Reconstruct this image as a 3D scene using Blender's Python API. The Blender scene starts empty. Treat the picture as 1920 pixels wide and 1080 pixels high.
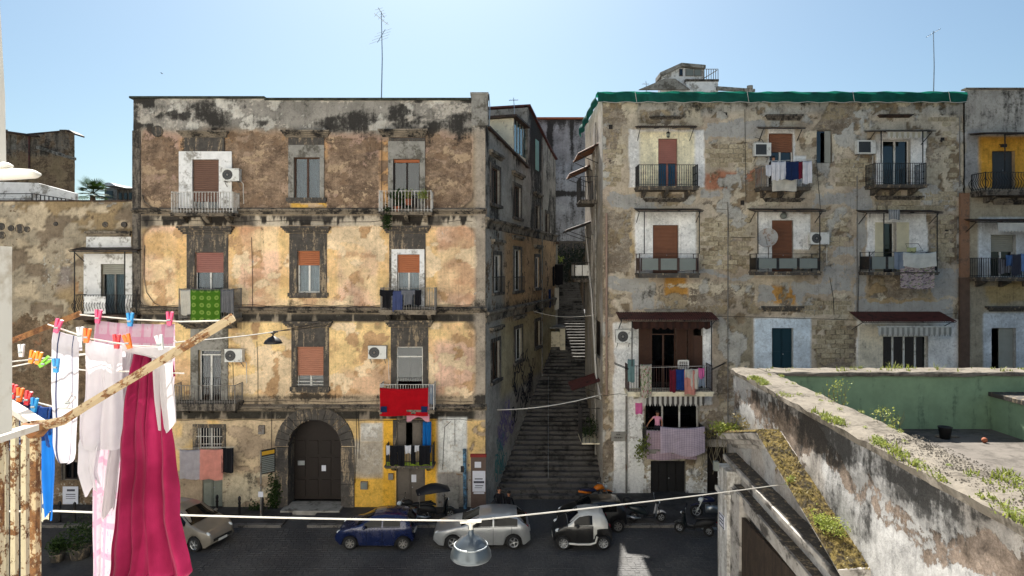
import bpy, bmesh, math, random
import numpy as np
from mathutils import Vector, Matrix
R = math.radians
C = bpy.context.scene.collection
S = bpy.context.scene
# ------------------------------------------------------------------ camera, sky, sun, exposure
EYE, FPX, HOR = 12.0, 1200.0, 505.0       # eye height, focal length in px of a 1920 px frame, horizon row
cam = bpy.data.cameras.new('camera'); camo = bpy.data.objects.new('camera', cam); C.objects.link(camo)
camo.location = (0, 0, EYE); camo.rotation_euler = (R(90), 0, 0)
cam.sensor_width = 36; cam.lens = 36*FPX/1920; cam.shift_y = (HOR-540)/1920
cam.clip_start = .05; cam.clip_end = 3000
S.camera = camo
SUN_AZ, SUN_EL = -7.2, 50.0
w = bpy.data.worlds.new('World'); S.world = w; w.use_nodes = True
wn = w.node_tree; bg = wn.nodes['Background']
sky = wn.nodes.new('ShaderNodeTexSky'); sky.sky_type = 'NISHITA'; sky.sun_disc = False
sky.sun_elevation = R(SUN_EL); sky.sun_rotation = R(SUN_AZ); sky.altitude = 50
sky.air_density = 1.0; sky.dust_density = 1.7; sky.ozone_density = .6
sm = wn.nodes.new('ShaderNodeMix'); sm.data_type = 'RGBA'; sm.blend_type = 'MULTIPLY'; sm.inputs[0].default_value = 1; sm.inputs[7].default_value = (.7, .84, .87, 1)
wn.links.new(sky.outputs[0], sm.inputs[6]); wn.links.new(sm.outputs[2], bg.inputs[0]); bg.inputs[1].default_value = .05
sl = bpy.data.lights.new('sun', 'SUN'); so = bpy.data.objects.new('sun', sl); C.objects.link(so)
sl.energy = 5.0; sl.angle = R(.53); sl.color = (1, .95, .86)
sd = Vector((math.sin(R(SUN_AZ))*math.cos(R(SUN_EL)), math.cos(R(SUN_AZ))*math.cos(R(SUN_EL)), math.sin(R(SUN_EL))))
so.rotation_euler = (-sd).to_track_quat('-Z', 'Y').to_euler(); so.location = (0, 40, 60)
S.view_settings.view_transform = 'Standard'; S.view_settings.look = 'None'
S.view_settings.exposure = 1.55; S.view_settings.gamma = 1; S.view_settings.use_curve_mapping = False
S.render.engine = 'CYCLES'
S.cycles.max_bounces = 7; S.cycles.diffuse_bounces = 4; S.cycles.glossy_bounces = 2; S.cycles.transparent_max_bounces = 12
S.cycles.use_denoising = True; S.cycles.sample_clamp_indirect = 6
S.cycles.caustics_reflective = False; S.cycles.caustics_refractive = False

rng = random.Random(7)
def FX(px, Y): return (px-960)*Y/FPX
def FZ(py, Y): return EYE-(py-HOR)*Y/FPX
def PT(px, py, Y): return Vector((FX(px, Y), Y, FZ(py, Y)))
def lin(h):
    h = h.lstrip('#'); o = []
    for i in (0, 2, 4):
        c = int(h[i:i+2], 16)/255
        o.append(c/12.92 if c <= .04045 else ((c+.055)/1.055)**2.4)
    return tuple(o)

# ------------------------------------------------------------------ numpy noise
_T = np.random.RandomState(3).rand(64, 256, 256)
def vn(x, y, seed=0):
    t = _T[seed % 64]; x = np.asarray(x, float); y = np.asarray(y, float)
    xi = np.floor(x).astype(int); yi = np.floor(y).astype(int); fx = x-xi; fy = y-yi
    fx = fx*fx*(3-2*fx); fy = fy*fy*(3-2*fy)
    a = t[xi % 256, yi % 256]; b = t[(xi+1) % 256, yi % 256]; c = t[xi % 256, (yi+1) % 256]; d = t[(xi+1) % 256, (yi+1) % 256]
    return (a*(1-fx)+b*fx)*(1-fy)+(c*(1-fx)+d*fx)*fy
def fbm(x, y, seed=0, o=6):
    r = 0; a = .5; n = 0
    for i in range(o):
        r = r+a*vn(x*2**i+11.3*i, y*2**i+5.7*i, seed+i); n += a; a *= .5
    return r/n

# ------------------------------------------------------------------ mesh helpers
def wloc(o):
    v = Vector((0, 0, 0))
    while o is not None: v += o.location; o = o.parent
    return v
def tag(o, label=None, cat=None, group=None, kind=None):
    if label: o['label'] = label
    if cat: o['category'] = cat
    if group: o['group'] = group
    if kind: o['kind'] = kind
    return o
def thing(name, label, cat, loc=(0, 0, 0), group=None, rz=0, kind=None):
    o = bpy.data.objects.new(name, None); C.objects.link(o); o.location = loc; o.rotation_euler = (0, 0, rz)
    o.empty_display_size = .2
    return tag(o, label, cat, group, kind)
def inst(src, d=(0, 0, 0), parent=None, mat=None):
    o = src.copy(); C.objects.link(o); o.location = Vector(src.location)+Vector(d)
    if parent is not None: o.parent = parent
    return o
def copy_tree(o, parent=None):
    c = o.copy(); C.objects.link(c); c.parent = parent
    for ch in list(o.children): copy_tree(ch, c)
    return c
class M:
    def __init__(s): s.v = []; s.f = []; s.uv = None; s.mi = []; s.cm = 0; s.mats = []
    def mat(s, m):
        if m not in s.mats: s.mats.append(m)
        s.cm = s.mats.index(m); return s
    def face(s, idx): s.f.append(tuple(idx)); s.mi.append(s.cm)
    def add(s, vs, fs):
        b = len(s.v); s.v += [tuple(p) for p in vs]
        for f in fs: s.face([i+b for i in f])
        return s
    def box(s, x0, y0, z0, x1, y1, z1):
        if x0 > x1: x0, x1 = x1, x0
        if y0 > y1: y0, y1 = y1, y0
        if z0 > z1: z0, z1 = z1, z0
        return s.add([(x0,y0,z0),(x1,y0,z0),(x1,y1,z0),(x0,y1,z0),(x0,y0,z1),(x1,y0,z1),(x1,y1,z1),(x0,y1,z1)],
                     [(0,3,2,1),(4,5,6,7),(0,1,5,4),(1,2,6,5),(2,3,7,6),(3,0,4,7)])
    def obox(s, c, ux, uy, uz):     # oriented box: centre and half vectors
        c, ux, uy, uz = Vector(c), Vector(ux), Vector(uy), Vector(uz)
        vs = [c+a*ux+b*uy+d*uz for d in (-1, 1) for b in (-1, 1) for a in (-1, 1)]
        return s.add(vs, [(0,2,3,1),(4,5,7,6),(0,1,5,4),(1,3,7,5),(3,2,6,7),(2,0,4,6)])
    def bar(s, a, b, wd, ht, up=(0, 0, 1)):     # rectangular bar between two points
        a, b = Vector(a), Vector(b); d = (b-a); L = d.length; d.normalize(); u = Vector(up)
        sx = d.cross(u)
        if sx.length < 1e-4: sx = d.cross(Vector((0, 1, 0)))
        sx.normalize(); u2 = sx.cross(d)
        return s.obox((a+b)/2, d*L/2, sx*wd/2, u2*ht/2)
    def tube(s, pts, r, n=6, closed=False):
        pts = [Vector(p) for p in pts]; b = len(s.v); k = len(pts)
        rr = r if isinstance(r, (list, tuple)) else [r]*k
        px = None
        for i, p in enumerate(pts):
            if closed: d = pts[(i+1) % k]-pts[i-1]
            else: d = pts[min(i+1, k-1)]-pts[max(i-1, 0)]
            if d.length < 1e-9: d = Vector((0, 0, 1))
            d.normalize()
            if px is None:
                q = Vector((0, 0, 1)) if abs(d.z) < .9 else Vector((1, 0, 0))
                px = d.cross(q).normalized()
            else:
                px = px-d*px.dot(d)
                if px.length < 1e-6: px = d.orthogonal()
                px.normalize()
            py = d.cross(px)
            for j in range(n):
                a = 2*math.pi*j/n; s.v.append(tuple(p+(px*math.cos(a)+py*math.sin(a))*rr[i]))
        for i in range(k if closed else k-1):
            i2 = (i+1) % k
            for j in range(n): s.face((b+i*n+j, b+i*n+(j+1) % n, b+i2*n+(j+1) % n, b+i2*n+j))
        if not closed:
            s.face([b+j for j in range(n)][::-1]); s.face([b+(k-1)*n+j for j in range(n)])
        return s
    def prism(s, poly, a0, a1, axis='y'):      # poly in the two other axes, extruded along axis
        def P(p, t): return {'y': (p[0], t, p[1]), 'x': (t, p[0], p[1]), 'z': (p[0], p[1], t)}[axis]
        n = len(poly); b = len(s.v); s.v += [P(p, a0) for p in poly]+[P(p, a1) for p in poly]
        s.face([b+i for i in range(n)]); s.face([b+n+i for i in range(n)][::-1])
        for i in range(n): s.face((b+i, b+n+i, b+n+(i+1) % n, b+(i+1) % n))
        return s
    def lathe(s, prof, c=(0, 0, 0), n=16, axis='z'):   # prof = [(r, h)]
        b = len(s.v); c = Vector(c)
        for r, h in prof:
            for j in range(n):
                a = 2*math.pi*j/n; x, y = r*math.cos(a), r*math.sin(a)
                s.v.append(tuple(c+Vector({'z': (x, y, h), 'y': (x, h, y), 'x': (h, x, y)}[axis])))
        for i in range(len(prof)-1):
            for j in range(n): s.face((b+i*n+j, b+i*n+(j+1) % n, b+(i+1)*n+(j+1) % n, b+(i+1)*n+j))
        return s
    def ball(s, c, r, n=8, sc=(1, 1, 1)):
        pr = [(max(1e-3, r*math.sin(math.pi*i/n)), -r*math.cos(math.pi*i/n)) for i in range(n+1)]
        b = len(s.v); s.lathe(pr, (0, 0, 0), n+2)
        for i in range(b, len(s.v)):
            p = s.v[i]; s.v[i] = (c[0]+p[0]*sc[0], c[1]+p[1]*sc[1], c[2]+p[2]*sc[2])
        return s
    def grid(s, fn, nu, nv, uv=True):           # fn(u, v) -> point ; rows along v
        b = len(s.v)
        for j in range(nv+1):
            for i in range(nu+1): s.v.append(tuple(fn(i/nu, j/nv)))
        for j in range(nv):
            for i in range(nu):
                a = b+j*(nu+1)+i; s.face((a, a+1, a+nu+2, a+nu+1))
        if uv:
            if s.uv is None: s.uv = {}
            for j in range(nv+1):
                for i in range(nu+1): s.uv[b+j*(nu+1)+i] = (i/nu, j/nv)
        return s
    def obj(s, name, mat=None, parent=None, smooth=False, label=None, cat=None, group=None, kind=None, origin=None, recalc=True):
        me = bpy.data.meshes.new(name)
        if parent is not None: off = wloc(parent); loc = Vector((0, 0, 0))
        else:
            if origin is None:
                xs = [p[0] for p in s.v]; ys = [p[1] for p in s.v]; zs = [p[2] for p in s.v]
                origin = ((min(xs)+max(xs))/2, (min(ys)+max(ys))/2, min(zs))
            off = Vector(origin); loc = off
        me.from_pydata([(p[0]-off.x, p[1]-off.y, p[2]-off.z) for p in s.v], [], s.f)
        if recalc:
            bm = bmesh.new(); bm.from_mesh(me); bmesh.ops.recalc_face_normals(bm, faces=bm.faces); bm.to_mesh(me); bm.free()
        ms = s.mats if s.mats else [mat]
        for m in ms: me.materials.append(m)
        if len(ms) > 1: me.polygons.foreach_set('material_index', s.mi)
        if smooth: me.polygons.foreach_set('use_smooth', [True]*len(me.polygons))
        if s.uv is not None:
            ul = me.uv_layers.new(name='UVMap')
            for lp in me.loops: ul.data[lp.index].uv = s.uv.get(lp.vertex_index, (0, 0))
        o = bpy.data.objects.new(name, me); C.objects.link(o); o.location = loc
        if parent is not None: o.parent = parent
        return tag(o, label, cat, group, kind)

# ------------------------------------------------------------------ node helpers
class N:
    def __init__(s, name):
        s.m = bpy.data.materials.new(name); s.m.use_nodes = True; s.t = s.m.node_tree
        s.b = s.t.nodes['Principled BSDF']; s.out = s.t.nodes['Material Output']
    def n(s, ty): return s.t.nodes.new('ShaderNode'+ty)
    def set(s, sock, v):
        if isinstance(v, bpy.types.NodeSocket): s.t.links.new(v, sock)
        elif isinstance(v, (tuple, list)) and len(v) == 3 and sock.type == 'RGBA': sock.default_value = (*v, 1)
        else: sock.default_value = v
    def pos(s): return s.n('NewGeometry').outputs['Position']
    def objc(s): return s.n('TexCoord').outputs['Object']
    def uvc(s): return s.n('TexCoord').outputs['UV']
    def attr(s, nm, ch='Color'): a = s.n('Attribute'); a.attribute_name = nm; return a.outputs[ch]
    def sep(s, c): a = s.n('SeparateXYZ'); s.set(a.inputs[0], c); return a.outputs
    def comb(s, x, y, z): a = s.n('CombineXYZ'); s.set(a.inputs[0], x); s.set(a.inputs[1], y); s.set(a.inputs[2], z); return a.outputs[0]
    def vmul(s, v, sc): a = s.n('VectorMath'); a.operation = 'MULTIPLY'; s.set(a.inputs[0], v); a.inputs[1].default_value = sc; return a.outputs[0]
    def noise(s, v, sc, det=5, ro=.6, dist=0):
        a = s.n('TexNoise'); s.set(a.inputs['Vector'], v); a.inputs['Scale'].default_value = sc; a.inputs['Detail'].default_value = det
        a.inputs['Roughness'].default_value = ro; a.inputs['Distortion'].default_value = dist; return a.outputs['Fac']
    def vor(s, v, sc, feat='F1', out='Distance'):
        a = s.n('TexVoronoi'); a.feature = feat; s.set(a.inputs['Vector'], v); a.inputs['Scale'].default_value = sc; return a.outputs[out]
    def mr(s, v, a, b, c=0., d=1., sm=True):
        m = s.n('MapRange'); m.interpolation_type = 'SMOOTHSTEP' if sm else 'LINEAR'
        for i, x in enumerate((v, a, b, c, d)): s.set(m.inputs[i], x)
        return m.outputs[0]
    def ma(s, op, a, b=0.): m = s.n('Math'); m.operation = op; s.set(m.inputs[0], a); s.set(m.inputs[1], b); return m.outputs[0]
    def mix(s, f, a, b, mode='MIX'):
        m = s.n('Mix'); m.data_type = 'RGBA'; m.blend_type = mode; s.set(m.inputs[0], f); s.set(m.inputs[6], a); s.set(m.inputs[7], b); return m.outputs[2]
    def scale(s, c, f): m = s.n('VectorMath'); m.operation = 'SCALE'; s.set(m.inputs[0], c); s.set(m.inputs[3], f); return m.outputs[0]
    def bump(s, h, st=.5, d=.02):
        b = s.n('Bump'); b.inputs['Strength'].default_value = st; b.inputs['Distance'].default_value = d; s.set(b.inputs['Height'], h)
        s.t.links.new(b.outputs[0], s.b.inputs['Normal']); return b
    def fin(s, col, rough=.8, metal=0., spec=.3):
        s.set(s.b.inputs['Base Color'], col); s.set(s.b.inputs['Roughness'], rough); s.set(s.b.inputs['Metallic'], metal)
        s.b.inputs['Specular IOR Level'].default_value = spec; return s.m

def simple(name, col, rough=.7, var=.18, sc=5, metal=0., spec=.35, dirt=None, dirtamt=.5, dsc=3, bump=.15, obj=False, streak=False):
    if isinstance(col, str): col = lin(col)
    k = N(name); p = k.objc() if obj else k.pos()
    n1 = k.noise(p, sc, 5, .65)
    c = k.scale(col, k.mr(n1, .25, .75, 1-var, 1+var))
    if dirt:
        q = k.vmul(p, (2.5, 2.5, .35)) if streak else p
        d = k.mr(k.ma('ADD', k.noise(q, dsc, 6, .7), k.ma('MULTIPLY', k.noise(p, dsc*6, 4, .6), .35)), .78-dirtamt*.35, .9-dirtamt*.2)
        c = k.mix(d, c, lin(dirt) if isinstance(dirt, str) else dirt)
    if bump: k.bump(k.noise(p, sc*5, 5, .65), bump, .02)
    return k.fin(c, rough, metal, spec)

def plaster(name, peel=('#8a6f50', '#5d4a38'), pale='#b9b2a6', grime='#2b2825', bump=.6, cement='#a5a29c'):
    k = N(name); p = k.pos(); tint = k.attr('tint'); mk = k.sep(k.attr('mask'))
    n1 = k.noise(p, 1.1, 9, .68); n2 = k.noise(p, 7, 7, .7); n3 = k.noise(p, 2.7, 8, .7); nf = k.noise(p, 24, 5, .7)
    st = k.ma('ADD', k.ma('MULTIPLY', k.noise(k.vmul(p, (2.2, 2.2, .3)), 1.2, 7, .7), .5), k.ma('MULTIPLY', k.noise(p, .9, 9, .74), .5))
    def thr(m, a, wa, b, wb): return k.ma('ADD', m, k.ma('ADD', k.ma('MULTIPLY', k.ma('SUBTRACT', a, .5), wa), k.ma('MULTIPLY', k.ma('SUBTRACT', b, .5), wb)))
    nm = k.noise(p, .55, 8, .7, .4); nh = k.noise(k.vmul(p, (1, 1, 2.0)), 2.3, 9, .78)
    c = k.scale(tint, k.mr(n2, .28, .72, .95, 1.24)); c = k.scale(c, k.mr(nm, .35, .65, .84, 1.14))
    c = k.scale(c, k.mr(n1, .3, .7, .86, 1.12))
    c = k.scale(c, k.mr(nf, .3, .7, .93, 1.07))
    pf = k.mr(thr(mk[1], n1, 1.5, n2, .7), .47, .55)
    pc = k.mix(k.mr(k.ma('ADD', k.ma('MULTIPLY', nh, .5), k.ma('MULTIPLY', nm, .5)), .4, .6), lin(peel[0]), lin(peel[1])); pc = k.scale(pc, k.mr(nf, .3, .7, .75, 1.3)); pc = k.scale(pc, k.mr(n3, .35, .65, .8, 1.2))
    c = k.mix(pf, c, pc)
    cf = k.mr(thr(k.attr('mask', 'Alpha'), n3, .8, n2, .6), .46, .53); c = k.mix(cf, c, k.scale(lin(cement), k.mr(n1, .3, .7, .85, 1.12)))
    sc_ = k.noise(p, 4.6, 10, .8, .3); c = k.mix(k.mr(sc_, .52, .6, 0., .5), c, k.scale(c, .5)); c = k.mix(k.mr(sc_, .3, .42, .35, 0.), c, k.scale(lin('#cfc6b4'), .9))
    dr = k.noise(k.vmul(p, (7, 7, .3)), 1.3, 6, .7); c = k.mix(k.mr(dr, .54, .66, 0., .32), c, k.scale(c, .45))
    pt = k.noise(p, 15, 6, .8); c = k.mix(k.mr(pt, .6, .66, 0., .6), c, k.scale(c, .35))
    wf = k.mr(thr(mk[2], n3, 1.1, n2, .7), .47, .56)
    c = k.mix(wf, c, k.scale(lin(pale), k.mr(n2, .3, .7, .82, 1.12)))
    gf = k.mr(thr(mk[0], st, 2.4, n2, 1.0), .36, .82, 0., .93)
    c = k.mix(gf, c, k.scale(lin(grime), k.mr(nf, .3, .7, .6, 1.5)))
    h = k.ma('ADD', k.ma('MULTIPLY', n2, .6), k.ma('MULTIPLY', nf, .35))
    h = k.ma('SUBTRACT', h, k.ma('MULTIPLY', pf, .45)); h = k.ma('ADD', h, k.ma('MULTIPLY', wf, .25))
    k.bump(h, bump, .05)
    return k.fin(c, .92, 0, .15)

def fabric(name, col, pat=None, col2=None, sc=10., trans=.25, col3=None, rough=.9):
    if isinstance(col, str): col = lin(col)
    k = N(name); uv = k.uvc(); s = k.sep(uv); p = k.objc()
    c = k.scale(col, k.mr(k.noise(p, 3, 4, .6), .3, .7, .88, 1.1))
    c2 = lin(col2) if isinstance(col2, str) else col2
    if pat == 'check' or pat == 'gingham':
        def band(x, f, wd): return k.ma('GREATER_THAN', k.ma('FRACT', k.ma('MULTIPLY', x, f)), 1-wd)
        wd = .5 if pat == 'gingham' else .22
        a = band(s[0], sc, wd); b = band(s[1], sc*1.3, wd)
        c = k.mix(k.ma('MULTIPLY', k.ma('ADD', a, b), .5), c, c2)
    elif pat == 'stripe':
        a = k.ma('GREATER_THAN', k.ma('FRACT', k.ma('MULTIPLY', s[0], sc)), .8); c = k.mix(a, c, c2)
    elif pat == 'hstripe':
        a = k.ma('GREATER_THAN', k.ma('FRACT', k.ma('MULTIPLY', s[1], sc)), .6); c = k.mix(a, c, c2)
    elif pat == 'floral':
        v = k.comb(s[0], k.ma('MULTIPLY', s[1], 1.4), 0.)
        a = k.mr(k.noise(v, sc, 3, .7, .6), .52, .56); c = k.mix(a, c, c2)
        b = k.mr(k.noise(v, sc*1.3, 2, .5, 1.), .6, .63); c = k.mix(b, c, lin(col3) if col3 else c2)
    elif pat == 'dots':
        s = [s[0], k.ma('MULTIPLY', s[1], 1.9)]
        v = k.comb(k.ma('SUBTRACT', k.ma('FRACT', k.ma('MULTIPLY', s[0], sc)), .5), k.ma('SUBTRACT', k.ma('FRACT', k.ma('MULTIPLY', s[1], sc*1.0)), .5), 0.)
        L = k.n('VectorMath'); L.operation = 'LENGTH'; k.set(L.inputs[0], v)
        c = k.mix(k.mr(L.outputs[1], .26, .34, 1., 0.), c, c2)
        c = k.mix(k.mr(L.outputs[1], .1, .13, .7, 0.), c, col)
    elif pat == 'plaid':
        def band(x, f, lo, hi):
            q = k.ma('FRACT', k.ma('MULTIPLY', x, f)); return k.ma('MULTIPLY', k.ma('GREATER_THAN', q, lo), k.ma('LESS_THAN', q, hi))
        a = k.ma('MAXIMUM', band(s[0], sc, .1, .32), band(s[1], sc*1.6, .1, .3)); c = k.mix(k.ma('MULTIPLY', a, .55), c, c2)
        q = k.mr(k.noise(uv, sc*5, 3, .7), .58, .62); c = k.mix(k.ma('MULTIPLY', q, .6), c, c2)
    k.bump(k.noise(p, 60, 3, .6), .12, .01)
    k.fin(c, rough, 0, .1)
    k.b.inputs['Sheen Weight'].default_value = .15
    if trans:
        t = k.n('BsdfTranslucent'); k.set(t.inputs[0], c); mx = k.n('MixShader'); mx.inputs[0].default_value = trans
        k.t.links.new(k.b.outputs[0], mx.inputs[1]); k.t.links.new(t.outputs[0], mx.inputs[2]); k.t.links.new(mx.outputs[0], k.out.inputs[0])
    return k.m

def glassmat(name, tint=(.68, .74, .78), refl=.03):
    k = N(name); tr = k.n('BsdfTransparent'); tr.inputs[0].default_value = (*tint, 1)
    gl = k.n('BsdfGlossy'); gl.inputs['Roughness'].default_value = .04; gl.inputs[0].default_value = (.9, .95, 1, 1)
    fr = k.n('LayerWeight'); fr.inputs[0].default_value = .2
    mx = k.n('MixShader'); k.set(mx.inputs[0], k.ma('ADD', k.ma('MULTIPLY', fr.outputs[0], .5), refl))
    k.t.links.new(tr.outputs[0], mx.inputs[1]); k.t.links.new(gl.outputs[0], mx.inputs[2]); k.t.links.new(mx.outputs[0], k.out.inputs[0])
    return k.m

def rusty(name, paint, rust='#5e3218', amt=.5, sc=9):
    k = N(name); p = k.pos()
    n = k.ma('ADD', k.noise(p, sc, 8, .72), k.ma('MULTIPLY', k.noise(p, sc*5, 5, .7), .3))
    f = k.mr(n, .83-amt*.3, .87-amt*.28)
    rc = k.mix(k.mr(k.noise(p, sc*2.3, 5, .7), .35, .65), lin('#4f3423'), lin('#86603c'))
    k.bump(k.ma('SUBTRACT', k.ma('MULTIPLY', k.noise(p, sc*8, 4, .7), .4), f), .4, .004)
    return k.fin(k.mix(f, lin(paint), rc), k.mr(f, 0., 1., .45, .9), 0, .35)

def foliage(name, c1, c2, trans=.3):
    k = N(name); p = k.pos()
    oi = k.n('ObjectInfo')
    c = k.mix(k.mr(k.noise(p, 9, 4, .7), .3, .7), lin(c1), lin(c2))
    k.fin(c, .6, 0, .3)
    t = k.n('BsdfTranslucent'); k.set(t.inputs[0], k.scale(c, 1.3)); mx = k.n('MixShader'); mx.inputs[0].default_value = trans
    k.t.links.new(k.b.outputs[0], mx.inputs[1]); k.t.links.new(t.outputs[0], mx.inputs[2]); k.t.links.new(mx.outputs[0], k.out.inputs[0])
    return k.m

# materials
m_L = plaster('plaster_ochre', peel=('#98816b', '#675648'), pale='#b4aca0', grime='#292725')
m_R = plaster('plaster_grey', peel=('#9d9282', '#76695a'), pale='#e4e3df', grime='#33302b')
m_A = plaster('plaster_alley', peel=('#85705a', '#5e5040'), pale='#a9a69d', grime='#2a2826')
m_F = plaster('plaster_white_peeling', peel=('#8b7d72', '#63574d'), pale='#d9d8d4', grime='#2b2a29', bump=.8)
stone = simple('dark_lava_stone', '#494541', .9, .3, 4, dirt='#98876f', dirtamt=.27, dsc=2.2, bump=.5, streak=True)
stone2 = simple('grey_weathered_stone', '#6e665c', .9, .3, 4, dirt='#2f2b28', dirtamt=.6, dsc=2.0, bump=.5, streak=True)
ledge = simple('stained_ledge', '#857a6b', .95, .35, 3, dirt='#242220', dirtamt=.55, dsc=1.5, bump=.6)
whitepl = simple('white_painted_plaster', '#e0dfdd', .9, .1, 3, dirt='#8f8b84', dirtamt=.35, dsc=1.2, bump=.2)
creampl = simple('cream_painted_plaster', '#e2d9c0', .9, .1, 3, dirt='#a79c84', dirtamt=.3, dsc=1.2, bump=.2)
yellowpl = simple('yellow_painted_plaster', '#c08e34', .9, .12, 3, dirt='#93713a', dirtamt=.3, dsc=1.2, bump=.2)
greypl = simple('grey_cement', '#8d8a83', .92, .2, 3, dirt='#5a564e', dirtamt=.4, dsc=1.4, bump=.4)
hole_shade = simple('painted_hole_shade', '#2a2624', .9, .1, 2, bump=0)
whitefr = simple('white_window_paint', '#d3d1cb', .5, .06, 6, dirt='#8c877c', dirtamt=.2, bump=.05)
brownfr = simple('brown_wood', '#442c1f', .6, .2, 12, bump=.15)
darkwood = simple('dark_door_wood', '#1d1511', .65, .25, 10, bump=.25)
sh_brown = simple('brown_shutter', '#6b4f42', .6, .06, 3, bump=.05)
sh_red = simple('red_brown_shutter', '#93635a', .6, .08, 3, bump=.05)
sh_orange = simple('orange_shutter', '#a2623f', .6, .08, 3, bump=.05)
sh_salmon = simple('salmon_shutter', '#a8735c', .6, .08, 3, bump=.05)
sh_grey = simple('grey_shutter', '#8f8e84', .6, .08, 3, bump=.05)
sh_rust = simple('rust_shutter', '#7d533d', .6, .08, 3, bump=.05)
sh_cream = simple('cream_louvre_paint', '#c9c2a8', .6, .08, 3, bump=.05)
teal = simple('dark_teal_paint', '#12303a', .5, .1, 5, bump=.05)
greydoor = simple('grey_door_paint', '#5d564f', .6, .12, 6, bump=.1)
greendoor = simple('grey_green_door_paint', '#7c8076', .6, .12, 6, bump=.1)
railblack = simple('black_iron', '#1c1b1c', .5, .2, 9, bump=.1, dirt='#46362b', dirtamt=.2)
railwhite = simple('white_iron', '#b9b6b0', .5, .1, 9, bump=.05, dirt='#7d6a58', dirtamt=.25)
railgrey = simple('grey_iron', '#77746f', .5, .1, 9, bump=.05, dirt='#5d4a3c', dirtamt=.3)
railbrown = simple('brown_iron', '#3a2620', .5, .2, 9, bump=.1)
frost = simple('frosted_panel', '#727874', .35, .06, 3, bump=.02)
acwhite = simple('ac_white_plastic', '#d0d0cb', .45, .04, 4, dirt='#8f8a80', dirtamt=.2, bump=.02)
acdark = simple('ac_dark_grille', '#34373a', .5, .1, 9, bump=.02)
rustred = simple('dark_red_metal', '#58302c', .6, .25, 3, dirt='#2b1c1a', dirtamt=.4, bump=.1)
rustbrown = simple('brown_sheet_metal', '#4b3a30', .7, .3, 3, dirt='#231d1a', dirtamt=.5, bump=.15)
wire_m = simple('black_cable', '#232120', .6, .1, 5, bump=0)
wirew = simple('white_cable', '#c9c6bf', .6, .1, 5, bump=0)
alu = simple('aluminium', '#9aa0a4', .35, .1, 6, metal=.8, bump=.02)
terracotta = simple('terracotta', '#9a5a3e', .8, .15, 6, bump=.1)
glass = glassmat('window_glass')
glassdk = glassmat('dark_window_glass', (.26, .29, .31), .05)
sheer = fabric('sheer_curtain', '#c9c9c4', trans=.3)
greycurt = fabric('grey_curtain', '#7c7f82', trans=.2)
bluecurt = fabric('blue_curtain', '#3f6f96', trans=.2)
redcurt = fabric('dark_red_curtain', '#5a3a34', trans=.2)
leaf_d = foliage('leaf_dark', '#1c2c12', '#35491c')
leaf_m = foliage('leaf_mid', '#56632c', '#858a40', .3)
leaf_l = foliage('leaf_bright', '#6f8238', '#97994c', .35)
leaf_y = foliage('leaf_dry', '#655b38', '#877a4c', .15)
leaf_s = foliage('leaf_painted_shade', '#141d10', '#232f18', .04)  # darkened leaf colour, so backlit crowns look shaded
bark = simple('bark', '#5a4c3e', .9, .3, 8, bump=.5)
paper = simple('paper_white', '#c6c8d2', .9, .04, 6, bump=0)
ink = simple('ink_dark', '#40414c', .9, .05, 6, bump=0)
from mathutils import noise as nz
# ------------------------------------------------------------------ builders
UP = Vector((0, 0, 1))
def sst(x, a, b): t = np.clip((x-a)/(b-a), 0, 1); return t*t*(3-2*t)
def rm(px, py, x0, y0, x1, y1, s=6):     # soft rectangle, in frame pixels
    return sst(px, x0-s, x0+s)*(1-sst(px, x1-s, x1+s))*sst(py, y0-s, y0+s)*(1-sst(py, y1-s, y1+s))
def rr(px, py, x0, y0, x1, y1, r):       # rounded panel: signed distance in frame pixels, negative inside
    qx = np.abs(px-(x0+x1)/2)-(x1-x0)/2+r; qy = np.abs(py-(y0+y1)/2)-(y1-y0)/2+r
    return np.hypot(np.maximum(qx, 0), np.maximum(qy, 0))+np.minimum(np.maximum(qx, qy), 0)-r
def layer(T, dd, fld, thr, col, depth, w=.012, rim=.45):      # a coat of plaster chipped away where fld > thr: crisp edge, lower level, dark rim
    f = sst(fld, thr-w*.5, thr+w*.5); e = np.exp(-((fld-thr)/w)**2)
    T = T*(1-f[:, None])+np.array(lin(col) if isinstance(col, str) else col)[None, :]*f[:, None]
    return T*(1-rim*e)[:, None], dd-depth*f, f
def lerpc(c, f, d): return c*(1-f[:, None])+np.array(lin(d) if isinstance(d, str) else d)[None, :]*f[:, None]
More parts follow.
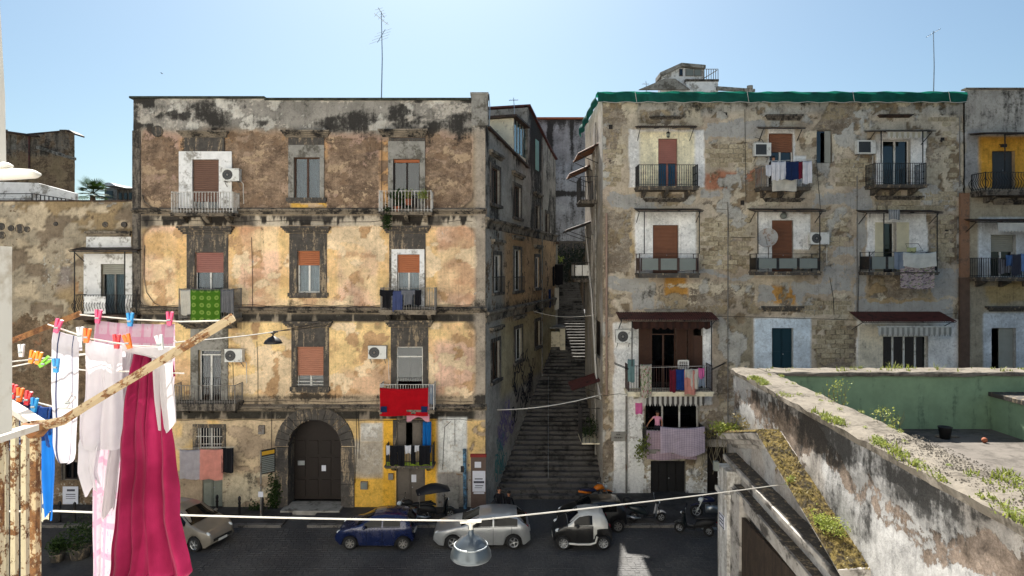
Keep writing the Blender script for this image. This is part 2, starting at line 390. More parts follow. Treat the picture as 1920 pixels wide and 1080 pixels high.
def tess_wall(name, parent, mat, org, ux, W, H, holes, res, fcol, reveal=.25, disp=.012, skip=None, kind=None):
    """A finely divided wall with openings; tint and mask are stored per vertex. holes = [(u0, v0, u1, v1)]"""
    org = np.array(org, float); ux = np.array(ux, float); nrm = np.array([ux[1], -ux[0], 0.])
    def lines(L, ed):
        ed = sorted(set([0., L]+[min(max(e, 0), L) for e in ed])); base = np.arange(0, L, res); out = list(ed)
        e = np.array(ed)
        out += [b for b in base if np.min(np.abs(e-b)) > res*.35]
        return np.array(sorted(out))
    us = lines(W, [h[0] for h in holes]+[h[2] for h in holes]); vs = lines(H, [h[1] for h in holes]+[h[3] for h in holes])
    U, V = np.meshgrid(us, vs); nu, nv = len(us), len(vs)
    uc, vc = np.meshgrid((us[1:]+us[:-1])/2, (vs[1:]+vs[:-1])/2)
    keep = np.ones(uc.shape, bool)
    for h in holes: keep &= ~((uc > h[0]) & (uc < h[2]) & (vc > h[1]) & (vc < h[3]))
    if skip is not None: keep &= ~skip(uc, vc)
    jj, ii = np.nonzero(keep); a = jj*nu+ii
    F = np.stack([a, a+1, a+nu+1, a+nu], 1)
    u, v = U.ravel(), V.ravel()
    d = (fbm(u*.5, v*.5, 5, 3)-.5)*disp*2+(fbm(u*3, v*3, 9, 3)-.5)*disp
    P = org[None, :]+u[:, None]*ux[None, :]+v[:, None]*np.array([0, 0, 1.])[None, :]
    tint, mask, dd = fcol(960+FPX*P[:, 0]/P[:, 1], HOR-(P[:, 2]-EYE)*FPX/P[:, 1], u, v)
    if mask.shape[1] == 3: mask = np.concatenate([mask, np.zeros((len(mask), 1))], 1)
    P = P+nrm[None, :]*(d+dd)[:, None]
    EV, EF, ET, EM = [], [], [], []
    nb = len(P)
    for h in holes:
        if len(h) > 4: continue
        for (p, q) in (((h[0], h[1]), (h[0], h[3])), ((h[0], h[3]), (h[2], h[3])), ((h[2], h[3]), (h[2], h[1])), ((h[2], h[1]), (h[0], h[1]))):
            k0 = np.argmin((u-p[0])**2+(v-p[1])**2); k1 = np.argmin((u-q[0])**2+(v-q[1])**2)
            b = nb+len(EV)
            for k in (k0, k1, k1, k0): EV.append(P[k].copy())
            EV[-1] = EV[-1]-nrm*reveal; EV[-2] = EV[-2]-nrm*reveal
            for k in (k0, k1, k1, k0): ET.append(tint[k]*.5+.5*np.array(lin('#9a948a'))); EM.append([.2, 0, .3, 0])
            EF.append([b, b+3, b+2, b+1])
    if EV:
        P = np.concatenate([P, np.array(EV)]); tint = np.concatenate([tint, np.array(ET)]); mask = np.concatenate([mask, np.array(EM)])
        F = np.concatenate([F, np.array(EF)])
    used, inv = np.unique(F.ravel(), return_inverse=True); F = inv.reshape(-1, 4); P = P[used]; tint = tint[used]; mask = mask[used]
    off = np.array(wloc(parent)) if parent is not None else np.zeros(3)
    me = bpy.data.meshes.new(name); me.vertices.add(len(P)); me.vertices.foreach_set('co', (P-off).ravel())
    me.loops.add(F.size); me.loops.foreach_set('vertex_index', F.ravel().astype(np.int32))
    me.polygons.add(len(F)); me.polygons.foreach_set('loop_start', np.arange(0, F.size, 4, dtype=np.int32))
    me.update(calc_edges=True)
    for nm, arr in (('tint', np.concatenate([tint, np.ones((len(tint), 1))], 1)), ('mask', mask)):
        at = me.color_attributes.new(nm, 'FLOAT_COLOR', 'POINT'); at.data.foreach_set('color', np.clip(arr, 0, 2).ravel().astype(np.float32))
    me.materials.append(mat)
    o = bpy.data.objects.new(name, me); C.objects.link(o)
    if parent is not None: o.parent = parent
    return tag(o, kind=kind)
def ph(Y, r):    # px rect -> (x0, z0, x1, z1) at depth Y
    return FX(r[0], Y), FZ(r[3], Y), FX(r[2], Y), FZ(r[1], Y)

def slats(m, x0, x1, z0, z1, y, pitch=.1, t=.026):
    n = max(2, int((z1-z0)/pitch)); h = (z1-z0)/n; poly = []
    for i in range(n): poly += [(y, z0+i*h), (y-t, z0+i*h+h*.25), (y-t, z0+i*h+h*.8)]
    poly += [(y, z1), (y+.02, z1), (y+.02, z0)]
    return m.prism(poly, x0, x1, 'x')
def win(b, Y, rect, fr=whitefr, rec=.17, fw=.06, leaves=2, sh=None, shf=0., pane=glass, curt=None, door=False, transom=None, sill=None, box=True, panel=0.):
    x0, z0, x1, z1 = ph(Y, rect); y = Y+rec
    m = M()
    m.box(x0, y, z0, x0+fw, y+.06, z1); m.box(x1-fw, y, z0, x1, y+.06, z1); m.box(x0+fw, y, z1-fw, x1-fw, y+.06, z1); m.box(x0+fw, y, z0, x1-fw, y+.06, z0+fw)
    zt = z1-fw
    if transom: zt = z1-(z1-z0)*transom; m.box(x0+fw, y, zt-.03, x1-fw, y+.06, zt+.03); zt -= .03
    lw = (x1-x0-2*fw)/leaves
    for i in range(1, leaves): m.box(x0+fw+lw*i-.045, y-.015, z0+fw, x0+fw+lw*i+.045, y+.05, zt)
    zp = z0+fw+(z1-z0)*panel
    if panel: m.box(x0+fw, y+.012, z0+fw, x1-fw, y+.05, zp)
    o = m.obj('balcony_door' if door else 'window', fr, b)
    for i in range(leaves):
        a, c = x0+fw+lw*i+(.045 if i else 0), x0+fw+lw*(i+1)-(.045 if i < leaves-1 else 0)
        M().box(a, y+.025, zp, c, y+.033, zt).obj('pane', pane, o)
    if transom: M().box(x0+fw, y+.025, zt+.06, x1-fw, y+.033, z1-fw).obj('pane', pane, o)
    if sh: slats(M(), x0+.02, x1-.02, z1-(z1-z0)*shf, z1-.01, y-.04).obj('roller_shutter', sh, o)
    if curt:
        ph0 = rng.random()*6
        M().grid(lambda u, v: (x0+fw+(x1-x0-2*fw)*u, y+.16+.03*math.sin(u*38+ph0)*(1-.4*v), z0+.05+(z1-z0-.08)*v), 44, 4).obj('curtain', curt, o, smooth=True)
    if sill is not None:
        sx0, sx1, sy0, sy1 = FX(sill[0], Y), FX(sill[2], Y), FZ(sill[3], Y), FZ(sill[1], Y)
        M().box(sx0, Y-.16, sy0, sx1, Y+rec, sy1).box(sx0+.06, Y-.1, sy0-.07, sx1-.06, Y-.004, sy0-.001).obj('sill', stone, o)
    return o
def door(b, Y, rect, mat, rec=.2, leaves=2, panels=3, name='door'):
    x0, z0, x1, z1 = ph(Y, rect); y = Y+rec; m = M(); lw = (x1-x0)/leaves
    for i in range(leaves):
        a, c = x0+lw*i+.012, x0+lw*(i+1)-.012
        m.box(a, y, z0, c, y+.05, z1)
        hh = (z1-z0)/panels
        for j in range(panels): m.box(a+.1*lw, y-.025, z0+hh*j+.1*hh, c-.1*lw, y-.001, z0+hh*(j+1)-.06*hh)
    o = m.obj(name, mat, b)
    M().ball(((x0+x1)/2+.08, y-.04, z0+1.0), .035, 6).obj('handle', alu, o)
    return o
def surround(b, Y, out, inn, proj=.06, mat=stone, full=False):
    a, c = ph(Y, out), ph(Y, inn); m = M(); y0, y1 = Y-proj, Y+.02
    m.box(a[0], y0, a[1], c[0], y1, a[3]); m.box(c[2], y0, a[1], a[2], y1, a[3])
    if a[3]-c[3] > .02: m.box(c[0], y0, c[3], c[2], y1, a[3])
    return m.obj('window_surround', mat, b)
def cornice(b, Y, x0, x1, y0, y1, proj=.32, mat=stone, steps=4):
    a0, a1, z1, z0 = FX(x0, Y), FX(x1, Y), FZ(y0, Y), FZ(y1, Y); m = M(); h = (z1-z0)/steps; ins = (a1-a0)*.08
    for i in range(steps):
        f = (i+1)/steps; q = ins*(1-f); t = .35 if i < steps-1 else .12
        m.box(a0+q, Y-proj*f**1.3, z0+i*h, a1-q, Y+.01, z0+(i+1)*h-(.004 if i < steps-1 else 0))
    return m.obj('cornice', mat, b)
def band(b, name, p0, ux, L, prof, mat, step=.3, jit=.012, seed=1):
    """moulded course: prof = [(out, z)], swept along ux with chipped edges"""
    ux = Vector(ux); n = Vector((ux.y, -ux.x, 0)); k = max(2, int(L/step)); r = random.Random(seed); m = M(); c = len(prof)
    for i in range(k+1):
        for q, (o, z) in enumerate(prof):
            j = 0 if q in (0, c-1) else r.uniform(-jit, jit)*(2.5 if r.random() < .12 else 1)
            m.v.append(tuple(Vector(p0)+ux*(L*i/k)+n*(o+j)+UP*(z+j*.6)))
    for i in range(k):
        for q in range(c-1): a = i*c+q; m.face((a, a+c, a+c+1, a+1))
    m.face(list(range(c))); m.face([k*c+q for q in range(c)][::-1])
    return m.obj(name, mat, b)
def balcony(b, Y, px0, px1, pyt, pyb, pys, depth=.9, rail=railblack, slab=stone2, style='bars', sp=.12, br=.011, corb=3, panels=4, pmat=None):
    Yf = Y-depth; x0, x1, zt, zb, zs = FX(px0, Yf), FX(px1, Yf), FZ(pyt, Yf), FZ(pyb, Yf), FZ(pys, Yf)
    m = M(); m.box(x0-.04, Yf-.06, zs, x1+.04, Y+.05, zb-.02); m.box(x0-.08, Yf-.1, zb-.02-(zb-zs)*.35, x1+.08, Y+.051, zb)
    for i in range(corb):
        cx = x0+(x1-x0)*(.12+.76*i/max(1, corb-1)); m.prism([(Y+.03, zs-.32), (Y-.12, zs-.3), (Y-depth*.75, zs-.08), (Y-depth*.75, zs-.001), (Y+.03, zs-.001)], cx-.09, cx+.09, 'x')
    o = m.obj('balcony', slab, b)
    r = M(); yb = Y-.02
    loop = [(x0, yb), (x0, Yf), (x1, Yf), (x1, yb)]
    for (p, q) in zip(loop[:-1], loop[1:]):
        r.bar((*p, zt), (*q, zt), .05, .025); r.bar((*p, zb+.09), (*q, zb+.09), .03, .02)
        L = math.dist(p, q); n = max(2, int(L/sp))
        if style in ('panel',): r.bar((*p, zt-.22), (*q, zt-.22), .03, .02)
        for i in range(n+1):
            f = i/n; x, y = p[0]+(q[0]-p[0])*f, p[1]+(q[1]-p[1])*f
            if style == 'panel':
                continue
            if style == 'bulge':
                dx, dy = (0, -1) if p[1] == q[1] else ((-1, 0) if p[0] < (x0+x1)/2 else (1, 0))
                pts = []
                for t in range(9):
                    t /= 8; o_ = .16*math.sin(t*math.pi*1.0)**2*(1 if t < .55 else .6)+.03*math.sin(t*2*math.pi)
                    pts.append((x+dx*o_+.03*math.sin(t*6.28)*(dx == 0), y+dy*o_, zb+.02+(zt-zb-.03)*t))
                r.tube(pts, br, 5)
            else:
                r.box(x-br, y-br, zb+.0, x+br, y+br, zt-.012)
                if style == 'ornate':
                    for t in (.3, .62): r.ball((x, y, zb+(zt-zb)*t), .028, 5)
    for (x, y) in loop: r.box(x-.02, y-.02, zb, x+.02, y+.02, zt+.03)
    ro = r.obj('railing', rail, o)
    if style == 'panel':
        for i in range(panels):
            a = x0+.06+(x1-x0-.12)*i/panels+.07; c = x0+.06+(x1-x0-.12)*(i+1)/panels-.07
            M().box(a, Yf-.012, zb+.16, c, Yf+.012, zt-.24).obj('panel', pmat or frost, o)
            r2 = M(); r2.box(a-.07, Yf-.02, zb+.09, a-.001, Yf+.02, zt-.22); r2.obj('panel_frame', rail, o); r2 = M(); r2.box(c+.001, Yf-.02, zb+.09, c+.069, Yf+.02, zt-.22); r2.obj('panel_frame', rail, o)
        
        for xx in (x0, x1): M().box(xx-.01, Yf+.05, zb+.12, xx+.01, yb-.05, zt-.22).obj('side_panel', rail, o)
    return dict(o=o, Yf=Yf, x0=x0, x1=x1, zt=zt, zb=zb, zs=zs)

G_AC = 'air conditioning units on the facades'
def acunit(px0, py0, px1, py1, Y, label, box=False, fan=.32):
    Yf = Y-.42; x0, z0, x1, z1 = ph(Yf, (px0, py0, px1, py1)); dp = .3
    t = thing('air_conditioner', label, 'air conditioner', ((x0+x1)/2, Yf+.15, z0), G_AC)
    m = M(); m.box(x0, Yf, z0, x1, Yf+dp, z1); m.box(x0-.006, Yf-.006, z1-.05, x1+.006, Yf+dp+.004, z1+.008)
    for i in range(4): m.box(x1-.16, Yf-.008, z0+.1+i*.04, x1-.04, Yf-.001, z0+.12+i*.04)
    m.obj('case', acwhite, t)
    h = z1-z0; cx = x0+(x1-x0)*fan; cz = (z0+z1)/2
    if box:
        g = M(); g.box(x0+.06, Yf-.012, z0+.06, x0+(x1-x0)*.72, Yf-.002, z1-.07)
        for i in range(8): g.box(x0+.06, Yf-.02, z0+.07+i*(h-.16)/8, x0+(x1-x0)*.72, Yf-.013, z0+.085+i*(h-.16)/8)
        g.obj('grille', acdark, t)
    else:
        g = M(); r = h*.4; g.lathe([(.001, Yf-.012), (r, Yf-.012), (r*1.04, Yf-.002), (r*1.04, Yf+.02)], (cx, 0, cz), 20, 'y')
        g.obj('fan_grille', acdark, t)
        q = M()
        for rr in (r*.95, r*.75, r*.55): q.tube([(cx+rr*math.cos(a*math.pi/9), Yf-.018, cz+rr*math.sin(a*math.pi/9)) for a in range(18)], .006, 4, True)
        q.lathe([(.001, Yf-.03), (r*.2, Yf-.026), (r*.22, Yf-.012)], (cx, 0, cz), 10, 'y'); q.obj('fan_guard', railgrey, t)
    k = M()
    for x in (x0+.1, x1-.1):
        k.box(x-.02, Yf+.0, z0-.035, x+.02, Y, z0-.002); k.bar((x, Yf+.1, z0-.04), (x, Y-.005, z0-.28), .03, .02)
    k.obj('bracket', railgrey, t)
    M().tube([(x1-.05, Yf+dp-.05, z0+.05), (x1+.06, Y-.05, z0-.1), (x1+.05, Y-.03, z0-.5), (x1+.07, Y-.02, z0-1.1)], .018, 5).obj('pipe', wirew, t)
    return t
def canopy(px0, px1, py, Y, depth, label, mat=rustbrown, corr=False, posts=None, rise=.18, t=.03, group='canopies over the balconies', name='canopy', brack=True, wall_inset=0.):
    Yf = Y-depth; x0, x1, zf = FX(px0, Yf), FX(px1, Yf), FZ(py, Yf); zb = zf+rise
    T = thing(name, label, 'canopy', ((x0+x1)/2, Y, zf), group)
    m = M(); n = 48 if corr else 6; A = .022 if corr else .006; k = max(6, int((x1-x0)/.12)) if corr else 6
    nn = k*4 if corr else 8
    def fn(dz): return lambda u, v: (x0+(x1-x0)*u, Yf+(Y-Yf)*v, zf+rise*v+dz+(A*math.sin(u*k*2*math.pi) if corr else A*math.sin(u*9+px0)))
    b = len(m.v); m.grid(fn(t), nn, 2, False); m.grid(fn(0), nn, 2, False); q = (nn+1)*3
    for i in range(nn): m.face((i, i+1, q+i+1, q+i)); m.face((2*(nn+1)+i, 2*(nn+1)+i+1, q+2*(nn+1)+i+1, q+2*(nn+1)+i))
    for j in range(2):
        for e in (0, nn): m.face((j*(nn+1)+e, (j+1)*(nn+1)+e, q+(j+1)*(nn+1)+e, q+j*(nn+1)+e))
    m.obj('sheet', mat, T)
    f = M(); f.box(x0+.03, Yf+.02, zf-.06, x1-.03, Yf+.06, zf-.012-A)
    for i in range(4): xx = x0+.1+(x1-x0-.2)*i/3; f.bar((xx, Yf+.06, zf-.035-A), (xx, Y-.002, zb-.035-A), .035, .04)
    if brack:
        for xx in (x0+.14, x1-.14): f.bar((xx, Yf+.2, zf-.05), (xx, Y-.002, zf-.55), .03, .03)
    if posts:
        for (ppx, zlow) in posts: xx = FX(ppx, Yf+.05); f.box(xx-.022, Yf+.02, zlow, xx+.022, Yf+.06, zf-.06)
    f.obj('frame', railblack, T)
    return T
def valance(px0, px1, py0, py1, Y, label, m1, m2, n=14, name='striped_awning', depth=.5, scal=True, open_=False):
    """roll-out fabric awning with a hanging scalloped edge made of strips"""
    x0, z0, x1, z1 = ph(Y, (px0, py0, px1, py1)); T = thing(name, label, 'awning', ((x0+x1)/2, Y, z0))
    w = (x1-x0)/n
    for i in range(n):
        a = x0+w*i; mt = m1 if i % 2 == 0 else m2
        pts = [(a, z1), (a+w, z1), (a+w, z0+(z1-z0)*.3)]
        if scal: pts += [(a+w*(1-q/5), z0+(z1-z0)*(.3-.3*math.sin(q/5*math.pi))) for q in range(1, 5)]
        pts += [(a, z0+(z1-z0)*.3)]
        M().prism(pts, Y-.006, Y+.006, 'y').obj('strip', mt, T)
    M().tube([(x0-.05, Y, z1+.01), (x1+.05, Y, z1+.01)], .035, 8).obj('roller', acwhite, T)
    return T

G_LAU = 'laundry hung out on the facades'
def cloth(name, label, cat, x0, x1, zt, zb, y, mat, seed=0, folds=3., amp=.04, back=.35, sag=.03, group=None, lr=None, gap=.03, nu=22, nv=18, jag=.03, thk=True, dfold=None):
    r = random.Random(seed*77+5); p1, p2, p3 = r.random()*6.28, r.random()*6.28, r.random()*6.28; W, H = x1-x0, zt-zb
    def fn(u, v):
        s = -back+(1+back)*v; t = abs(s)
        l, rr = lr(t) if lr else (0, 1)
        x = x0+W*(l+(rr-l)*u)
        a = amp*(.25+.75*min(1, t*1.3))
        d = a*(math.sin(folds*6.28*u+p1+.6*t)*.7+math.sin(folds*2.3*6.28*u+p2-1.1*t)*.3)+(dfold(u, t)*amp if dfold else 0)
        z = zt-t*H-sag*4*u*(1-u)*(1-t*.5)+jag*t*math.sin(u*7+p3)
        e = gap*min(1., t*8); q = Vector((x*4+seed, s*H*3, y)); d += .022*(nz.noise(q)+.5*nz.noise(q*2.4))*min(1, t*3)
        return (x+a*.4*math.cos(folds*6.28*u+p1), y+d*(1 if s >= 0 else .6)+(e*.5 if s < 0 else -e*.5), z)
    m = M().grid(fn, nu, nv)
    return m.obj(name, mat, None, True, label, cat, group, recalc=False)
def hang(name, label, cat, px0, py0, px1, py1, Y, mat, **k):
    x0, z0, x1, z1 = ph(Y, (px0, py0, px1, py1)); k.setdefault('seed', int(px0+py0)); k.setdefault('group', G_LAU)
    k.setdefault('sag', .03); return cloth(name, label, cat, x0, x1, z1, z0, Y, mat, **k)
def shirt(t): return (.0, 1.) if t < .38 else (.2, .8)         # hung by the hem: sleeves low
def shirt_up(t): return (.16, .84) if t > .42 else (0., 1.)
def taper(a): return lambda t: (a*(1-t), 1-a*(1-t))
def wire(name, label, cat, pts, r=.012, mat=None, group=None, sag=0., n=14):
    P = []
    for a, b in zip(pts[:-1], pts[1:]):
        a, b = Vector(a), Vector(b)
        for i in range(n): f = i/n; q = a.lerp(b, f); q.z -= sag*4*f*(1-f); P.append(q)
    P.append(Vector(pts[-1])); return M().tube(P, r, 5).obj(name, mat or wire_m, None, True, label, cat, group)
def cable(b, pts, r=.013, mat=None): return M().tube(pts, r, 5).obj('cable', mat or wire_m, b)
def leaves(name, mat, c, rad, n, size, parent=None, seed=1, flat=.5, clumps=6, down=0., **kw):
    r = random.Random(seed); m = M(); c = Vector(c); cl = [Vector((r.uniform(-1, 1)*rad[0]*.7, r.uniform(-1, 1)*rad[1]*.7, r.uniform(-1, 1)*rad[2]*.7)) for _ in range(clumps)]
    for i in range(n):
        q = r.choice(cl); p = c+q+Vector((r.gauss(0, .28)*rad[0], r.gauss(0, .28)*rad[1], r.gauss(0, .28)*rad[2]-down*r.random()))
        d = Vector((r.uniform(-1, 1), r.uniform(-1, 1), r.uniform(-.6, 1))).normalized(); e = d.orthogonal().normalized(); s = size*r.uniform(.5, 1.3)
        e = (Matrix.Rotation(r.random()*6.28, 3, d) @ e)
        m.add([p, p+d*s*.5+e*s*.28, p+d*s, p+d*s*.5-e*s*.28], [(0, 1, 2, 3)])
    return m.obj(name, mat, parent, recalc=False, **kw)
def tufts(name, mat, pts, h, per, seed=1, parent=None, spread=.12, wd=.012, **kw):
    r = random.Random(seed); m = M()
    for (x, y, z) in pts:
        sz = r.uniform(.3, 1.)**1.5*1.5; h0 = h*sz
        for _ in range(max(3, int(per*r.uniform(.2, 1.1)))):
            a = r.random()*6.28; q = r.random()*spread; p = Vector((x+q*math.cos(a), y+q*math.sin(a), z)); hh = h0*r.uniform(.3, 1.2); b = r.random()*6.28; l = r.uniform(.15, 1.1)*hh
            w_ = Vector((math.cos(b+1.57), math.sin(b+1.57), 0))*wd*r.uniform(.6, 1.6); t = p+Vector((math.cos(b)*l, math.sin(b)*l, hh)); md = p.lerp(t, .5)+Vector((0, 0, hh*.14))
            m.add([p-w_, p+w_, md+w_*.8, t, md-w_*.8], [(0, 1, 2, 4), (4, 2, 3)])
    return m.obj(name, mat, parent, recalc=False, **kw)
def potplant(label, p, r, h, lmat, cat='potted plant', n=160, seed=3, pot=terracotta, size=.09, name='potted_plant', group=None):
    t = thing(name, label, cat, p, group)
    M().lathe([(.001, p[2]), (r*.7, p[2]), (r, p[2]+r*1.5), (r*1.12, p[2]+r*1.5), (r*1.12, p[2]+r*1.75), (r*.9, p[2]+r*1.72), (.001, p[2]+r*1.6)], (p[0], p[1], 0), 14).obj('pot', pot, t, True)
    leaves('leaves', lmat, (p[0], p[1], p[2]+r*1.7+h*.5), (h*.5, h*.5, h*.5), n, size, t, seed); return t
def blocks(b, Y, rects, excl, mat, cap, seed=4, bw=.52, bh=.26, name='tuff_block', drop=.12):
    """courses of tuff blocks standing slightly proud of the wall, each its own piece"""
    r = random.Random(seed); protos = []
    for i in range(6):
        m = M(); W, H = bw*r.uniform(.86, .98)/2, bh*r.uniform(.84, .95)/2; j = lambda: r.uniform(-.018, .018)
        fr = [(-W+j(), -.022+j()*.4, -H+j()), (W+j(), -.022+j()*.4, -H+j()), (W+j(), -.022+j()*.4, H+j()), (-W+j(), -.022+j()*.4, H+j())]
        bk = [(-W*1.02, .06, -H*1.02), (W*1.02, .06, -H*1.02), (W*1.02, .06, H*1.02), (-W*1.02, .06, H*1.02)]
        m.add(fr+bk, [(0, 1, 2, 3), (0, 4, 5, 1), (1, 5, 6, 2), (2, 6, 7, 3), (3, 7, 4, 0)])
        me = bpy.data.meshes.new(name); me.from_pydata(m.v, [], m.f); me.materials.append(mat); protos.append(me)
    k = 0; off = wloc(b); spots = []
    for R_ in rects:
        x0, z0, x1, z1 = ph(Y, R_); nr = int((z1-z0)/bh)
        for i in range(nr):
            z = z0+bh*(i+.5); x = x0+bw*(.5 if i % 2 else 1.)
            while x < x1-.2:
                px, py = 960+FPX*x/Y, HOR-(z-EYE)*FPX/Y
                if r.random() > drop and not any(e[0]-10 < px < e[2]+10 and e[1]-6 < py < e[3]+6 for e in excl): spots.append((x, z))
                x += bw
    r.shuffle(spots)
    for (x, z) in spots[:cap]:
        o = bpy.data.objects.new(name, r.choice(protos)); C.objects.link(o); o.parent = b; o.location = (x-off.x, Y-off.y+r.uniform(-.004, .008), z-off.z); k += 1
    return k
def antenna(label, px, pyt, pyb, Y, yag, group='television antennas on the roofs'):
    x, zt, zb = FX(px, Y), FZ(pyt, Y), FZ(pyb, Y)-.3; t = thing('antenna', label, 'antenna', (x, Y, zb), group)
    M().tube([(x, Y, zb), (x+.05, Y, (zb+zt)/2), (x, Y, zt)], [.035, .028, .02], 6).obj('mast', alu, t)
    for (f, L, nel, el, tilt, yaw) in yag:
        z = zb+(zt-zb)*f; d = Vector((math.cos(yaw), math.sin(yaw), tilt)).normalized(); sd_ = Vector((-math.sin(yaw), math.cos(yaw), .0)); a = Vector((x, Y, z))-d*L*.5; m = M(); m.tube([a, a+d*L], .016, 5)
        for i in range(nel): q = a+d*L*(i+.5)/nel; e = el*(1-.35*i/nel); m.tube([q-sd_*e/2, q+sd_*e/2], .009, 4)
        m.obj('aerial', alu, t)
    return t
sheen_t = glassmat('veranda_glass', (.55, .75, .75), .12)
# ================================================================== SETTING
YL, YR = 32.0, 34.0
rdm = N('basalt_paving'); _p = rdm.pos(); _n = rdm.noise(_p, .5, 7, .65); _n2 = rdm.noise(_p, 9, 5, .7)
_c = rdm.mix(rdm.mr(_n, .35, .65), lin('#343436'), lin('#4b4a49')); _c = rdm.scale(_c, rdm.mr(_n2, .3, .7, .7, 1.25)); rdm.bump(_n2, .4, .02)
road_m = rdm.fin(_c, rdm.mr(_n, .3, .7, .55, .85), 0, .4)
pave_m = simple('pavement_stone', '#403e3d', .8, .25, 2, dirt='#2c2a29', dirtamt=.5, dsc=1.1, bump=.4)
kerb_m = simple('kerb_stone_grey', '#6a6763', .8, .2, 3, dirt='#35322f', dirtamt=.4, bump=.4)
step_m = simple('lava_stone_step', '#5a5754', .75, .3, 1.8, dirt='#1b1a1a', dirtamt=.45, dsc=.9, bump=.5)
M().add([(-400, -200, -.03), (400, -200, -.03), (400, 900, -.03), (-400, 900, -.03)], [(0, 1, 2, 3)]).obj('ground', pave_m, None, kind='structure')
M().box(-34, -1.2, -.02, 6.4, 15.5, .1).obj('pavement', simple('bounce_paving', '#bdbab5', .85, .12, 2, bump=.2), None, kind='structure')  # unseen paving, added pale to bounce sun up onto the facades
M().grid(lambda u, v: (-60+90*u, -2+36*v, 0), 4, 4).obj('road', road_m, None, kind='structure')
# individual paving stones of the carriageway, too many to pick apart
m = M(); r = random.Random(5); cy = 19.0; row = 0
while cy < 29.55:
    h = .19; x = -13+r.random()*.2
    while x < 9.0:
        wd = r.uniform(.2, .3); e = .006; zt = .009+r.uniform(-.004, .005); i_ = .014
        m.add([(x+e, cy+e, .001), (x+wd-e, cy+e, .001), (x+wd-e, cy+h-e, .001), (x+e, cy+h-e, .001),
               (x+e+i_, cy+e+i_, zt+r.uniform(-.004, .004)), (x+wd-e-i_, cy+e+i_, zt+r.uniform(-.004, .004)), (x+wd-e-i_, cy+h-e-i_, zt+r.uniform(-.004, .004)), (x+e+i_, cy+h-e-i_, zt)],
              [(4, 5, 6, 7), (0, 1, 5, 4), (1, 2, 6, 5), (2, 3, 7, 6), (3, 0, 4, 7)]); x += wd
    cy += h
m.obj('cobblestones', road_m, None, kind='stuff', recalc=False)
def pavement(x0, x1, y0, y1, seed):
    p = M().box(x0, y0+.26, -.02, x1, y1, .12).obj('pavement', pave_m, None, kind='structure'); r = random.Random(seed); x = x0; 
    me0 = None
    while x < x1-.3:
        L = min(r.uniform(.8, 1.3), x1-x); M().box(x+.006, y0+r.uniform(-.012, .012), -.02, x+L-.006, y0+.255, .125+r.uniform(-.006, .008)).obj('kerb_stone', kerb_m, p); x += L
    return p
pavement(-30, FX(648, 29.7)-3.0, 29.7, YL+.3, 1); pavement(FX(640, 29.7)-1.6, FX(890, 29.7), 29.7, YL+.3, 2); pavement(FX(1145, 29.7), 22, 29.7, YR+.3, 3)

# ================================================================== OCHRE PALAZZO (left of the steps)
XL0, XL1 = FX(250, YL), FX(910, YL); ZL = FZ(185, YL)
bl = thing('apartment_building', 'four-storey ochre palazzo with black stains, dark window surrounds and an arched gateway', 'building', ((XL0+XL1)/2, YL, 0))
LW = dict(a1=(361, 299, 411, 400), a2=(551, 295, 600, 372), a3=(737, 298, 787, 398), b1=(366, 473, 420, 600), b2=(558, 470, 600, 549), b3=(745, 477, 787, 584),
          c1=(372, 656, 415, 757), c2=(557, 650, 607, 726), c3=(743, 650, 793, 757), d1=(371, 802, 416, 842), d2=(744, 792, 790, 838), e1=(379, 880, 417, 952), e2=(743, 878, 797, 952))
def hol(rs, Y, X0): return [(FX(q[0], Y)-X0, FZ(q[3], Y), FX(q[2], Y)-X0, FZ(q[1], Y)) for q in rs]
AR = (541, 836, 640, 947); acx = FX(590.5, YL); arr = FX(640, YL)-acx; asp = FZ(836, YL)
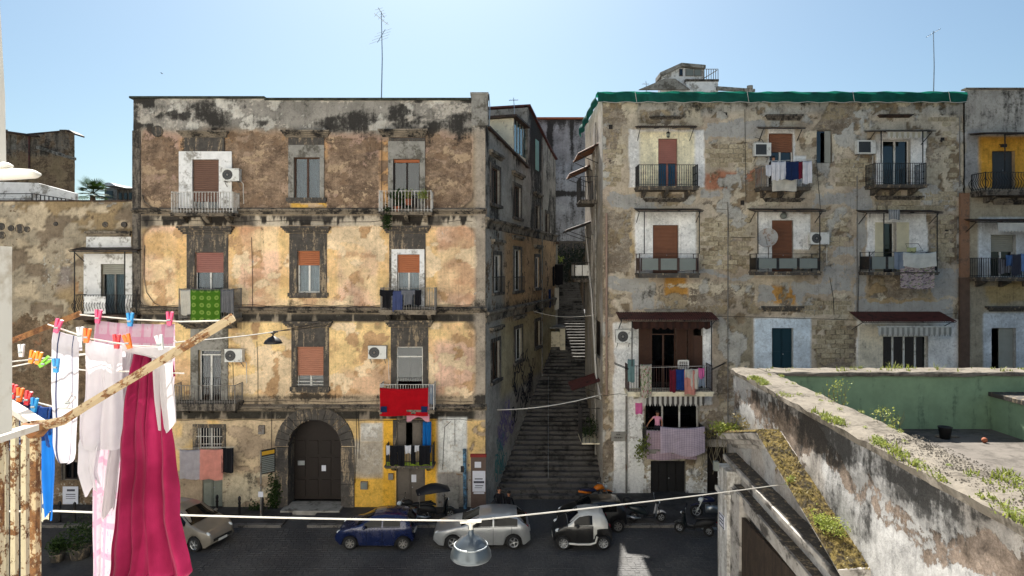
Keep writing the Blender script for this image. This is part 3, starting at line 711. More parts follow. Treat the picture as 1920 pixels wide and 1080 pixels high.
def colL(px, py, u, v):
    n = len(px); T = np.tile(np.array(lin('#8d7c66')), (n, 1)); g = np.zeros(n); pl = np.zeros(n); wh = np.zeros(n); dd = np.zeros(n)
    w1 = (fbm(u*.8, v*.8, 20)-.5)*26; w2 = (fbm(u*.8, v*.8, 30)-.5)*18
    X, Y = px+w2, py+w1
    T = lerpc(T, 1-sst(Y, 232, 262), '#8a857d'); f = 1-sst(Y, 232, 262); g += (.34+.5*sst(fbm(u*.35, v*.5, 7), .42, .58))*f; wh += .5*f*sst(fbm(u*.55, v*1.0, 8), .48, .6); g -= .45*f*sst(fbm(u*.55, v*1.0, 8), .52, .62)
    wv = (fbm(u*2.5, v*2.5, 26)-.5)*4
    st_ = vn(u*3.1, v*.35, 14)*.5+vn(u*8, v*.5, 15)*.3+vn(u*15, v*.8, 16)*.2       # narrow vertical drips
    def ring_(s_): return np.exp(-(s_/2.6)**2)
    s0 = rr(px+wv, py+wv, 264, 235, 886, 391, 30); top = 1-sst(s0, -3, 4); top *= sst(Y, 238, 256); T = lerpc(T, top, '#9f8873'); pl += .55*top; dd += -.03*top+(fbm(u*2.2, v*3.2, 12)-.5)*.1*top
    T = lerpc(T, top*sst(fbm(u*.5, v*.6, 40), .45, .6)*.75, '#a98c7e'); g += .4*top*sst(fbm(u*.9, v*.8, 42), .45, .62)*(1-sst(Y, 270, 345)*.75); wh += .2*top*sst(fbm(u*.8, v*1.6, 41), .55, .68)
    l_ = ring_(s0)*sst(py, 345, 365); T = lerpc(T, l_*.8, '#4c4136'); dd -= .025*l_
    T = lerpc(T, rm(px, Y, 336, 252, 440, 300)*.8+rm(px, Y, 528, 258, 616, 300)*.8+rm(px+w2*.3, Y, 712, 258, 732, 390)+rm(px+w2*.3, Y, 792, 290, 808, 340)*.7, '#c0976a'); pl -= .4*rm(px, Y, 712, 258, 732, 390); T = lerpc(T, rm(px, py, 545, 378, 612, 389, 2), '#c9a050'); pl *= 1-rm(px, py, 545, 378, 612, 389, 2)
    f = rm(px, py, 250, 404, 912, 427, 3); T = lerpc(T, f, '#b3a795'); T = lerpc(T, f*sst(st_-np.clip((py-404)/24, 0, 1)*.34, .3, .4), '#37332f'); T = lerpc(T, f*np.clip(rm(px, py, 430, 400, 478, 430)+rm(px, py, 545, 400, 610, 415)+rm(px, py, 805, 400, 830, 430)+rm(px, py, 250, 400, 290, 430), 0, 1)*.85, '#3a3633'); g += .12*f
    s2 = rr(px+wv, py+wv, 268, 425, 894, 577, 25); p2 = 1-sst(s2, -2, 3); T = lerpc(T, p2, '#dfc298')
    T = lerpc(T, p2*sst(fbm(u*.45, v*.5, 44), .42, .6), '#d8b498'); T = lerpc(T, p2*sst(fbm(u*.35+9, v*.4, 46), .52, .66)*.8, '#bd9576'); T = lerpc(T, p2*sst(fbm(u*1.6, v*2.2, 47), .56, .66)*.6, '#b58868')
    for (a, b) in ((330, 352), (428, 447), (522, 545), (612, 634), (708, 733), (797, 820)): T = lerpc(T, rm(px+w2*.4, py, a, 428, b, 562, 5)*.6, '#dab677')
    T = lerpc(T, rm(X, Y, 270, 432, 330, 480, 9)*.6, '#dab677')
    g += .16*p2*sst(fbm(u*.9, v*.9, 48), .5, .65)+.5*p2*rm(px+w2*.3, py, 488, 415, 498, 470, 4)+.12*p2*sst(py, 540, 575); pl += .26*p2*sst(fbm(u*.6, v*.7, 52), .5, .6); wh += .3*p2*sst(fbm(u*.8, v*.5, 54), .52, .62)
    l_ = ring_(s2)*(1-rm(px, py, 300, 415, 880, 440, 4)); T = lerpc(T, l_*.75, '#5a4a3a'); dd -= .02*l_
    f = rm(px, py, 250, 560, 912, 583, 5)*(1-p2*.8); T = lerpc(T, f*.8, '#aa9985'); g += .34*f
    f = rm(px, py, 250, 588, 912, 604, 3); T = lerpc(T, f, '#8b8070'); T = lerpc(T, f*sst(st_-np.clip((py-588)/20, 0, 1)*.22, .22, .34), '#36332f'); g += .12*f
    s1 = rr(px+wv, py+wv, 268, 605, 894, 747, 25); p1 = 1-sst(s1, -2, 3); T = lerpc(T, p1, '#dfc08a'); T = lerpc(T, p1*sst(fbm(u*.4, v*.45, 56), .46, .62)*.8, '#d9b28a'); T = lerpc(T, p1*rm(X, Y, 812, 640, 895, 745, 10), '#d0ac94')
    T = lerpc(T, p1*rm(X, Y, 640, 690, 740, 750, 12)*.8, '#c7a588'); T = lerpc(T, p1*sst(fbm(u*1.6, v*2.2, 49), .57, .67)*.5, '#b8906a'); g += .14*p1*sst(fbm(u*1.1, v*.8, 58), .5, .65)+.14*p1*sst(py, 715, 745); pl += .16*p1*sst(fbm(u*.6, v*.7, 53), .52, .62)
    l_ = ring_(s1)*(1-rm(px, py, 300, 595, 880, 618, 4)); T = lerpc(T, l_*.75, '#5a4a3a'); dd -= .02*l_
    T = lerpc(T, rm(px, py, 250, 604, 912, 618, 3)*sst(st_, .55, .66)*.6, '#5b5044')
    f = rm(px, py, 250, 740, 912, 764, 5); T = lerpc(T, f*.8, '#a4937c'); g += .42*f; wh += .2*f
    f = rm(px, py, 250, 770, 912, 787, 2); T = lerpc(T, f, '#81776a'); T = lerpc(T, f*sst(st_-np.clip((py-770)/18, 0, 1)*.22, .22, .34), '#37342f'); g += .14*f
    gr = sst(py, 785, 790); T = lerpc(T, gr, '#cdae78'); T = lerpc(T, gr*sst(fbm(u*.6, v*.5, 60), .44, .56)*.85, '#b7a58c'); g += .2*gr*sst(fbm(u*.8, v*.8, 62), .48, .62); pl += .36*gr*sst(fbm(u*.5, v*.6, 64), .5, .6)
    f = rm(X, Y, 336, 888, 520, 960, 8); T = lerpc(T, f, '#c1b49a'); pl = pl*(1-f)+.3*f; wh += .3*f; g += .26*f
    f = rm(X, Y, 655, 822, 742, 893, 7); T = lerpc(T, f, '#a99f90'); wh += .42*f; g += .12*f
    f = rm(px+w2*.3, py+w1*.3, 676, 792, 718, 826, 2); T = lerpc(T, f, '#c6c2ba'); wh += .5*f; pl *= 1-f
    f = rm(px+w2*.2, py+w1*.3, 661, 898, 741, 960, 3); T = lerpc(T, f, '#d6a94c'); pl *= 1-f; g *= 1-.6*f; wh *= 1-f
    f = np.clip(rm(px, py, 718, 786, 743, 960, 1.5)+rm(px, py, 794, 786, 818, 960, 1.5), 0, 1); T = lerpc(T, f, '#dba83e'); pl *= 1-f; g *= 1-.6*f; wh *= 1-f
    f = rm(px+w2*.15, py+w1*.15, 822, 783, 876, 886, 2); T = lerpc(T, f, '#cfcfcb'); pl *= 1-f; g *= 1-.8*f; wh += .4*f
    f = rm(px, Y, 820, 886, 905, 960, 4); T = lerpc(T, f, '#8f8a84'); g += .25*f
    pan = np.clip(p2+p1, 0, 1)
    fl = fbm(u*.75, v*.95, 18)*pan+.06*pan*np.clip(sst(py, 500, 575)*(py < 590)+sst(py, 690, 745)*(py < 760), 0, 1); T, dd, f = layer(T, dd, fl, .6, '#dcc3a0', .012, rim=.12); T, dd, f = layer(T, dd, fbm(u*1.3, v*1.3, 24)*pan, .65, '#b8956f', .025, rim=.25)
    T, dd, f = layer(T, dd, fbm(u*.9, v*1.3, 19)*gr*(py > 790)*(1-rm(px, py, 655, 786, 880, 960, 2)), .55, '#a4917a', .02); T, dd, f = layer(T, dd, fbm(u*1.6, v*2.6, 11)*top, .56, '#836c58', .03); T, dd, f = layer(T, dd, fbm(u*1.1, v*2.0, 13)*top, .6, '#b29a7e', -.015)
    T, dd, f = layer(T, dd, fbm(u*1.4, v*1.4, 17)*(1-sst(py, 240, 262)), .6, '#b9b4aa', -.01)
    e = np.clip(1-sst(px, 258, 270)+sst(px, 884, 897), 0, 1)*gr.__rsub__(1); T = lerpc(T, e*.85, '#9a9083'); g += .34*e; pl += .16*e; wh += .26*e
    wnd = rm(px, Y*.4+py*.6, 322, 268, 440, 300, 8)
    g += .25*np.clip(rm(px, py, 538, 375, 616, 392)+rm(px, py, 540, 555, 616, 572)+rm(px, py, 545, 730, 618, 748), 0, 1)
    T = T*(.92+.16*fbm(u*1.7, v*1.7, 70))[:, None]
    return T, np.stack([g, pl, wh], 1), dd
hl = hol(LW.values(), YL, XL0)+[(FX(AR[0], YL)-XL0, 0, FX(AR[2], YL)-XL0, asp, 1)]
tess_wall('facade_wall', bl, m_L, (XL0, YL, 0), (1, 0, 0), XL1-XL0, ZL, hl, .065, colL,
          skip=lambda u, v: ((u+XL0-acx)**2+(v-asp)**2 < arr**2) & (v > asp-.01))
M().box(XL0, YL+.5, 0, XL0+.3, YL+12, ZL-.1).box(XL0+.301, YL+11.7, 0, XL1-.3, YL+12, ZL-.1).obj('rear_wall', greypl, bl)
M().box(XL0+.01, YL+.06, ZL-.55, XL1-.35, YL+11.9, ZL-.35).obj('roof', greypl, bl)
capm = simple('roof_tile_cap', '#3d4238', .9, .3, 4, dirt='#23261f', dirtamt=.6, bump=.4)
m = M(); m.box(XL0-.15, YL-.12, ZL, FX(497, YL), YL+.4, ZL+.1); m.box(FX(497, YL)+.001, YL-.12, ZL-.09, FX(884, YL), YL+.4, ZL+.02); m.obj('parapet_cap', capm, bl)
m = M(); m.box(FX(884, YL), YL-.06, ZL-1.35, XL1+.12, YL+1.0, ZL+.18); m.box(FX(883, YL)-.03, YL-.1, ZL+.181, XL1+.16, YL+1.05, ZL+.3); m.obj('chimney', greypl, bl)
# string courses
for nm, py, s in (('string_course', 396, 11), ('string_course', 581, 12), ('string_course', 764, 13)):
    z = FZ(py, YL); band(bl, nm, (XL0-.02, YL, 0), (1, 0, 0), XL1-XL0+.1, [(-.02, z-.16), (.06, z-.14), (.08, z-.06), (.2, z-.02), (.25, z+.03), (.26, z+.09), (.12, z+.13), (-.02, z+.17)], ledge, .16, .02, s)
m = M(); m.box(XL0-.03, YL-.05, 0, FX(264, YL), YL-.003, ZL-1.6); m.obj('corner_strip', stone2, bl)
# top floor surrounds, cornices, windows
for (x0, x1, y0, y1) in ((337, 430, 247, 258), (530, 620, 246, 258), (711, 803, 244, 257)): cornice(bl, YL, x0, x1, y0, y1, .34, ledge)
for (x0, x1) in ((346, 421), (541, 608), (728, 797)): M().box(FX(x0, YL), YL-.05, FZ(283.5 if x0 < 500 else (271.5 if x0 < 700 else 264.5), YL), FX(x1, YL), YL+.01, FZ(258.5, YL)).obj('frieze', stone, bl)
surround(bl, YL, (336, 284, 435, 400), LW['a1'], .045, whitepl)
surround(bl, YL, (541, 272, 608, 372), LW['a2'], .05, greypl); surround(bl, YL, (728, 265, 797, 398), LW['a3'], .05, greypl)
win(bl, YL, LW['a1'], whitefr, .16, .05, 2, sh_brown, .78, glassdk, door=True)
win(bl, YL, LW['a2'], brownfr, .16, .06, 2, None, 0, glass, greycurt, sill=(538, 371, 613, 378))
win(bl, YL, LW['a3'], darkwood, .2, .07, 2, sh_orange, .06, glassdk, redcurt, door=True, panel=.25)
# second floor
for (x0, x1, y0, y1) in ((337, 440, 425, 439), (531, 621, 425, 437), (718, 808, 424, 437)): cornice(bl, YL, x0, x1, y0, y1, .4, stone)
surround(bl, YL, (351, 439.5, 428, 600), LW['b1'], .06, stone); surround(bl, YL, (543, 437.5, 613, 549), LW['b2'], .06, stone)
surround(bl, YL, (730, 437.5, 798, 584), (734, 467, 796, 584), .06, stone); surround(bl, YL, (734.2, 467.2, 795.8, 584), LW['b3'], .045, whitepl)
win(bl, YL, LW['b1'], whitefr, .16, .05, 2, sh_red, .3, glass, greycurt, door=True)
win(bl, YL, LW['b2'], whitefr, .14, .07, 2, sh_orange, .35, glass, sheer, sill=(541, 549, 616, 556))
win(bl, YL, LW['b3'], whitefr, .16, .06, 2, sh_orange, .32, glass, sheer, door=True)
# first floor
for (x0, x1, y0, y1) in ((343, 441, 603, 616), (533, 625, 602, 614), (723, 813, 600, 613)): cornice(bl, YL, x0, x1, y0, y1, .4, stone)
surround(bl, YL, (358, 616.5, 428, 757), LW['c1'], .06, greypl); surround(bl, YL, (547, 614.5, 617, 726), LW['c2'], .06, stone); surround(bl, YL, (733, 613.5, 803, 757), LW['c3'], .06, stone)
win(bl, YL, LW['c1'], whitefr, .2, .07, 2, None, 0, glass, redcurt, door=True, transom=.1)
win(bl, YL, LW['c2'], whitefr, .16, .05, 2, sh_salmon, .72, glassdk, sill=(545, 725, 619, 733))
win(bl, YL, LW['c3'], whitefr, .14, .06, 1, None, 0, glassdk, None, door=True, transom=.18)
m = M(); x0, z0, x1, z1 = ph(YL, LW['c2']); 
for zz in (.12, .28): m.box(x0, YL-.02, z0+zz, x1, YL+.01, z0+zz+.035)
m.obj('window_bar', railwhite, bl)
win(bl, YL+.12, (750, 668, 787, 757), darkwood, .14, .06, 2, None, 0, glass, sheer, door=True, panel=.3)
# ground floor
surround(bl, YL, (362, 795, 424, 842), LW['d1'], .05, stone); win(bl, YL, LW['d1'], whitefr, .2, .06, 2, None, 0, glassdk)
m = M(); x0, z0, x1, z1 = ph(YL, LW['d1'])
for i in range(9): xx = x0+(x1-x0)*(i+.5)/9; m.box(xx-.012, YL-.09, z0, xx+.012, YL-.066, z1)
for zz in (.25, .6): m.box(x0-.05, YL-.1, z0+(z1-z0)*zz, x1+.05, YL-.09, z0+(z1-z0)*zz+.03)
m.obj('window_grille', railwhite, bl)
surround(bl, YL, (737, 787, 797, 838), LW['d2'], .05, stone)
x0, z0, x1, z1 = ph(YL, LW['d2'])
for s in (-1, 1):
    cx = (x0+x1)/2+s*(x1-x0)*.33; m = M(); m.box(cx-.24, YL+.05, z0, cx+.24, YL+.1, z1-.02); m.box(cx-.17, YL+.03, z0+.1, cx+.17, YL+.049, z0+.5); m.box(cx-.17, YL+.03, z0+.6, cx+.17, YL+.049, z1-.12); m.obj('shutter_leaf', greydoor, bl)
door(bl, YL, LW['e1'], greendoor, .1, 2, 3); door(bl, YL, LW['e2'], greydoor, .12, 2, 3)
# gateway arch of separate stones
YA0, YA1 = YL-.08, YL+.9; ro = arr+.66
for i in range(15):
    a0, a1 = math.pi*i/15+.006, math.pi*(i+1)/15-.006; q = rng.uniform(-.012, .012)
    P = [(acx+arr*math.cos(a0), asp+arr*math.sin(a0)), (acx+ro*math.cos(a0), asp+ro*math.sin(a0)), (acx+ro*math.cos((a0+a1)/2), asp+ro*math.sin((a0+a1)/2)), (acx+ro*math.cos(a1), asp+ro*math.sin(a1)), (acx+arr*math.cos(a1), asp+arr*math.sin(a1)), (acx+arr*math.cos((a0+a1)/2), asp+arr*math.sin((a0+a1)/2))]
    M().prism(P, YA0+q, YA1, 'y').obj('arch_stone', stone, bl)
for s in (-1, 1):
    zz = .02
    while zz < asp-.1:
        h = min(.62, asp-zz); a, c = sorted((acx+s*arr, acx+s*ro)); M().box(a, YA0+rng.uniform(-.012, .012), zz+.006, c, YA1, zz+h-.006).obj('arch_stone', stone, bl); zz += h
gt = M(); gt.box(acx-arr, YA1-.06, FZ(947, YL), acx+arr, YA1+.02, asp+.1)
gt.prism([(acx+(arr+.02)*math.cos(math.pi*i/20), asp+.101+(arr-.1)*math.sin(math.pi*i/20)) for i in range(21)], YA1-.06, YA1+.02, 'y'); go = gt.obj('gate', darkwood, bl)
zg = FZ(947, YL)
for i in range(4):
    for (a, b_) in ((.15, 1.0), (1.15, 2.15), (2.3, asp-zg+.05)):
        xx = acx-arr+(2*arr)*(i+.5)/4; M().box(xx-.24, YA1-.1, zg+a, xx+.24, YA1-.061, zg+b_).obj('gate_panel', darkwood, go)
M().box(acx+.1, YA1-.112, zg+1.45, acx+.32, YA1-.104, zg+1.75).obj('notice', paper, go)
M().box(acx-arr+.2, YA1-.112, zg+1.75, acx-arr+.55, YA1-.104, zg+1.98).obj('name_plate', alu, go)
M().box(acx-arr-.15, YL-.75, .0, acx+arr+.1, YL+.56, zg-.004).obj('threshold', greypl, bl)
# little fittings, cables and pipes
for q in ((486, 797, 497, 813), (677, 902, 690, 916), (729, 887, 738, 898)): x0, z0, x1, z1 = ph(YL, q); M().box(x0, YL-.15, z0, x1, YL-.005, z1).obj('meter_box', railgrey, bl)
for pts in (((472, 445), (474, 520), (474, 575)), ((482, 640), (484, 700), (484, 762)), ((437, 676), (438, 720), (437, 755)), ((510, 770), (509, 850), (509, 900)), ((668, 770), (669, 830), (666, 905)), ((672, 770), (674, 830), (673, 860)), ((716, 260), (716, 330), (715, 395)), ((845, 790), (834, 800), (832, 830), (830, 880)), ((853, 786), (853, 835))):
    cable(bl, [(FX(a, YL), YL-.03, FZ(b_, YL)) for a, b_ in pts])
for (y, s) in ((573, 1), (752, 2), (785, 3), (415, 4)):
    r = random.Random(s); cable(bl, [(FX(x, YL), YL-.29 if y in (785,) else YL-.04, FZ(y+r.uniform(-2, 2), YL)) for x in range(262, 910, 24)], .012)
cable(bl, [(FX(x, YL), YL-.05, FZ(y, YL)) for x, y in ((268, 365), (272, 378), (284, 388), (300, 392))], .03, ledge)
cable(bl, [(FX(x, YL), YL-.05, FZ(y, YL)) for x, y in ((272, 460), (271, 520), (276, 548), (290, 568), (305, 575))], .02, ledge)
# balconies
BW1 = balcony(bl, YL, 322, 436, 360, 399, 405, .75, railwhite, ledge, 'bars', .145, .014)
BW3 = balcony(bl, YL, 711, 808, 358, 397, 403, .75, railwhite, ledge, 'bars', .15, .013)
BW4 = balcony(bl, YL, 336, 438, 542, 598, 606, .9, railgrey, ledge, 'bars', .12, .01)
BW6 = balcony(bl, YL, 714, 815, 540, 581, 590, .8, railgrey, ledge, 'bars', .12, .01)
BW7 = balcony(bl, YL, 322, 440, 723, 757, 770, .9, railgrey, stone2, 'bars', .12, .01)
BW9 = balcony(bl, YL, 713, 813, 721, 768, 776, .8, railwhite, ledge, 'bars', .12, .011)
BD2 = balcony(bl, YL, 724, 811, 836, 873, 878, .7, railblack, stone, 'bars', .12, .011, corb=2)
acunit(416, 316, 448, 339, YL, 'white air conditioner beside the white-framed top floor door of the ochre palazzo')
acunit(421, 655, 454, 679, YL, 'white air conditioner beside the french door with the red curtain')
acunit(690, 649, 724, 673, YL, 'white air conditioner alone on ochre plaster, above and beside the red blanket', fan=.34)

# ================================================================== LOW TUFF BUILDING (far left)
YT = 32.6
bt = thing('tuff_building', 'low brown tuff building with a white-framed balcony door, left of the ochre palazzo', 'building', (FX(100, YT), YT, 0))
XT0, XT1, ZT = FX(-420, YT), XL0-.05, FZ(378, YT)
TW = [(190, 495, 236, 592), (118, 866, 146, 900)]
def colT(px, py, u, v):
    n = len(px); T = np.tile(np.array(lin('#8f7c5f')), (n, 1)); w1 = (fbm(u*.8, v*.8, 20)-.5)*40; Y = py+w1; X = px+(fbm(u*.7, v*.7, 23)-.5)*40
    g = .35*(1-sst(Y, 375, 400)); pl = .3*np.ones(n); wh = np.zeros(n)
    f = rm(X, Y, 70, 465, 140, 545, 14); T = lerpc(T, f, '#8a8078'); wh += .42*f; g += .2*f
    f = rm(X, Y, 20, 595, 120, 680, 14); T = lerpc(T, f, '#a17a5e'); pl += .4*f
    f = sst(Y, 640, 700); T = lerpc(T, f, '#8a7a62'); g += .32*f; pl += .35*f
    f = rm(px, py, 140, 470, 163, 550, 3); T = lerpc(T, f, '#b08a66')
    f = sst(Y, 905, 915); T = lerpc(T, f, '#b8b1a2'); wh += .4*f; dd = (fbm(u*1.8, v*2.8, 12)-.5)*.09
    T, dd, f = layer(T, dd, fbm(u*.5, v*.6, 21), .54, '#9d917d', -.015); T, dd, f = layer(T, dd, fbm(u*.9, v*1.1, 22), .58, '#7b6d5c', .03); T, dd, f = layer(T, dd, fbm(u*1.2, v*1.4, 25)*(1-sst(py, 640, 700)), .63, '#b5a58c', -.01)
    T = T*(.85+.3*fbm(u*1.3, v*2.2, 70))[:, None]
    return T, np.stack([g, pl, wh], 1), dd
tess_wall('facade_wall', bt, m_A, (XT0, YT, 0), (1, 0, 0), XT1-XT0, ZT, hol(TW, YT, XT0), .13, colT)
M().box(XT0, YT+.02, ZT-.3, XT1, YT+5, ZT-.05).obj('roof', greypl, bt); M().box(XT0, YT-.08, ZT, XT1, YT+.3, ZT+.07).obj('parapet_cap', rustbrown, bt)
M().box(XT0, YT+5, 0, XT1, YT+5.2, ZT-.3).obj('rear_wall', greypl, bt)
surround(bt, YT, (158, 476, 255, 592), TW[0], .05, whitepl); M().box(FX(163, YT), YT-.06, FZ(466, YT), FX(247, YT), YT-.002, FZ(444, YT)).obj('lintel', whitepl, bt); cornice(bt, YT, 165, 250, 434, 442, .3, ledge, 2)
win(bt, YT, TW[0], railgrey, .16, .06, 2, sh_grey, .2, glass, sheer, door=True)
win(bt, YT, TW[1], darkwood, .16, .06, 2, None, 0, glassdk); surround(bt, YT, (115, 862, 149, 900), TW[1], .05, stone2)
BT = balcony(bt, YT, 140, 256, 553, 590, 600, .9, railblack, rustbrown, 'bulge', .13, .012)
canopy(128, 257, 470, YT, 1.0, 'thin brown canopy on two posts above the balcony of the low tuff building', rustbrown, posts=[(140, BT['zt']), (234, BT['zt'])])
M().box(FX(158, YT-.96), YT-.97, FZ(588, YT-.96), FX(198, YT-.96), YT-.94, FZ(556, YT-.96)).obj('screen_board', whitepl, None, label='plain white board tied inside the curved balcony railing far left', cat='board')
# round holes of broken pipes
m = M()
for (x, y, q) in ((3, 425, .16), (22, 428, .13), (38, 429, .2), (52, 430, .13), (4, 441, .16), (105, 420, .09), (198, 421, .12), (233, 421, .12)):
    M().lathe([(.001, YT-.052), (q*.8, YT-.052), (q, YT-.07), (q*1.2, YT-.06), (q*1.25, YT+.03)], (FX(x, YT), 0, FZ(y, YT)), 12, 'y').obj('pipe_mouth', stone, bt)
# terrace wall, railing and buildings behind it
tw = M(); tw.add([(FX(-300, 37), 37, ZT-.3), (FX(140, 37), 37, ZT-.3), (FX(140, 37), 37, FZ(362, 37)), (FX(70, 37), 37, FZ(350, 37)), (FX(-300, 37), 37, FZ(328, 37))], [(0, 1, 2, 3, 4)])
tw = M(); tw.prism([(FX(-300, 37), 12), (FX(140, 37), 12), (FX(140, 37), FZ(362, 37)), (FX(70, 37), FZ(343, 37)), (FX(-300, 37), FZ(332, 37))], 37, 37.3, 'y').obj('terrace_wall', whitepl, None, label='low white roof terrace wall behind the black railing, far left', cat='wall')
rl = thing('roof_railing', 'black iron roof railing in front of the white terrace wall, far left', 'railing', (FX(60, 35), 35, ZT))
m = M(); m.bar((FX(-200, 35), 35, FZ(365, 35)), (FX(60, 35), 35, FZ(363, 35)), .05, .04); m.bar((FX(60, 35), 35, FZ(363, 35)), (FX(142, 35), 36.5, FZ(376, 35)), .05, .04); m.bar((FX(-200, 35), 35, FZ(374, 35)), (FX(60, 35), 35, FZ(373, 35)), .04, .03); m.obj('rail', railblack, rl)
for i in range(16): f = i/15; x = FX(60, 35)+(FX(142, 35)-FX(60, 35))*f; M().box(x-.02, 35+1.5*f-.02, ZT, x+.02, 35+1.5*f+.02, FZ(363+13*f, 35)).obj('post', railblack, rl)
M().lathe([(.001, YL-.02), (.2, YL-.02), (.27, YL-.06), (.3, YL+.02)], (FX(295, YL), 0, FZ(246, YL)), 14, 'y').obj('pipe_mouth', stone, bl)
bh = thing('stone_house', 'old brown stone house with a lean-to roof beyond the terrace, far left', 'building', (FX(80, 52), 52, 0))
def colH(px, py, u, v):
    n = len(px); T = np.tile(np.array(lin('#8a785e')), (n, 1)); f = 1-sst(py, 285, 300); T = lerpc(T, f, '#7d7468'); T = T*(.8+.4*fbm(u*1.2, v*2.4, 71))[:, None]
    return T, np.stack([.3+.25*f, .5*np.ones(n), .05*f], 1), (fbm(u*1.2, v*2, 12)-.5)*.14
Y_ = 52; tess_wall('facade_wall', bh, m_A, (FX(-200, Y_), Y_, 0), (1, 0, 0), FX(140, Y_)-FX(-200, Y_), FZ(243, Y_), [(FX(15, Y_)-FX(-200, Y_), FZ(280, Y_), FX(31, Y_)-FX(-200, Y_), FZ(252, Y_))], .3, colH,
    skip=lambda u, v: v > np.interp(u+FX(-200, Y_), [FX(0, Y_), FX(50, Y_), FX(54, Y_), FX(125, Y_), FX(140, Y_)], [FZ(243, Y_), FZ(254, Y_), FZ(255, Y_), FZ(244, Y_), FZ(252, Y_)]))
M().box(FX(-200, Y_), Y_+.4, 0, FX(118, Y_), Y_+.6, FZ(250, Y_)).obj('rear_wall', greypl, bh)
m = M(); m.prism([(FX(-60, Y_), FZ(236, Y_)), (FX(75, Y_), FZ(255, Y_)), (FX(75, Y_), FZ(258, Y_)), (FX(-60, Y_), FZ(240, Y_))], Y_-.4, Y_+.6, 'y'); m.obj('roof', rustbrown, bh); m = M(); m.prism([(FX(50, Y_), FZ(250, Y_)), (FX(128, Y_), FZ(243, Y_)), (FX(140, Y_), FZ(250, Y_)), (FX(140, Y_), FZ(253, Y_)), (FX(126, Y_), FZ(246, Y_)), (FX(50, Y_), FZ(253, Y_))], Y_+.05, Y_+1.2, 'y'); m.obj('roof', rustbrown, bh)
M().tube([(FX(57, Y_), Y_-.15, FZ(256, Y_)), (FX(57, Y_), Y_-.15, FZ(322, Y_))], .07, 6).obj('drainpipe', rustred, bh)
m = M(); r = random.Random(3)
for i in range(26): x = FX(70+2.7*i+r.uniform(-1, 1), Y_); z = FZ(277+i*.85, Y_); m.box(x, Y_-.1, z-.1, x+.1+r.random()*.1, Y_+.05, z+.12)
m.obj('stone_course', greypl, bh)
def colS(px, py, u, v):
    n = len(px); T = np.tile(np.array(lin('#8f8b84')), (n, 1)); return T*(.85+.3*fbm(u*.8, v*.8, 72))[:, None], np.stack([.3*np.ones(n), .1*np.ones(n), .3*np.ones(n)], 1), np.zeros(n)
fh = thing('far_house', 'small grey house with a curved roof line far behind the palm', 'building', (FX(205, 80), 80, 0))
m = M(); m.box(FX(196, 80), 80, 0, FX(218, 80), 86, FZ(352, 80)); m.obj('wall', greypl, fh); m = M(); m.prism([(FX(192+i*2.9, 80), FZ(349-6*math.sin(i/10*math.pi), 80)) for i in range(11)], 79.6, 86, 'y').obj('roof', whitepl, fh); M().box(FX(200, 80), 79.9, FZ(372, 80), FX(212, 80), 80.002, FZ(358, 80)).obj('window', glassdk, fh)
fh = thing('far_house', 'dark flat-roofed house beside the ochre palazzo corner, beyond the palm', 'building', (FX(235, 70), 70, 0))
m = M(); m.box(FX(219, 70), 70, 0, FX(262, 70), 76, FZ(356, 70)); m.obj('wall', stone2, fh); M().box(FX(217, 70), 69.7, FZ(356, 70)+.01, FX(262, 70), 76, FZ(353, 70)).obj('roof', stone, fh)
for x in (224, 234, 243): M().box(FX(x, 70), 69.9, FZ(374, 70), FX(x+5, 70), 70.002, FZ(362, 70)).obj('window', glassdk, fh)

# ================================================================== HOUSE ALONG THE STEPS (left side of the alley)
AO, AD = Vector((XL1+.01, YL+.02, 0)), Vector((.2696, .963, 0)); AN = Vector((AD.y, -AD.x, 0))
ba = thing('alley_house', 'grey stained house running up the left side of the stepped alley', 'building', tuple(AO+AD*8))
def au(px): k = (px-960)/FPX; return (k*AO.y-AO.x)/(AD.x-AD.y*k)
def ap(px, py): u = au(px); p = AO+AD*u; return u, FZ(py, p.y)
AW = [(921, 316, 936, 383), (963, 350, 976, 408), (1003, 385, 1011, 430), (925, 478, 938, 548), (963, 468, 976, 545), (1003, 482, 1011, 540), (922, 640, 936, 712), (965, 616, 978, 676), (1003, 602, 1012, 650), (1023, 400, 1029, 440)]
def ah(q): u0, u1 = au(q[0]), au(q[2]); Ym = AO.y+AD.y*(u0+u1)/2; return (u0, FZ(q[3], Ym), u1, FZ(q[1], Ym))
AHs = [ah(q) for q in AW]; LA, HA = 17.2, 22.3
topA = lambda u: np.interp(u, [0, 8.6, 8.62, 15, 17.2], [19.15, 18.35, 22.3, 20.7, 20.3])
def colA(px, py, u, v):
    n = len(px); T = np.tile(np.array(lin('#9a958c')), (n, 1)); f = rm(v, u*0, 8.2, -1, 14.2, 1, .4); T = lerpc(T, f*sst(u, 2.5, 4), '#b0906c'); T = lerpc(T, rm(v, u*0, 5, -1, 9.2, 1, .3)*sst(u, 2.2, 3)*.8, '#a89a76')
    g = .52*sst(v, 12.5, 15)*sst(fbm(u*.6, v*.25, 33), .4, .58)+.2; g += .4*rm(v, u*0, 9.2, -1, 10.2, 1, .25)+.3*sst(v, 18, 19); pl = .3*f+.1; wh = .3*sst(fbm(u*.7, v*.5, 35), .45, .6)
    T = T*(.85+.3*fbm(u*.9, v*.9, 73))[:, None]
    return T, np.stack([g, pl, wh], 1), (fbm(u*1.5, v*2, 12)-.5)*.04
tess_wall('facade_wall', ba, m_A, AO, AD, LA, HA, AHs, .14, colA, skip=lambda u, v: v > topA(u))
def abox(m, u0, u1, o0, o1, z0, z1):
    c = AO+AD*(u0+u1)/2+AN*(o0+o1)/2+UP*(z0+z1)/2; return m.obox(c, AD*(u1-u0)/2, AN*(o1-o0)/2, UP*(z1-z0)/2)
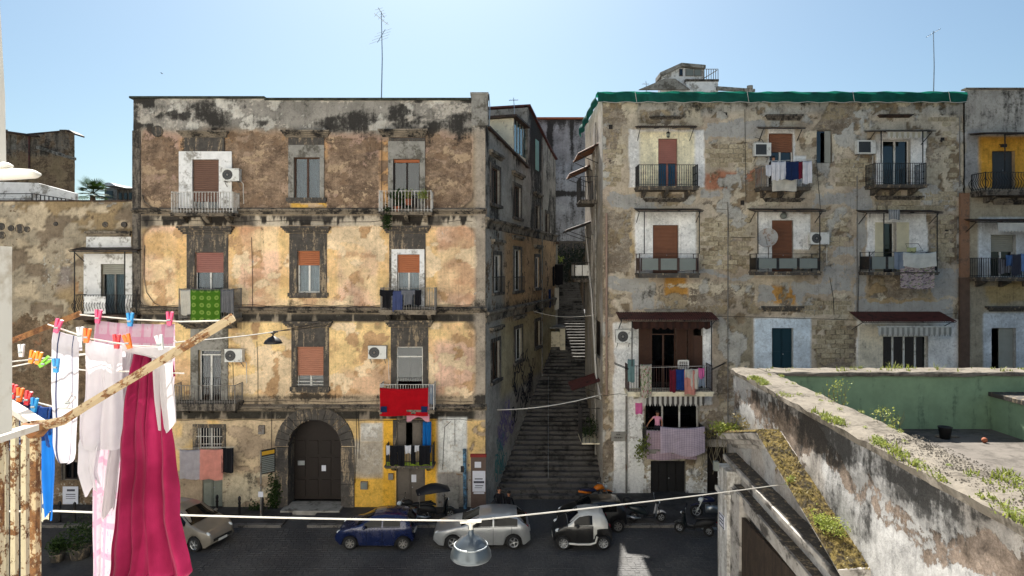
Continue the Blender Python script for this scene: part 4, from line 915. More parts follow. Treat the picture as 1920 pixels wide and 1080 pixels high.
for i, h in enumerate(AHs):
    m = M(); abox(m, h[0]+.002, h[0]+.07, -.16, -.1, h[1], h[3]); abox(m, h[2]-.07, h[2]-.002, -.16, -.1, h[1], h[3]); abox(m, h[0]+.07, h[2]-.07, -.16, -.1, h[3]-.07, h[3]); abox(m, h[0]+.07, h[2]-.07, -.16, -.1, h[1], h[1]+.07); abox(m, (h[0]+h[2])/2-.035, (h[0]+h[2])/2+.035, -.155, -.095, h[1]+.07, h[3]-.07)
    o = m.obj('window', whitefr if i in (3, 4, 7, 5) else brownfr, ba)
    m = M(); abox(m, h[0]+.07, h[2]-.07, -.135, -.125, h[1]+.07, h[3]-.07); m.obj('pane', glassdk, o)
    m = M(); abox(m, h[0]-.22, h[0], -.01, .05, h[1], h[3]+.2); abox(m, h[2], h[2]+.22, -.01, .05, h[1], h[3]+.2); abox(m, h[0], h[2], -.01, .05, h[3], h[3]+.2); abox(m, h[0]-.3, h[2]+.3, -.01, .15, h[1]-.16, h[1]-.002); m.obj('window_surround', stone2, o)
    if i < 9:
        m = M(); abox(m, h[0]-.35, h[2]+.35, -.01, .12, h[3]+.55, h[3]+.66); abox(m, h[0]-.42, h[2]+.42, -.01, .22, h[3]+.661, h[3]+.8); m.obj('cornice', ledge, o)
    if i in (3, 4): 
        m = M(); 
        for q in range(8): uu = h[0]+(h[2]-h[0])*q/7; abox(m, uu-.012, uu+.012, .24, .264, h[1]-.1, h[1]+.8)
        abox(m, h[0], h[2], .23, .27, h[1]+.8, h[1]+.84); abox(m, h[0]-.02, h[0]+.02, .0, .27, h[1]+.78, h[1]+.82); m.obj('railing', railblack, o)
for z, s in ((14.5, 1), (9.75, 2)): band(ba, 'string_course', (AO.x, AO.y, 0), AD, LA, [(-.02, z-.45), (.06, z-.42), (.08, z-.1), (.2, z), (.2, z+.1), (-.02, z+.16)], ledge, .3, .02, s)
for (ua, ub) in ((.3, 8.6), (8.63, 15), (15, 17.2)):
    m = M(); k = 8
    for q in range(k+1):
        uu = ua+.01+(ub-ua-.02)*q/k; z = float(topA(uu))
        for (o, dz) in ((-4.5, .05), (.16, .0), (.16, .11), (-4.5, .16)): p = AO+AD*uu+AN*o; m.v.append((p.x, p.y, z+dz))
    for q in range(k):
        for e in range(4): m.face((q*4+e, q*4+4+e, q*4+4+(e+1) % 4, q*4+(e+1) % 4))
    m.face((0, 1, 2, 3)); m.face((k*4+3, k*4+2, k*4+1, k*4)); m.obj('roof', rustred if ua > 5 else rustbrown, ba)
m = M(); abox(m, LA-.3, LA, -7, -.05, 0, 20.1); m.obj('rear_wall', greypl, ba)
u0 = au(1014); m = M(); p = AO+AD*u0+AN*.1; m.tube([p+UP*2, p+UP*20.9], .055, 6).obj('drainpipe', railgrey, ba)
u1, u2, u3 = au(928), au(975), au(1036)
m = M(); abox(m, 5.6, 8.55, -3.6, -.12, 18.3, 18.95); abox(m, 5.6, 5.75, -3.6, -.12, 18.951, 20.85); m.obj('veranda_wall', creampl, ba); m = M(); abox(m, 5.2, 8.6, -3.9, .2, 20.86, 20.98); m.obj('veranda_roof', rustbrown, ba)
for i in range(4):
    q = 5.8+2.75*i/4; m = M(); abox(m, q+.04, q+.64, -.17, -.14, 19.0, 20.8); m.obj('veranda_pane', sheen_t, ba); m = M(); abox(m, q-.03, q+.03, -.2, -.11, 18.96, 20.85); m.obj('veranda_frame', sh_grey, ba)
m = M(); abox(m, 8.62, 8.9, -5, -.02, 0, 22.2); m.obj('gable_wall', greypl, ba)
u0 = 10.6; m = M(); abox(m, u0, u0+.9, .005, .04, 18.6, 20.6); m.obj('window', simple('pale_green_shutter', '#7fa69a', .6, .1, 5, bump=0), ba)
# graffiti patches and small yard wall up the steps
gf = [simple('graffiti_violet', '#75698a', .8, .2, 4, bump=0), simple('graffiti_teal', '#4f7f7d', .8, .2, 4, bump=0), simple('graffiti_black', '#2a2730', .8, .2, 4, bump=0)]
r = random.Random(9)
for (mt, n_, ua, ub, za, zb) in ((gf[0], 26, 2.2, 5, 2.4, 4.2), (gf[1], 14, 1.6, 3.2, 1.0, 2.6), (gf[2], 40, 5, 10, 3.2, 6.2)):
    m = M()
    for i in range(n_):
        uu, zz = r.uniform(ua, ub), r.uniform(za, zb); zz += (uu-ua)*.18; pts = []
        for k in range(7): pts.append(AO+AD*(uu+.35*math.sin(k*1.1+i)+.04*k)+AN*.012+UP*(zz+.4*math.cos(k*1.3+i*2))); 
        m.tube(pts, .04 if mt is not gf[2] else .055, 4)
    for i, v_ in enumerate(m.v):
        q = Vector(v_); d = (q-AO).dot(AN); q -= AN*(d-.03-(d-.012)*.15); m.v[i] = tuple(q)
    m.obj('graffiti', mt, ba)

# ================================================================== STEPS
st = thing('stairway', 'wide dark lava stone public stairway climbing between the two old buildings', 'stairs', (2.2, 33.4, 0))
prot = {}
def xl_(Y): return AO.x+.28*(Y-AO.y)-.12
for i in range(60):
    Y0 = 33.4+.4*i; z = .18*(i+1); xr = 4.95 if Y0 < 42.2 else 5.9
    m = M(); a = xl_(Y0) if Y0 < 49 else 3.35; r_ = random.Random(i); k = 9
    tops = [(a+(xr-a)*j/k, z+r_.uniform(-.012, .006), Y0+r_.uniform(-.015, .015)) for j in range(k+1)]
    b0 = len(m.v)
    for (x, zz, yy) in tops: m.v += [(x, yy, zz-.2), (x, yy-.03, zz-.05), (x, yy-.03, zz), (x, Y0+.43, zz)]
    for j in range(k):
        for q in range(3): p = b0+j*4+q; m.face((p, p+4, p+5, p+1))
    m.obj('step', step_m, st)
hr = thing('handrail', 'thin iron handrail running up the middle of the stone stairway', 'handrail', (2.0, 35, .9))
pts = [(.0567*Y, Y, .18*((Y-33.4)/.4+1)+.9) for Y in np.linspace(34.6, 42, 9)]; M().tube(pts, .02, 5).obj('rail', alu, hr)
for p in pts[::2]: M().tube([(p[0], p[1], p[2]-.95), p], .016, 5).obj('post', alu, hr)
# upper side walls, planter wall, rear building and trees above the steps
yw = thing('yard_wall', 'low pale yard wall with a dark gap part way up the steps, left side', 'wall', (3, 48.5, 6.5))
m = M(); m.box(FX(1022, 47), 47, 5, FX(1050, 47), 47.3, FZ(622, 47)); m.box(FX(1050, 47)-.02, 46.6, 5, FX(1050, 47)+.35, 48.8, FZ(618, 47)+.1); m.obj('wall', creampl, yw); M().box(FX(1021, 47)-.03, 46.55, FZ(618, 47)+.101, FX(1050, 47)+.4, 48.85, FZ(618, 47)+.2).obj('coping', greypl, yw)
ZB = FZ(452, 50.0)
uh = thing('alley_house', 'narrow dark house higher up the steps, behind the hanging black clothes', 'building', (3, 51, 8))
m = M(); m.box(.8, 49.0, 4, 3.5, 60, ZB-.3); m.obj('wall', greypl, uh); M().box(.7, 48.9, ZB-.29, 3.6, 49.95, ZB-.12).obj('roof', rustbrown, uh)
for (y0, z0) in ((50, 11), (53, 12)): M().box(3.45, y0, z0, 3.55, y0+.9, z0+1.7).obj('window', glassdk, uh)
Y_ = 50.0; rb = thing('rear_building', 'tall grey windowless building with black streaks set over the lane to shade the steps', 'building', (FX(1067, Y_), Y_, 14))  # placed across the lane, open below, to shape the sun on the steps
def colB(px, py, u, v):
    n = len(px); T = np.tile(np.array(lin('#8f8e90')), (n, 1)); T = lerpc(T, sst(py, 290, 330)*.5, '#a0a8b4'); g = .34+.15*sst(fbm(u*.8, v*.4, 61), .45, .6)+.75*np.clip(rm(px, py, 1026, 200, 1037, 420, 3)+rm(px, py, 1072, 200, 1075, 320, 2)+rm(px, py, 1030, 360, 1100, 366, 2)+.5*(1-sst(py, 222, 240)), 0, 1)
    return T*(.85+.3*fbm(u*1.2, v*1.2, 74))[:, None], np.stack([g, .05*np.ones(n), .3*np.ones(n)], 1), (fbm(u*1.5, v*1.5, 12)-.5)*.04
ZB = FZ(452, Y_); tess_wall('facade_wall', rb, m_A, (FX(1000, Y_), Y_, ZB), (1, 0, 0), FX(1099, Y_)-FX(1000, Y_), FZ(224, Y_)-ZB, [], .2, colB)
M().box(FX(1000, Y_), Y_+.06, ZB, FX(1099, Y_)-.01, Y_+2.8, FZ(224, Y_)-.02).obj('core_wall', greypl, rb)
m = M(); m.box(FX(996, Y_), Y_-.25, FZ(224, Y_)+.01, FX(1094, Y_), Y_+1.9, FZ(221, Y_)); m.obj('roof', terracotta, rb); M().bar((FX(1094, Y_), Y_-.1, FZ(222, Y_)), (FX(1101, Y_), Y_-.1, FZ(238, Y_)), .3, .12).obj('verge', terracotta, rb)
for (px, py, Y, s, sd_, lab) in ((1066, 500, 62, 1.9, 1, 'dark leafy tree at the top of the steps, below the grey building'), (1090, 490, 60, 1.6, 2, 'dark tree beside the upper balconies at the top of the steps')):
    p = PT(px, py, Y); t = thing('tree', lab, 'tree', (p.x, p.y, 8), 'trees at the top of the steps')
    M().tube([(p.x, p.y, 8), (p.x+.1, p.y, p.z-.5), (p.x+.3, p.y, p.z+.8)], [.2, .14, .05], 6).obj('trunk', bark, t)
    leaves('crown', leaf_s, p, (s*1.1, s, s*1.1), 1500, .24, t, sd_, clumps=14)
leaves('shrub', leaf_l, PT(1051, 487, 55), (.3, .3, .25), 90, .14, None, 5, label='small bright green shrub lit by the sun near the top of the steps', cat='shrub')
pw = M(); pw.box(1.5, 64, 8, 12, 64.4, 24); pw.obj('terrace_wall', stone, None, label='added dark wall shading the top of the steps, under the raised grey building', cat='wall')  # added wall, raised to keep sun off the upper steps
M().box(5.95, 42.3, 3.5, 6.2, 49.8, 12.8).obj('garden_wall', stone2, None, label='grey garden wall along the right of the upper steps', cat='wall')
# ================================================================== GREY TUFF BUILDING (right of the steps)
XR0, XR1, ZR = FX(1130, YR), FX(1806, YR), FZ(174, YR)
br = thing('tenement_building', 'four-storey peeling grey tuff tenement wrapped in green netting along its roof edge', 'building', ((XR0+XR1)/2, YR, 0))
RW = dict(a1=(1234, 260, 1270, 352), a2=(1441, 250, 1487, 352), a3=(1531, 243, 1560, 306), a4=(1655, 262, 1707, 350), b1=(1224, 422, 1272, 514), b2=(1447, 413, 1487, 514), b3=(1655, 417, 1680, 514),
          c1=(1197, 612, 1318, 742), c2=(1447, 615, 1487, 700), c3=(1655, 630, 1740, 735), d1=(1210, 752, 1312, 812), d2=(1220, 864, 1286, 934), d3=(1326, 838, 1366, 934))
WPAT = [(1180, 243, 1320, 350), (1192, 396, 1304, 520), (1420, 397, 1486, 516), (1484, 400, 1520, 470), (1414, 597, 1520, 720), (1150, 606, 1334, 760), (1606, 600, 1798, 740), (1625, 398, 1738, 512), (1438, 243, 1490, 350), (1486, 292, 1510, 350), (1150, 742, 1206, 930), (1640, 250, 1735, 348)]
BPAT = [(1320, 225, 1432, 262), (1290, 240, 1330, 270), (1140, 360, 1230, 395), (1310, 350, 1350, 372), (1520, 360, 1600, 392), (1590, 352, 1640, 400), (1140, 512, 1215, 545), (1480, 525, 1600, 552), (1540, 500, 1606, 530), (1600, 560, 1790, 600), (1180, 528, 1225, 585), (1425, 535, 1460, 572), (1488, 535, 1510, 570), (1560, 470, 1606, 490), (1310, 508, 1420, 524), (1742, 500, 1800, 560), (1600, 380, 1625, 560)]
def colR(px, py, u, v):
    n = len(px); T = np.tile(np.array(lin('#b3a591')), (n, 1)); g = np.zeros(n); wh = np.zeros(n); dd = np.zeros(n); pl = .3*np.ones(n)
    w1 = (fbm(u*.7, v*.7, 20)-.5)*30; w2 = (fbm(u*.7, v*.7, 30)-.5)*30; X, Y = px+w2, py+w1
    T = lerpc(T, sst(fbm(u*.3, v*.3, 31), .45, .6)*.7, '#b9ad99'); T = lerpc(T, sst(fbm(u*.35+4, v*.35, 37), .5, .62)*.7, '#a39380')
    f = 1-sst(Y, 205, 222); T = lerpc(T, f, '#a09a90'); g += .3*f; wh += .15*f
    w3 = (fbm(u*2.6, v*2.6, 33)-.5)*14; w4 = (fbm(u*2.6, v*2.6, 34)-.5)*14; cm = np.zeros(n)
    for q in BPAT: cm = np.maximum(cm, rm(px+w2*.9+w3, py+w1*.9+w4, *q, 7))
    for q in WPAT[:6]: cm = np.maximum(cm, .55*rm(px+w3*1.2, py+w4*1.2, q[0]-9, q[1]-6, q[2]+9, q[3]+9, 6))
    pl *= 1-cm; dd += .012*cm; cm *= .62
    T = lerpc(T, rm(X, Y, 1318, 316, 1424, 352, 4), '#a8755c'); T = lerpc(T, rm(X, Y, 1245, 522, 1292, 570, 4)*.9, '#ad7d34'); T = lerpc(T, rm(X*.5+px*.5, Y, 1450, 536, 1492, 570, 4)*.9, '#b0803c'); T = lerpc(T, rm(X, Y, 1150, 430, 1192, 485, 3)*.7, '#a08758')
    T = lerpc(T, rm(X, Y, 1625, 515, 1745, 575, 8)*.7, '#9c8258'); T = lerpc(T, rm(px, py, 1366, 595, 1412, 700, 4)*.8, '#857d6a')
    f = np.zeros(n)
    for q in WPAT: f = np.maximum(f, rm(px+w2*.25+w3*.35, py+w1*.25+w4*.35, *q, 1.6))
    wm = f.copy(); T = lerpc(T, f, '#dddbd7'); pl *= 1-f; wh += .42*f; dd += .018*f; cm *= 1-f
    f2 = rm(px, py, 1199, 247, 1302, 350, 3); T = lerpc(T, f2, '#e3dabc'); wh -= .4*f2
    f2 = rm(px+w2*.2, py, 1608, 608, 1660, 740, 3); T = lerpc(T, f2, '#cfc6b2'); wh -= .4*f2; f2 = rm(px, py, 1414, 597, 1520, 720, 3); T = lerpc(T, f2, '#c3cdd4'); wh -= .45*f2
    f = sst(py, 760, 770)*(px > 1180); T = lerpc(T, f*.8, '#a8a198'); wh += .2*f
    f = sst(Y, 868, 880); T = lerpc(T, f, '#b5b0a6'); wh += .3*f; g += .22*f; pl *= 1-.5*f
    f = sst(Y, 900, 945); g += .2*f
    f = rm(X, py, 1126, 190, 1150, 700, 4); T = lerpc(T, f*.5, '#a39182'); wh += .12*f
    for q in WPAT[:5]: g += .16*rm(px, py, q[0]+10, q[3]+8, q[2]-10, q[3]+40, 9)
    g += .05+.1*sst(fbm(u*.8, v*.6, 41), .5, .65)
    T = T*(.88+.24*fbm(u*1.5, v*2.0, 70))[:, None]
    dd += (fbm(u*1.6, v*3.4, 12)-.5)*.05*(1-np.clip(wh*2, 0, 1))
    ok = (1-np.clip(wm, 0, 1))*(py < 905)*(1-np.clip(cm*2, 0, 1))
    T, dd, f_ = layer(T, dd, fbm(u*.55, v*.6, 44)*ok, .505, '#a19176', .03); pl += .25*f_; T, dd, f_ = layer(T, dd, fbm(u*.8, v*.9, 45)*ok, .6, '#bbaf99', -.015); T, dd, f_ = layer(T, dd, fbm(u*1.5, v*1.7, 46)*ok, .62, '#84745f', .03); T, dd, f_ = layer(T, dd, fbm(u*1.1, v*.9, 47)*ok, .635, '#aaa69d', -.012)
    g += .22*sst(fbm(u*1.6, v*1.2, 43), .58, .68)*(1-f)
    return T, np.stack([g, pl, wh, cm], 1), dd
tess_wall('facade_wall', br, m_R, (XR0, YR, 0), (1, 0, 0), XR1-XR0, ZR, hol(RW.values(), YR, XR0), .07, colR, .3)
tuff = N('tuff_block_stone'); _p = tuff.pos(); _o = tuff.n('ObjectInfo').outputs['Random']; _c = tuff.mix(_o, lin('#978a72'), lin('#b3a68c')); _c = tuff.scale(_c, tuff.mr(tuff.noise(_p, 9, 6, .7), .3, .7, .65, 1.3)); _c = tuff.mix(tuff.mr(tuff.noise(tuff.vmul(_p, (2, 2, .5)), 1.3, 7, .7), .56, .7, 0., .7), _c, lin('#454038')); tuff.bump(tuff.noise(_p, 14, 6, .7), .6, .03); tuff = tuff.fin(_c, .95, 0, .1)
EXC = [q for q in RW.values()]+WPAT+[(1640, 236, 1760, 350), (1600, 258, 1645, 292)]
nb_ = blocks(br, YR, [(1566, 292, 1796, 394), (1745, 402, 1795, 500), (1322, 262, 1412, 314), (1312, 400, 1412, 505), (1130, 262, 1176, 350), (1512, 404, 1604, 470), (1500, 560, 1600, 590), (1522, 600, 1600, 680), (1740, 215, 1796, 290)], EXC+BPAT, tuff, 290, bw=.5, bh=.25)
# side wall up the alley
SX = XR0+.004
def colRs(px, py, u, v):
    n = len(px); T = np.tile(np.array(lin('#aaa39a')), (n, 1)); T = lerpc(T, sst(fbm(u*.5, v*.5, 31), .45, .6)*.6, '#948670')
    return T*(.86+.28*fbm(u*1.2, v*1.2, 75))[:, None], np.stack([.22+.2*sst(fbm(u*.7, v*.4, 41), .45, .6), .12*np.ones(n), .3*np.ones(n)], 1), np.zeros(n)
def sw(pxa, pxb, py0, py1):     # rectangle on the side wall from its screen columns
    Ya, Yb = SX*FPX/(pxa-960), SX*FPX/(pxb-960); Ym = (Ya+Yb)/2; return (Ya, Yb, FZ(py1, Ym), FZ(py0, Ym))
side = [sw(1112, 1117, 290, 382), sw(1113, 1126, 600, 668), sw(1108, 1112, 440, 525)]
tess_wall('side_wall', br, m_R, (SX, 42.2, 0), (0, -1, 0), 42.2-YR-.01, ZR, [(42.2-s[0], s[2], 42.2-s[1], s[3]) for s in side], .15, colRs, .3)
for i, s in enumerate(side):
    M().box(SX+.15, s[1], s[2], SX+.2, s[0], s[3]).obj('door' if i != 1 else 'window', sh_rust if i == 0 else darkwood, br)
M().box(SX-.02, s[1]-1.6, 0, SX-.1, s[1]-1.5, ZR-1).obj('drainpipe', greypl, br)
M().box(XR1-.3, YR+.02, 0, XR1-.02, YR+9, ZR-.2).box(SX+.3, YR+8.7, 0, XR1-.31, YR+9, ZR-.2).obj('rear_wall', greypl, br)
M().box(SX+.02, YR+.05, ZR-.5, XR1-.31, YR+8.69, ZR-.3).obj('roof', greypl, br)
for (px, py0, py1) in ((1364, 380, 930), (1606, 330, 595), (1798, 220, 350)): M().tube([(FX(px, YR), YR-.06, FZ(py0, YR)), (FX(px, YR), YR-.06, FZ(py1, YR))], .025, 6).obj('pipe', railgrey, br)
M().tube([(FX(1174, YR), YR-.07, FZ(742, YR)), (FX(1174, YR), YR-.07, 0.1)], .055, 8).obj('drainpipe', railgrey, br)
M().tube([(FX(1137, YR), YR-.07, FZ(400, YR)), (FX(1137, YR), YR-.07, FZ(740, YR))], .06, 8).obj('drainpipe', simple('faded_pink_pipe', '#927b6c', .8, .15, 4), br)
for pts in (((1185, 590), (1400, 594), (1606, 600)), ((1530, 300), (1534, 350), (1538, 395)), ((1555, 520), (1562, 560), (1563, 590)), ((1130, 742), (1160, 738), (1200, 742), (1360, 738)), ((1415, 258), (1428, 262), (1440, 285)), ((1396, 205), (1398, 380)), ((1606, 588), (1640, 585), (1700, 592), (1795, 588)), ((1370, 445), (1400, 446), (1415, 445)), ((1340, 392), (1365, 393), (1366, 445)), ((1640, 470), (1610, 500), (1608, 590))):
    cable(br, [(FX(a, YR), YR-.04, FZ(b_, YR)) for a, b_ in pts])
for (x, y) in ((1145, 238), (1146, 305), (1360, 215), (1767, 262), (1772, 322), (1775, 435), (1392, 380), (1436, 378)):
    M().box(FX(x, YR)-.1, YR-.012, FZ(y, YR)-.12, FX(x, YR)+.1, YR+.05, FZ(y, YR)+.12).obj('putlog_hole_patch', hole_shade, br)  # dark blocks on the wall stand in for shade inside holes
# remains of cornices
for (x0, x1, y0, y1, mt) in ((1205, 1287, 372, 379, stone2), (1430, 1505, 372, 379, stone2), (1640, 1728, 368, 375, stone2), (1207, 1286, 580, 585, greypl), (1427, 1504, 574, 584, stone), (1645, 1708, 216, 221, rustbrown), (1217, 1280, 219, 224, stone2), (1434, 1503, 216, 226, stone2)): cornice(br, YR, x0, x1, y0, y1, .26, mt, 3)
# windows and doors
win(br, YR, RW['a1'], sh_red, .16, .05, 2, sh_red, .5, glass, bluecurt, door=True)
win(br, YR, RW['a2'], whitefr, .16, .05, 2, sh_rust, .34, glassdk, bluecurt, door=True)
win(br, YR, RW['a3'], railgrey, .2, .05, 1, None, 0, glassdk, greycurt); M().box(FX(1546, YR), YR-.01, FZ(305, YR), FX(1557, YR), YR+.03, FZ(246, YR)).obj('shutter_leaf', sh_grey, br)
win(br, YR, RW['a4'], whitefr, .2, .06, 2, None, 0, glassdk, None, door=True)
door(br, YR, RW['b1'], sh_rust, .14, 1, 1, 'balcony_door'); door(br, YR, RW['b2'], sh_rust, .14, 1, 1, 'balcony_door')
for q in ('b1', 'b2'):
    x0, z0, x1, z1 = ph(YR, RW[q]); slats(M(), x0+.03, x1-.03, z0+.02, z1-.02, YR+.1, .07).obj('roller_shutter', sh_rust, br)
win(br, YR, RW['b3'], whitefr, .25, .05, 1, None, 0, glassdk, greycurt, door=True)
for (a, c) in ((1640, 1654.6), (1680.4, 1703)):
    x0, z0, x1, z1 = ph(YR, (a, 417, c, 512)); fm = M()
    fm.box(x0, YR-.08, z0, x0+.05, YR-.03, z1); fm.box(x1-.05, YR-.08, z0, x1, YR-.03, z1)
    for k in range(3): zz = z0+(z1-z0-.06)*k/2; fm.box(x0+.05, YR-.08, zz, x1-.05, YR-.03, zz+.06)
    lo = fm.obj('louvre_shutter', sh_cream, br); slats(M(), x0+.05, x1-.05, z0+.06, z1-.06, YR-.045, .06, .02).obj('louvre', sh_cream, lo)
door(br, YR, RW['c2'], teal, .16, 2, 2)
x0, z0, x1, z1 = ph(YR, RW['c3'])
o = M().box(x0, YR+.2, z0, x0+.06, YR+.26, z1).box(x1-.06, YR+.2, z0, x1, YR+.26, z1).box(x0+.06, YR+.2, z1-.06, x1-.06, YR+.26, z1).obj('glazed_door', whitefr, br)
for i in range(4): xx = x0+(x1-x0)*i/4; M().box(xx+.08, YR+.22, z0, xx+(x1-x0)/4-.02, YR+.228, z1-.07).obj('pane', glassdk, o); M().box(xx-.018 if i else xx+.062, YR+.19, z0, xx+.078, YR+.25, z1-.065).obj('mullion', whitefr, o)
# big first floor balcony opening with brown shutters and curtains
x0, z0, x1, z1 = ph(YR, RW['c1'])
for (a, c) in ((1198, 1222), (1268, 1288), (1290, 1300)):
    xa, xb = FX(a, YR), FX(c, YR); lo = M().box(xa, YR+.02, z0, xa+.05, YR+.08, z1).box(xb-.05, YR+.02, z0, xb, YR+.08, z1).obj('shutter_leaf', brownfr, br); slats(M(), xa+.05, xb-.05, z0, z1, YR+.06, .06, .02).obj('louvre', brownfr, lo)
win(br, YR+.1, (1222, 612, 1268, 742), brownfr, .2, .06, 2, None, 0, glassdk, redcurt, door=True, transom=.12)
M().box(FX(1301, YR), YR+.1, z0, x1, YR+.16, z1-.5).obj('shutter_leaf', brownfr, br)
# ground floor
win(br, YR, RW['d1'], whitefr, .4, .06, 3, None, 0, glassdk, None, door=True)
door(br, YR, RW['d2'], simple('garage_door_black', '#1b1a1b', .7, .2, 5, bump=.1), .25, 4, 1, 'garage_door'); door(br, YR, RW['d3'], darkwood, .35, 2, 2)
M().box(FX(1146, YR), YR-.05, FZ(827, YR), FX(1175, YR), YR-.002, FZ(809, YR)).obj('street_plaque', greypl, br); m = M()
for k, (a, c) in enumerate(((1155, 1163), (1152, 1168))):
    for q in range(5): xx = a+(c-a)*q/5; m.box(FX(xx, YR), YR-.055, FZ(815.5+k*6, YR), FX(xx+(c-a)/8, YR), YR-.051, FZ(813+k*6, YR))
m.obj('worn_lettering', stone2, br)
# balconies, measured along their front rails
BR1 = balcony(br, YR, 1198, 1308, 309, 349, 356, .9, railblack, stone, 'ornate', .115, .011)
BR2 = balcony(br, YR, 1428, 1518, 312, 350, 357, .8, railgrey, stone, 'bars', .12, .011)
BR4 = balcony(br, YR, 1641, 1736, 306, 346, 352, .9, railblack, stone, 'ornate', .11, .011)
BR5 = balcony(br, YR, 1199, 1309, 476, 512, 521, .9, railbrown, stone, 'panel', panels=3, corb=0)
BR6 = balcony(br, YR, 1418, 1537, 476, 509, 516, .9, railblack, stone, 'panel', panels=3, corb=0)
BR7 = balcony(br, YR, 1630, 1757, 473, 510, 516, .9, railblack, stone, 'panel', panels=4, corb=0)
BR8 = balcony(br, YR, 1179, 1335, 686, 734, 743, 1.0, railbrown, creampl, 'bars', .13, .01, corb=4)
BR11 = balcony(br, YR, 1212, 1320, 801, 842, 850, .9, railblack, greypl, 'bars', .12, .01, corb=3)
# balconies and sheds on the alley side
def side_balcony(y0, y1, px, zt, zb, style):
    x0 = SX-.95; o = M().box(x0, y0, zb-.22, SX, y1, zb).box(x0-.05, y0-.05, zb-.1, SX-.001, y1+.05, zb-.02).obj('balcony', stone2, br); r_ = M()
    for (p, q) in (((SX, y0), (x0, y0)), ((x0, y0), (x0, y1)), ((x0, y1), (SX, y1))):
        r_.bar((*p, zt), (*q, zt), .04, .03); n = max(3, int(math.dist(p, q)/.13))
        for i in range(n+1): f = i/n; xx, yy = p[0]+(q[0]-p[0])*f, p[1]+(q[1]-p[1])*f; r_.box(xx-.011, yy-.011, zb, xx+.011, yy+.011, zt)
    r_.obj('railing', railblack, o)
    return o
side_balcony(36.0, 38.2, 0, FZ(331, 36), FZ(374, 36), 0); o = side_balcony(39.6, 41.8, 0, FZ(492, 40), FZ(522, 40), 0)
for i in range(2): M().box(SX-.97, 39.75+i, FZ(517, 40), SX-.955, 40.6+i, FZ(496, 40)).obj('panel', whitefr, o)
for i in range(2): M().box(SX-.9+.45*i, 39.57, FZ(517, 39.6), SX-.5+.45*i, 39.59, FZ(497, 39.6)).obj('panel', whitefr, o)
def side_canopy(y0, y1, zf, zb, dep, label, mat):
    t = thing('canopy', label, 'canopy', (SX, (y0+y1)/2, zf), 'canopies on the alley side of the grey tenement'); m = M(); k = 20
    for s_ in (0, .05):
        m.grid(lambda u, v: (SX-dep*(1-v), y0+(y1-y0)*u, zf+(zb-zf)*v+s_+.02*math.sin(u*k*3.14)), k*4, 2, False)
    m.obj('sheet', mat, t); f = M()
    for yy in (y0+.15, y1-.15): f.bar((SX-dep*.9, yy, zf-.03), (SX, yy, zf-.5), .04, .04); f.bar((SX-dep, yy, zf-.03), (SX, yy, zb-.03), .04, .04)
    f.obj('frame', railblack, t)
side_canopy(35.6, 38.6, FZ(291, 36), FZ(272, 36), 1.15, 'brown canopy over the top balcony on the alley side', sh_rust)
side_canopy(39.4, 41.6, FZ(330, 40), FZ(313, 40), 1.3, 'smaller brown canopy set further up the alley, under the top one', sh_rust)
side_canopy(39.0, 41.9, FZ(434, 40), FZ(418, 40), 1.5, 'pale sloping canopy over the lower alley balcony', rustbrown)
side_canopy(34.9, 37.4, FZ(726, 36), FZ(708, 36), 1.55, 'dark red corrugated canopy over the foot of the stepped alley', rustred)
t = thing('flower_cage', 'dark fenced planter stand overgrown with leaves at the foot of the steps, right side', 'planter', (SX-.5, 35.8, FZ(826, 35.5)))
m = M(); z0, z1 = FZ(826, 35.5), FZ(762, 35.5); m.box(SX-1.0, 35, z0-.08, SX-.02, 37, z0); m.obj('shelf', creampl, t); m = M()
for i in range(9): m.box(SX-1.0, 35+i*.25-.012, z0, SX-.976, 35+i*.25+.012, z1)
for i in range(5): m.box(SX-1.0+.2*i, 35-.012, z0, SX-.976+.2*i, 35+.012, z1)
m.bar((SX-1, 35, z1), (SX-1, 37, z1), .03, .03); m.bar((SX-1, 35, z1), (SX, 35, z1), .03, .03); m.obj('bars', railblack, t); leaves('leaves', leaf_d, (SX-.5, 36, z0+.6), (.45, .9, .5), 500, .13, t, 4, clumps=10)
# roof netting
net = N('green_netting'); _p = net.pos(); _c = net.mix(net.mr(net.noise(_p, 1.2, 6, .7), .35, .65), lin('#0d3f38'), lin('#18564d')); _c = net.mix(net.mr(net.noise(net.vmul(_p, (1, 1, .4)), 3, 6, .7), .55, .7, 0., .8), _c, lin('#0d3a33')); net.fin(_c, .8, 0, .2); net.bump(net.noise(_p, 8, 5, .7), .5, .05)
tr = net.n('BsdfTranslucent'); tr.inputs[0].default_value = (*lin('#2fb597'), 1); mx = net.n('MixShader'); mx.inputs[0].default_value = .15; net.t.links.new(net.b.outputs[0], mx.inputs[1]); net.t.links.new(tr.outputs[0], mx.inputs[2]); net.t.links.new(mx.outputs[0], net.out.inputs[0]); net = net.m
nt = thing('roof_netting', 'green construction netting stretched along the roof edge of the grey tenement', 'netting', ((XR0+XR1)/2, YR, ZR-.5))
zt_, zb_ = FZ(172, YR-.25), FZ(192, YR-.25)
def nf(u, v): 
    x = XR0-.3+(XR1-XR0+.3)*u; b_ = .016*math.sin(x*2.3)+.014*math.sin(x*5.1+2)
    return (x, YR-.26-.06*math.sin(v*3.14)+.03*math.sin(x*3.7+v*5)+.02*math.sin(x*9+v*3), zb_+(zt_-zb_)*v+b_*(1 if v > .5 else .5))
M().grid(nf, 120, 6, False).obj('front_net', net, nt, True)
def nf2(u, v): yy = YR-.24+8.6*u; return (XR0-.3-.15*math.sin(v*3.14)+.05*math.sin(yy*3), yy, zb_+(zt_-zb_)*v+.05*math.sin(yy*2.3)-(zt_-zb_)*.1*u)
M().grid(nf2, 50, 6, False).obj('side_net', net, nt, True)
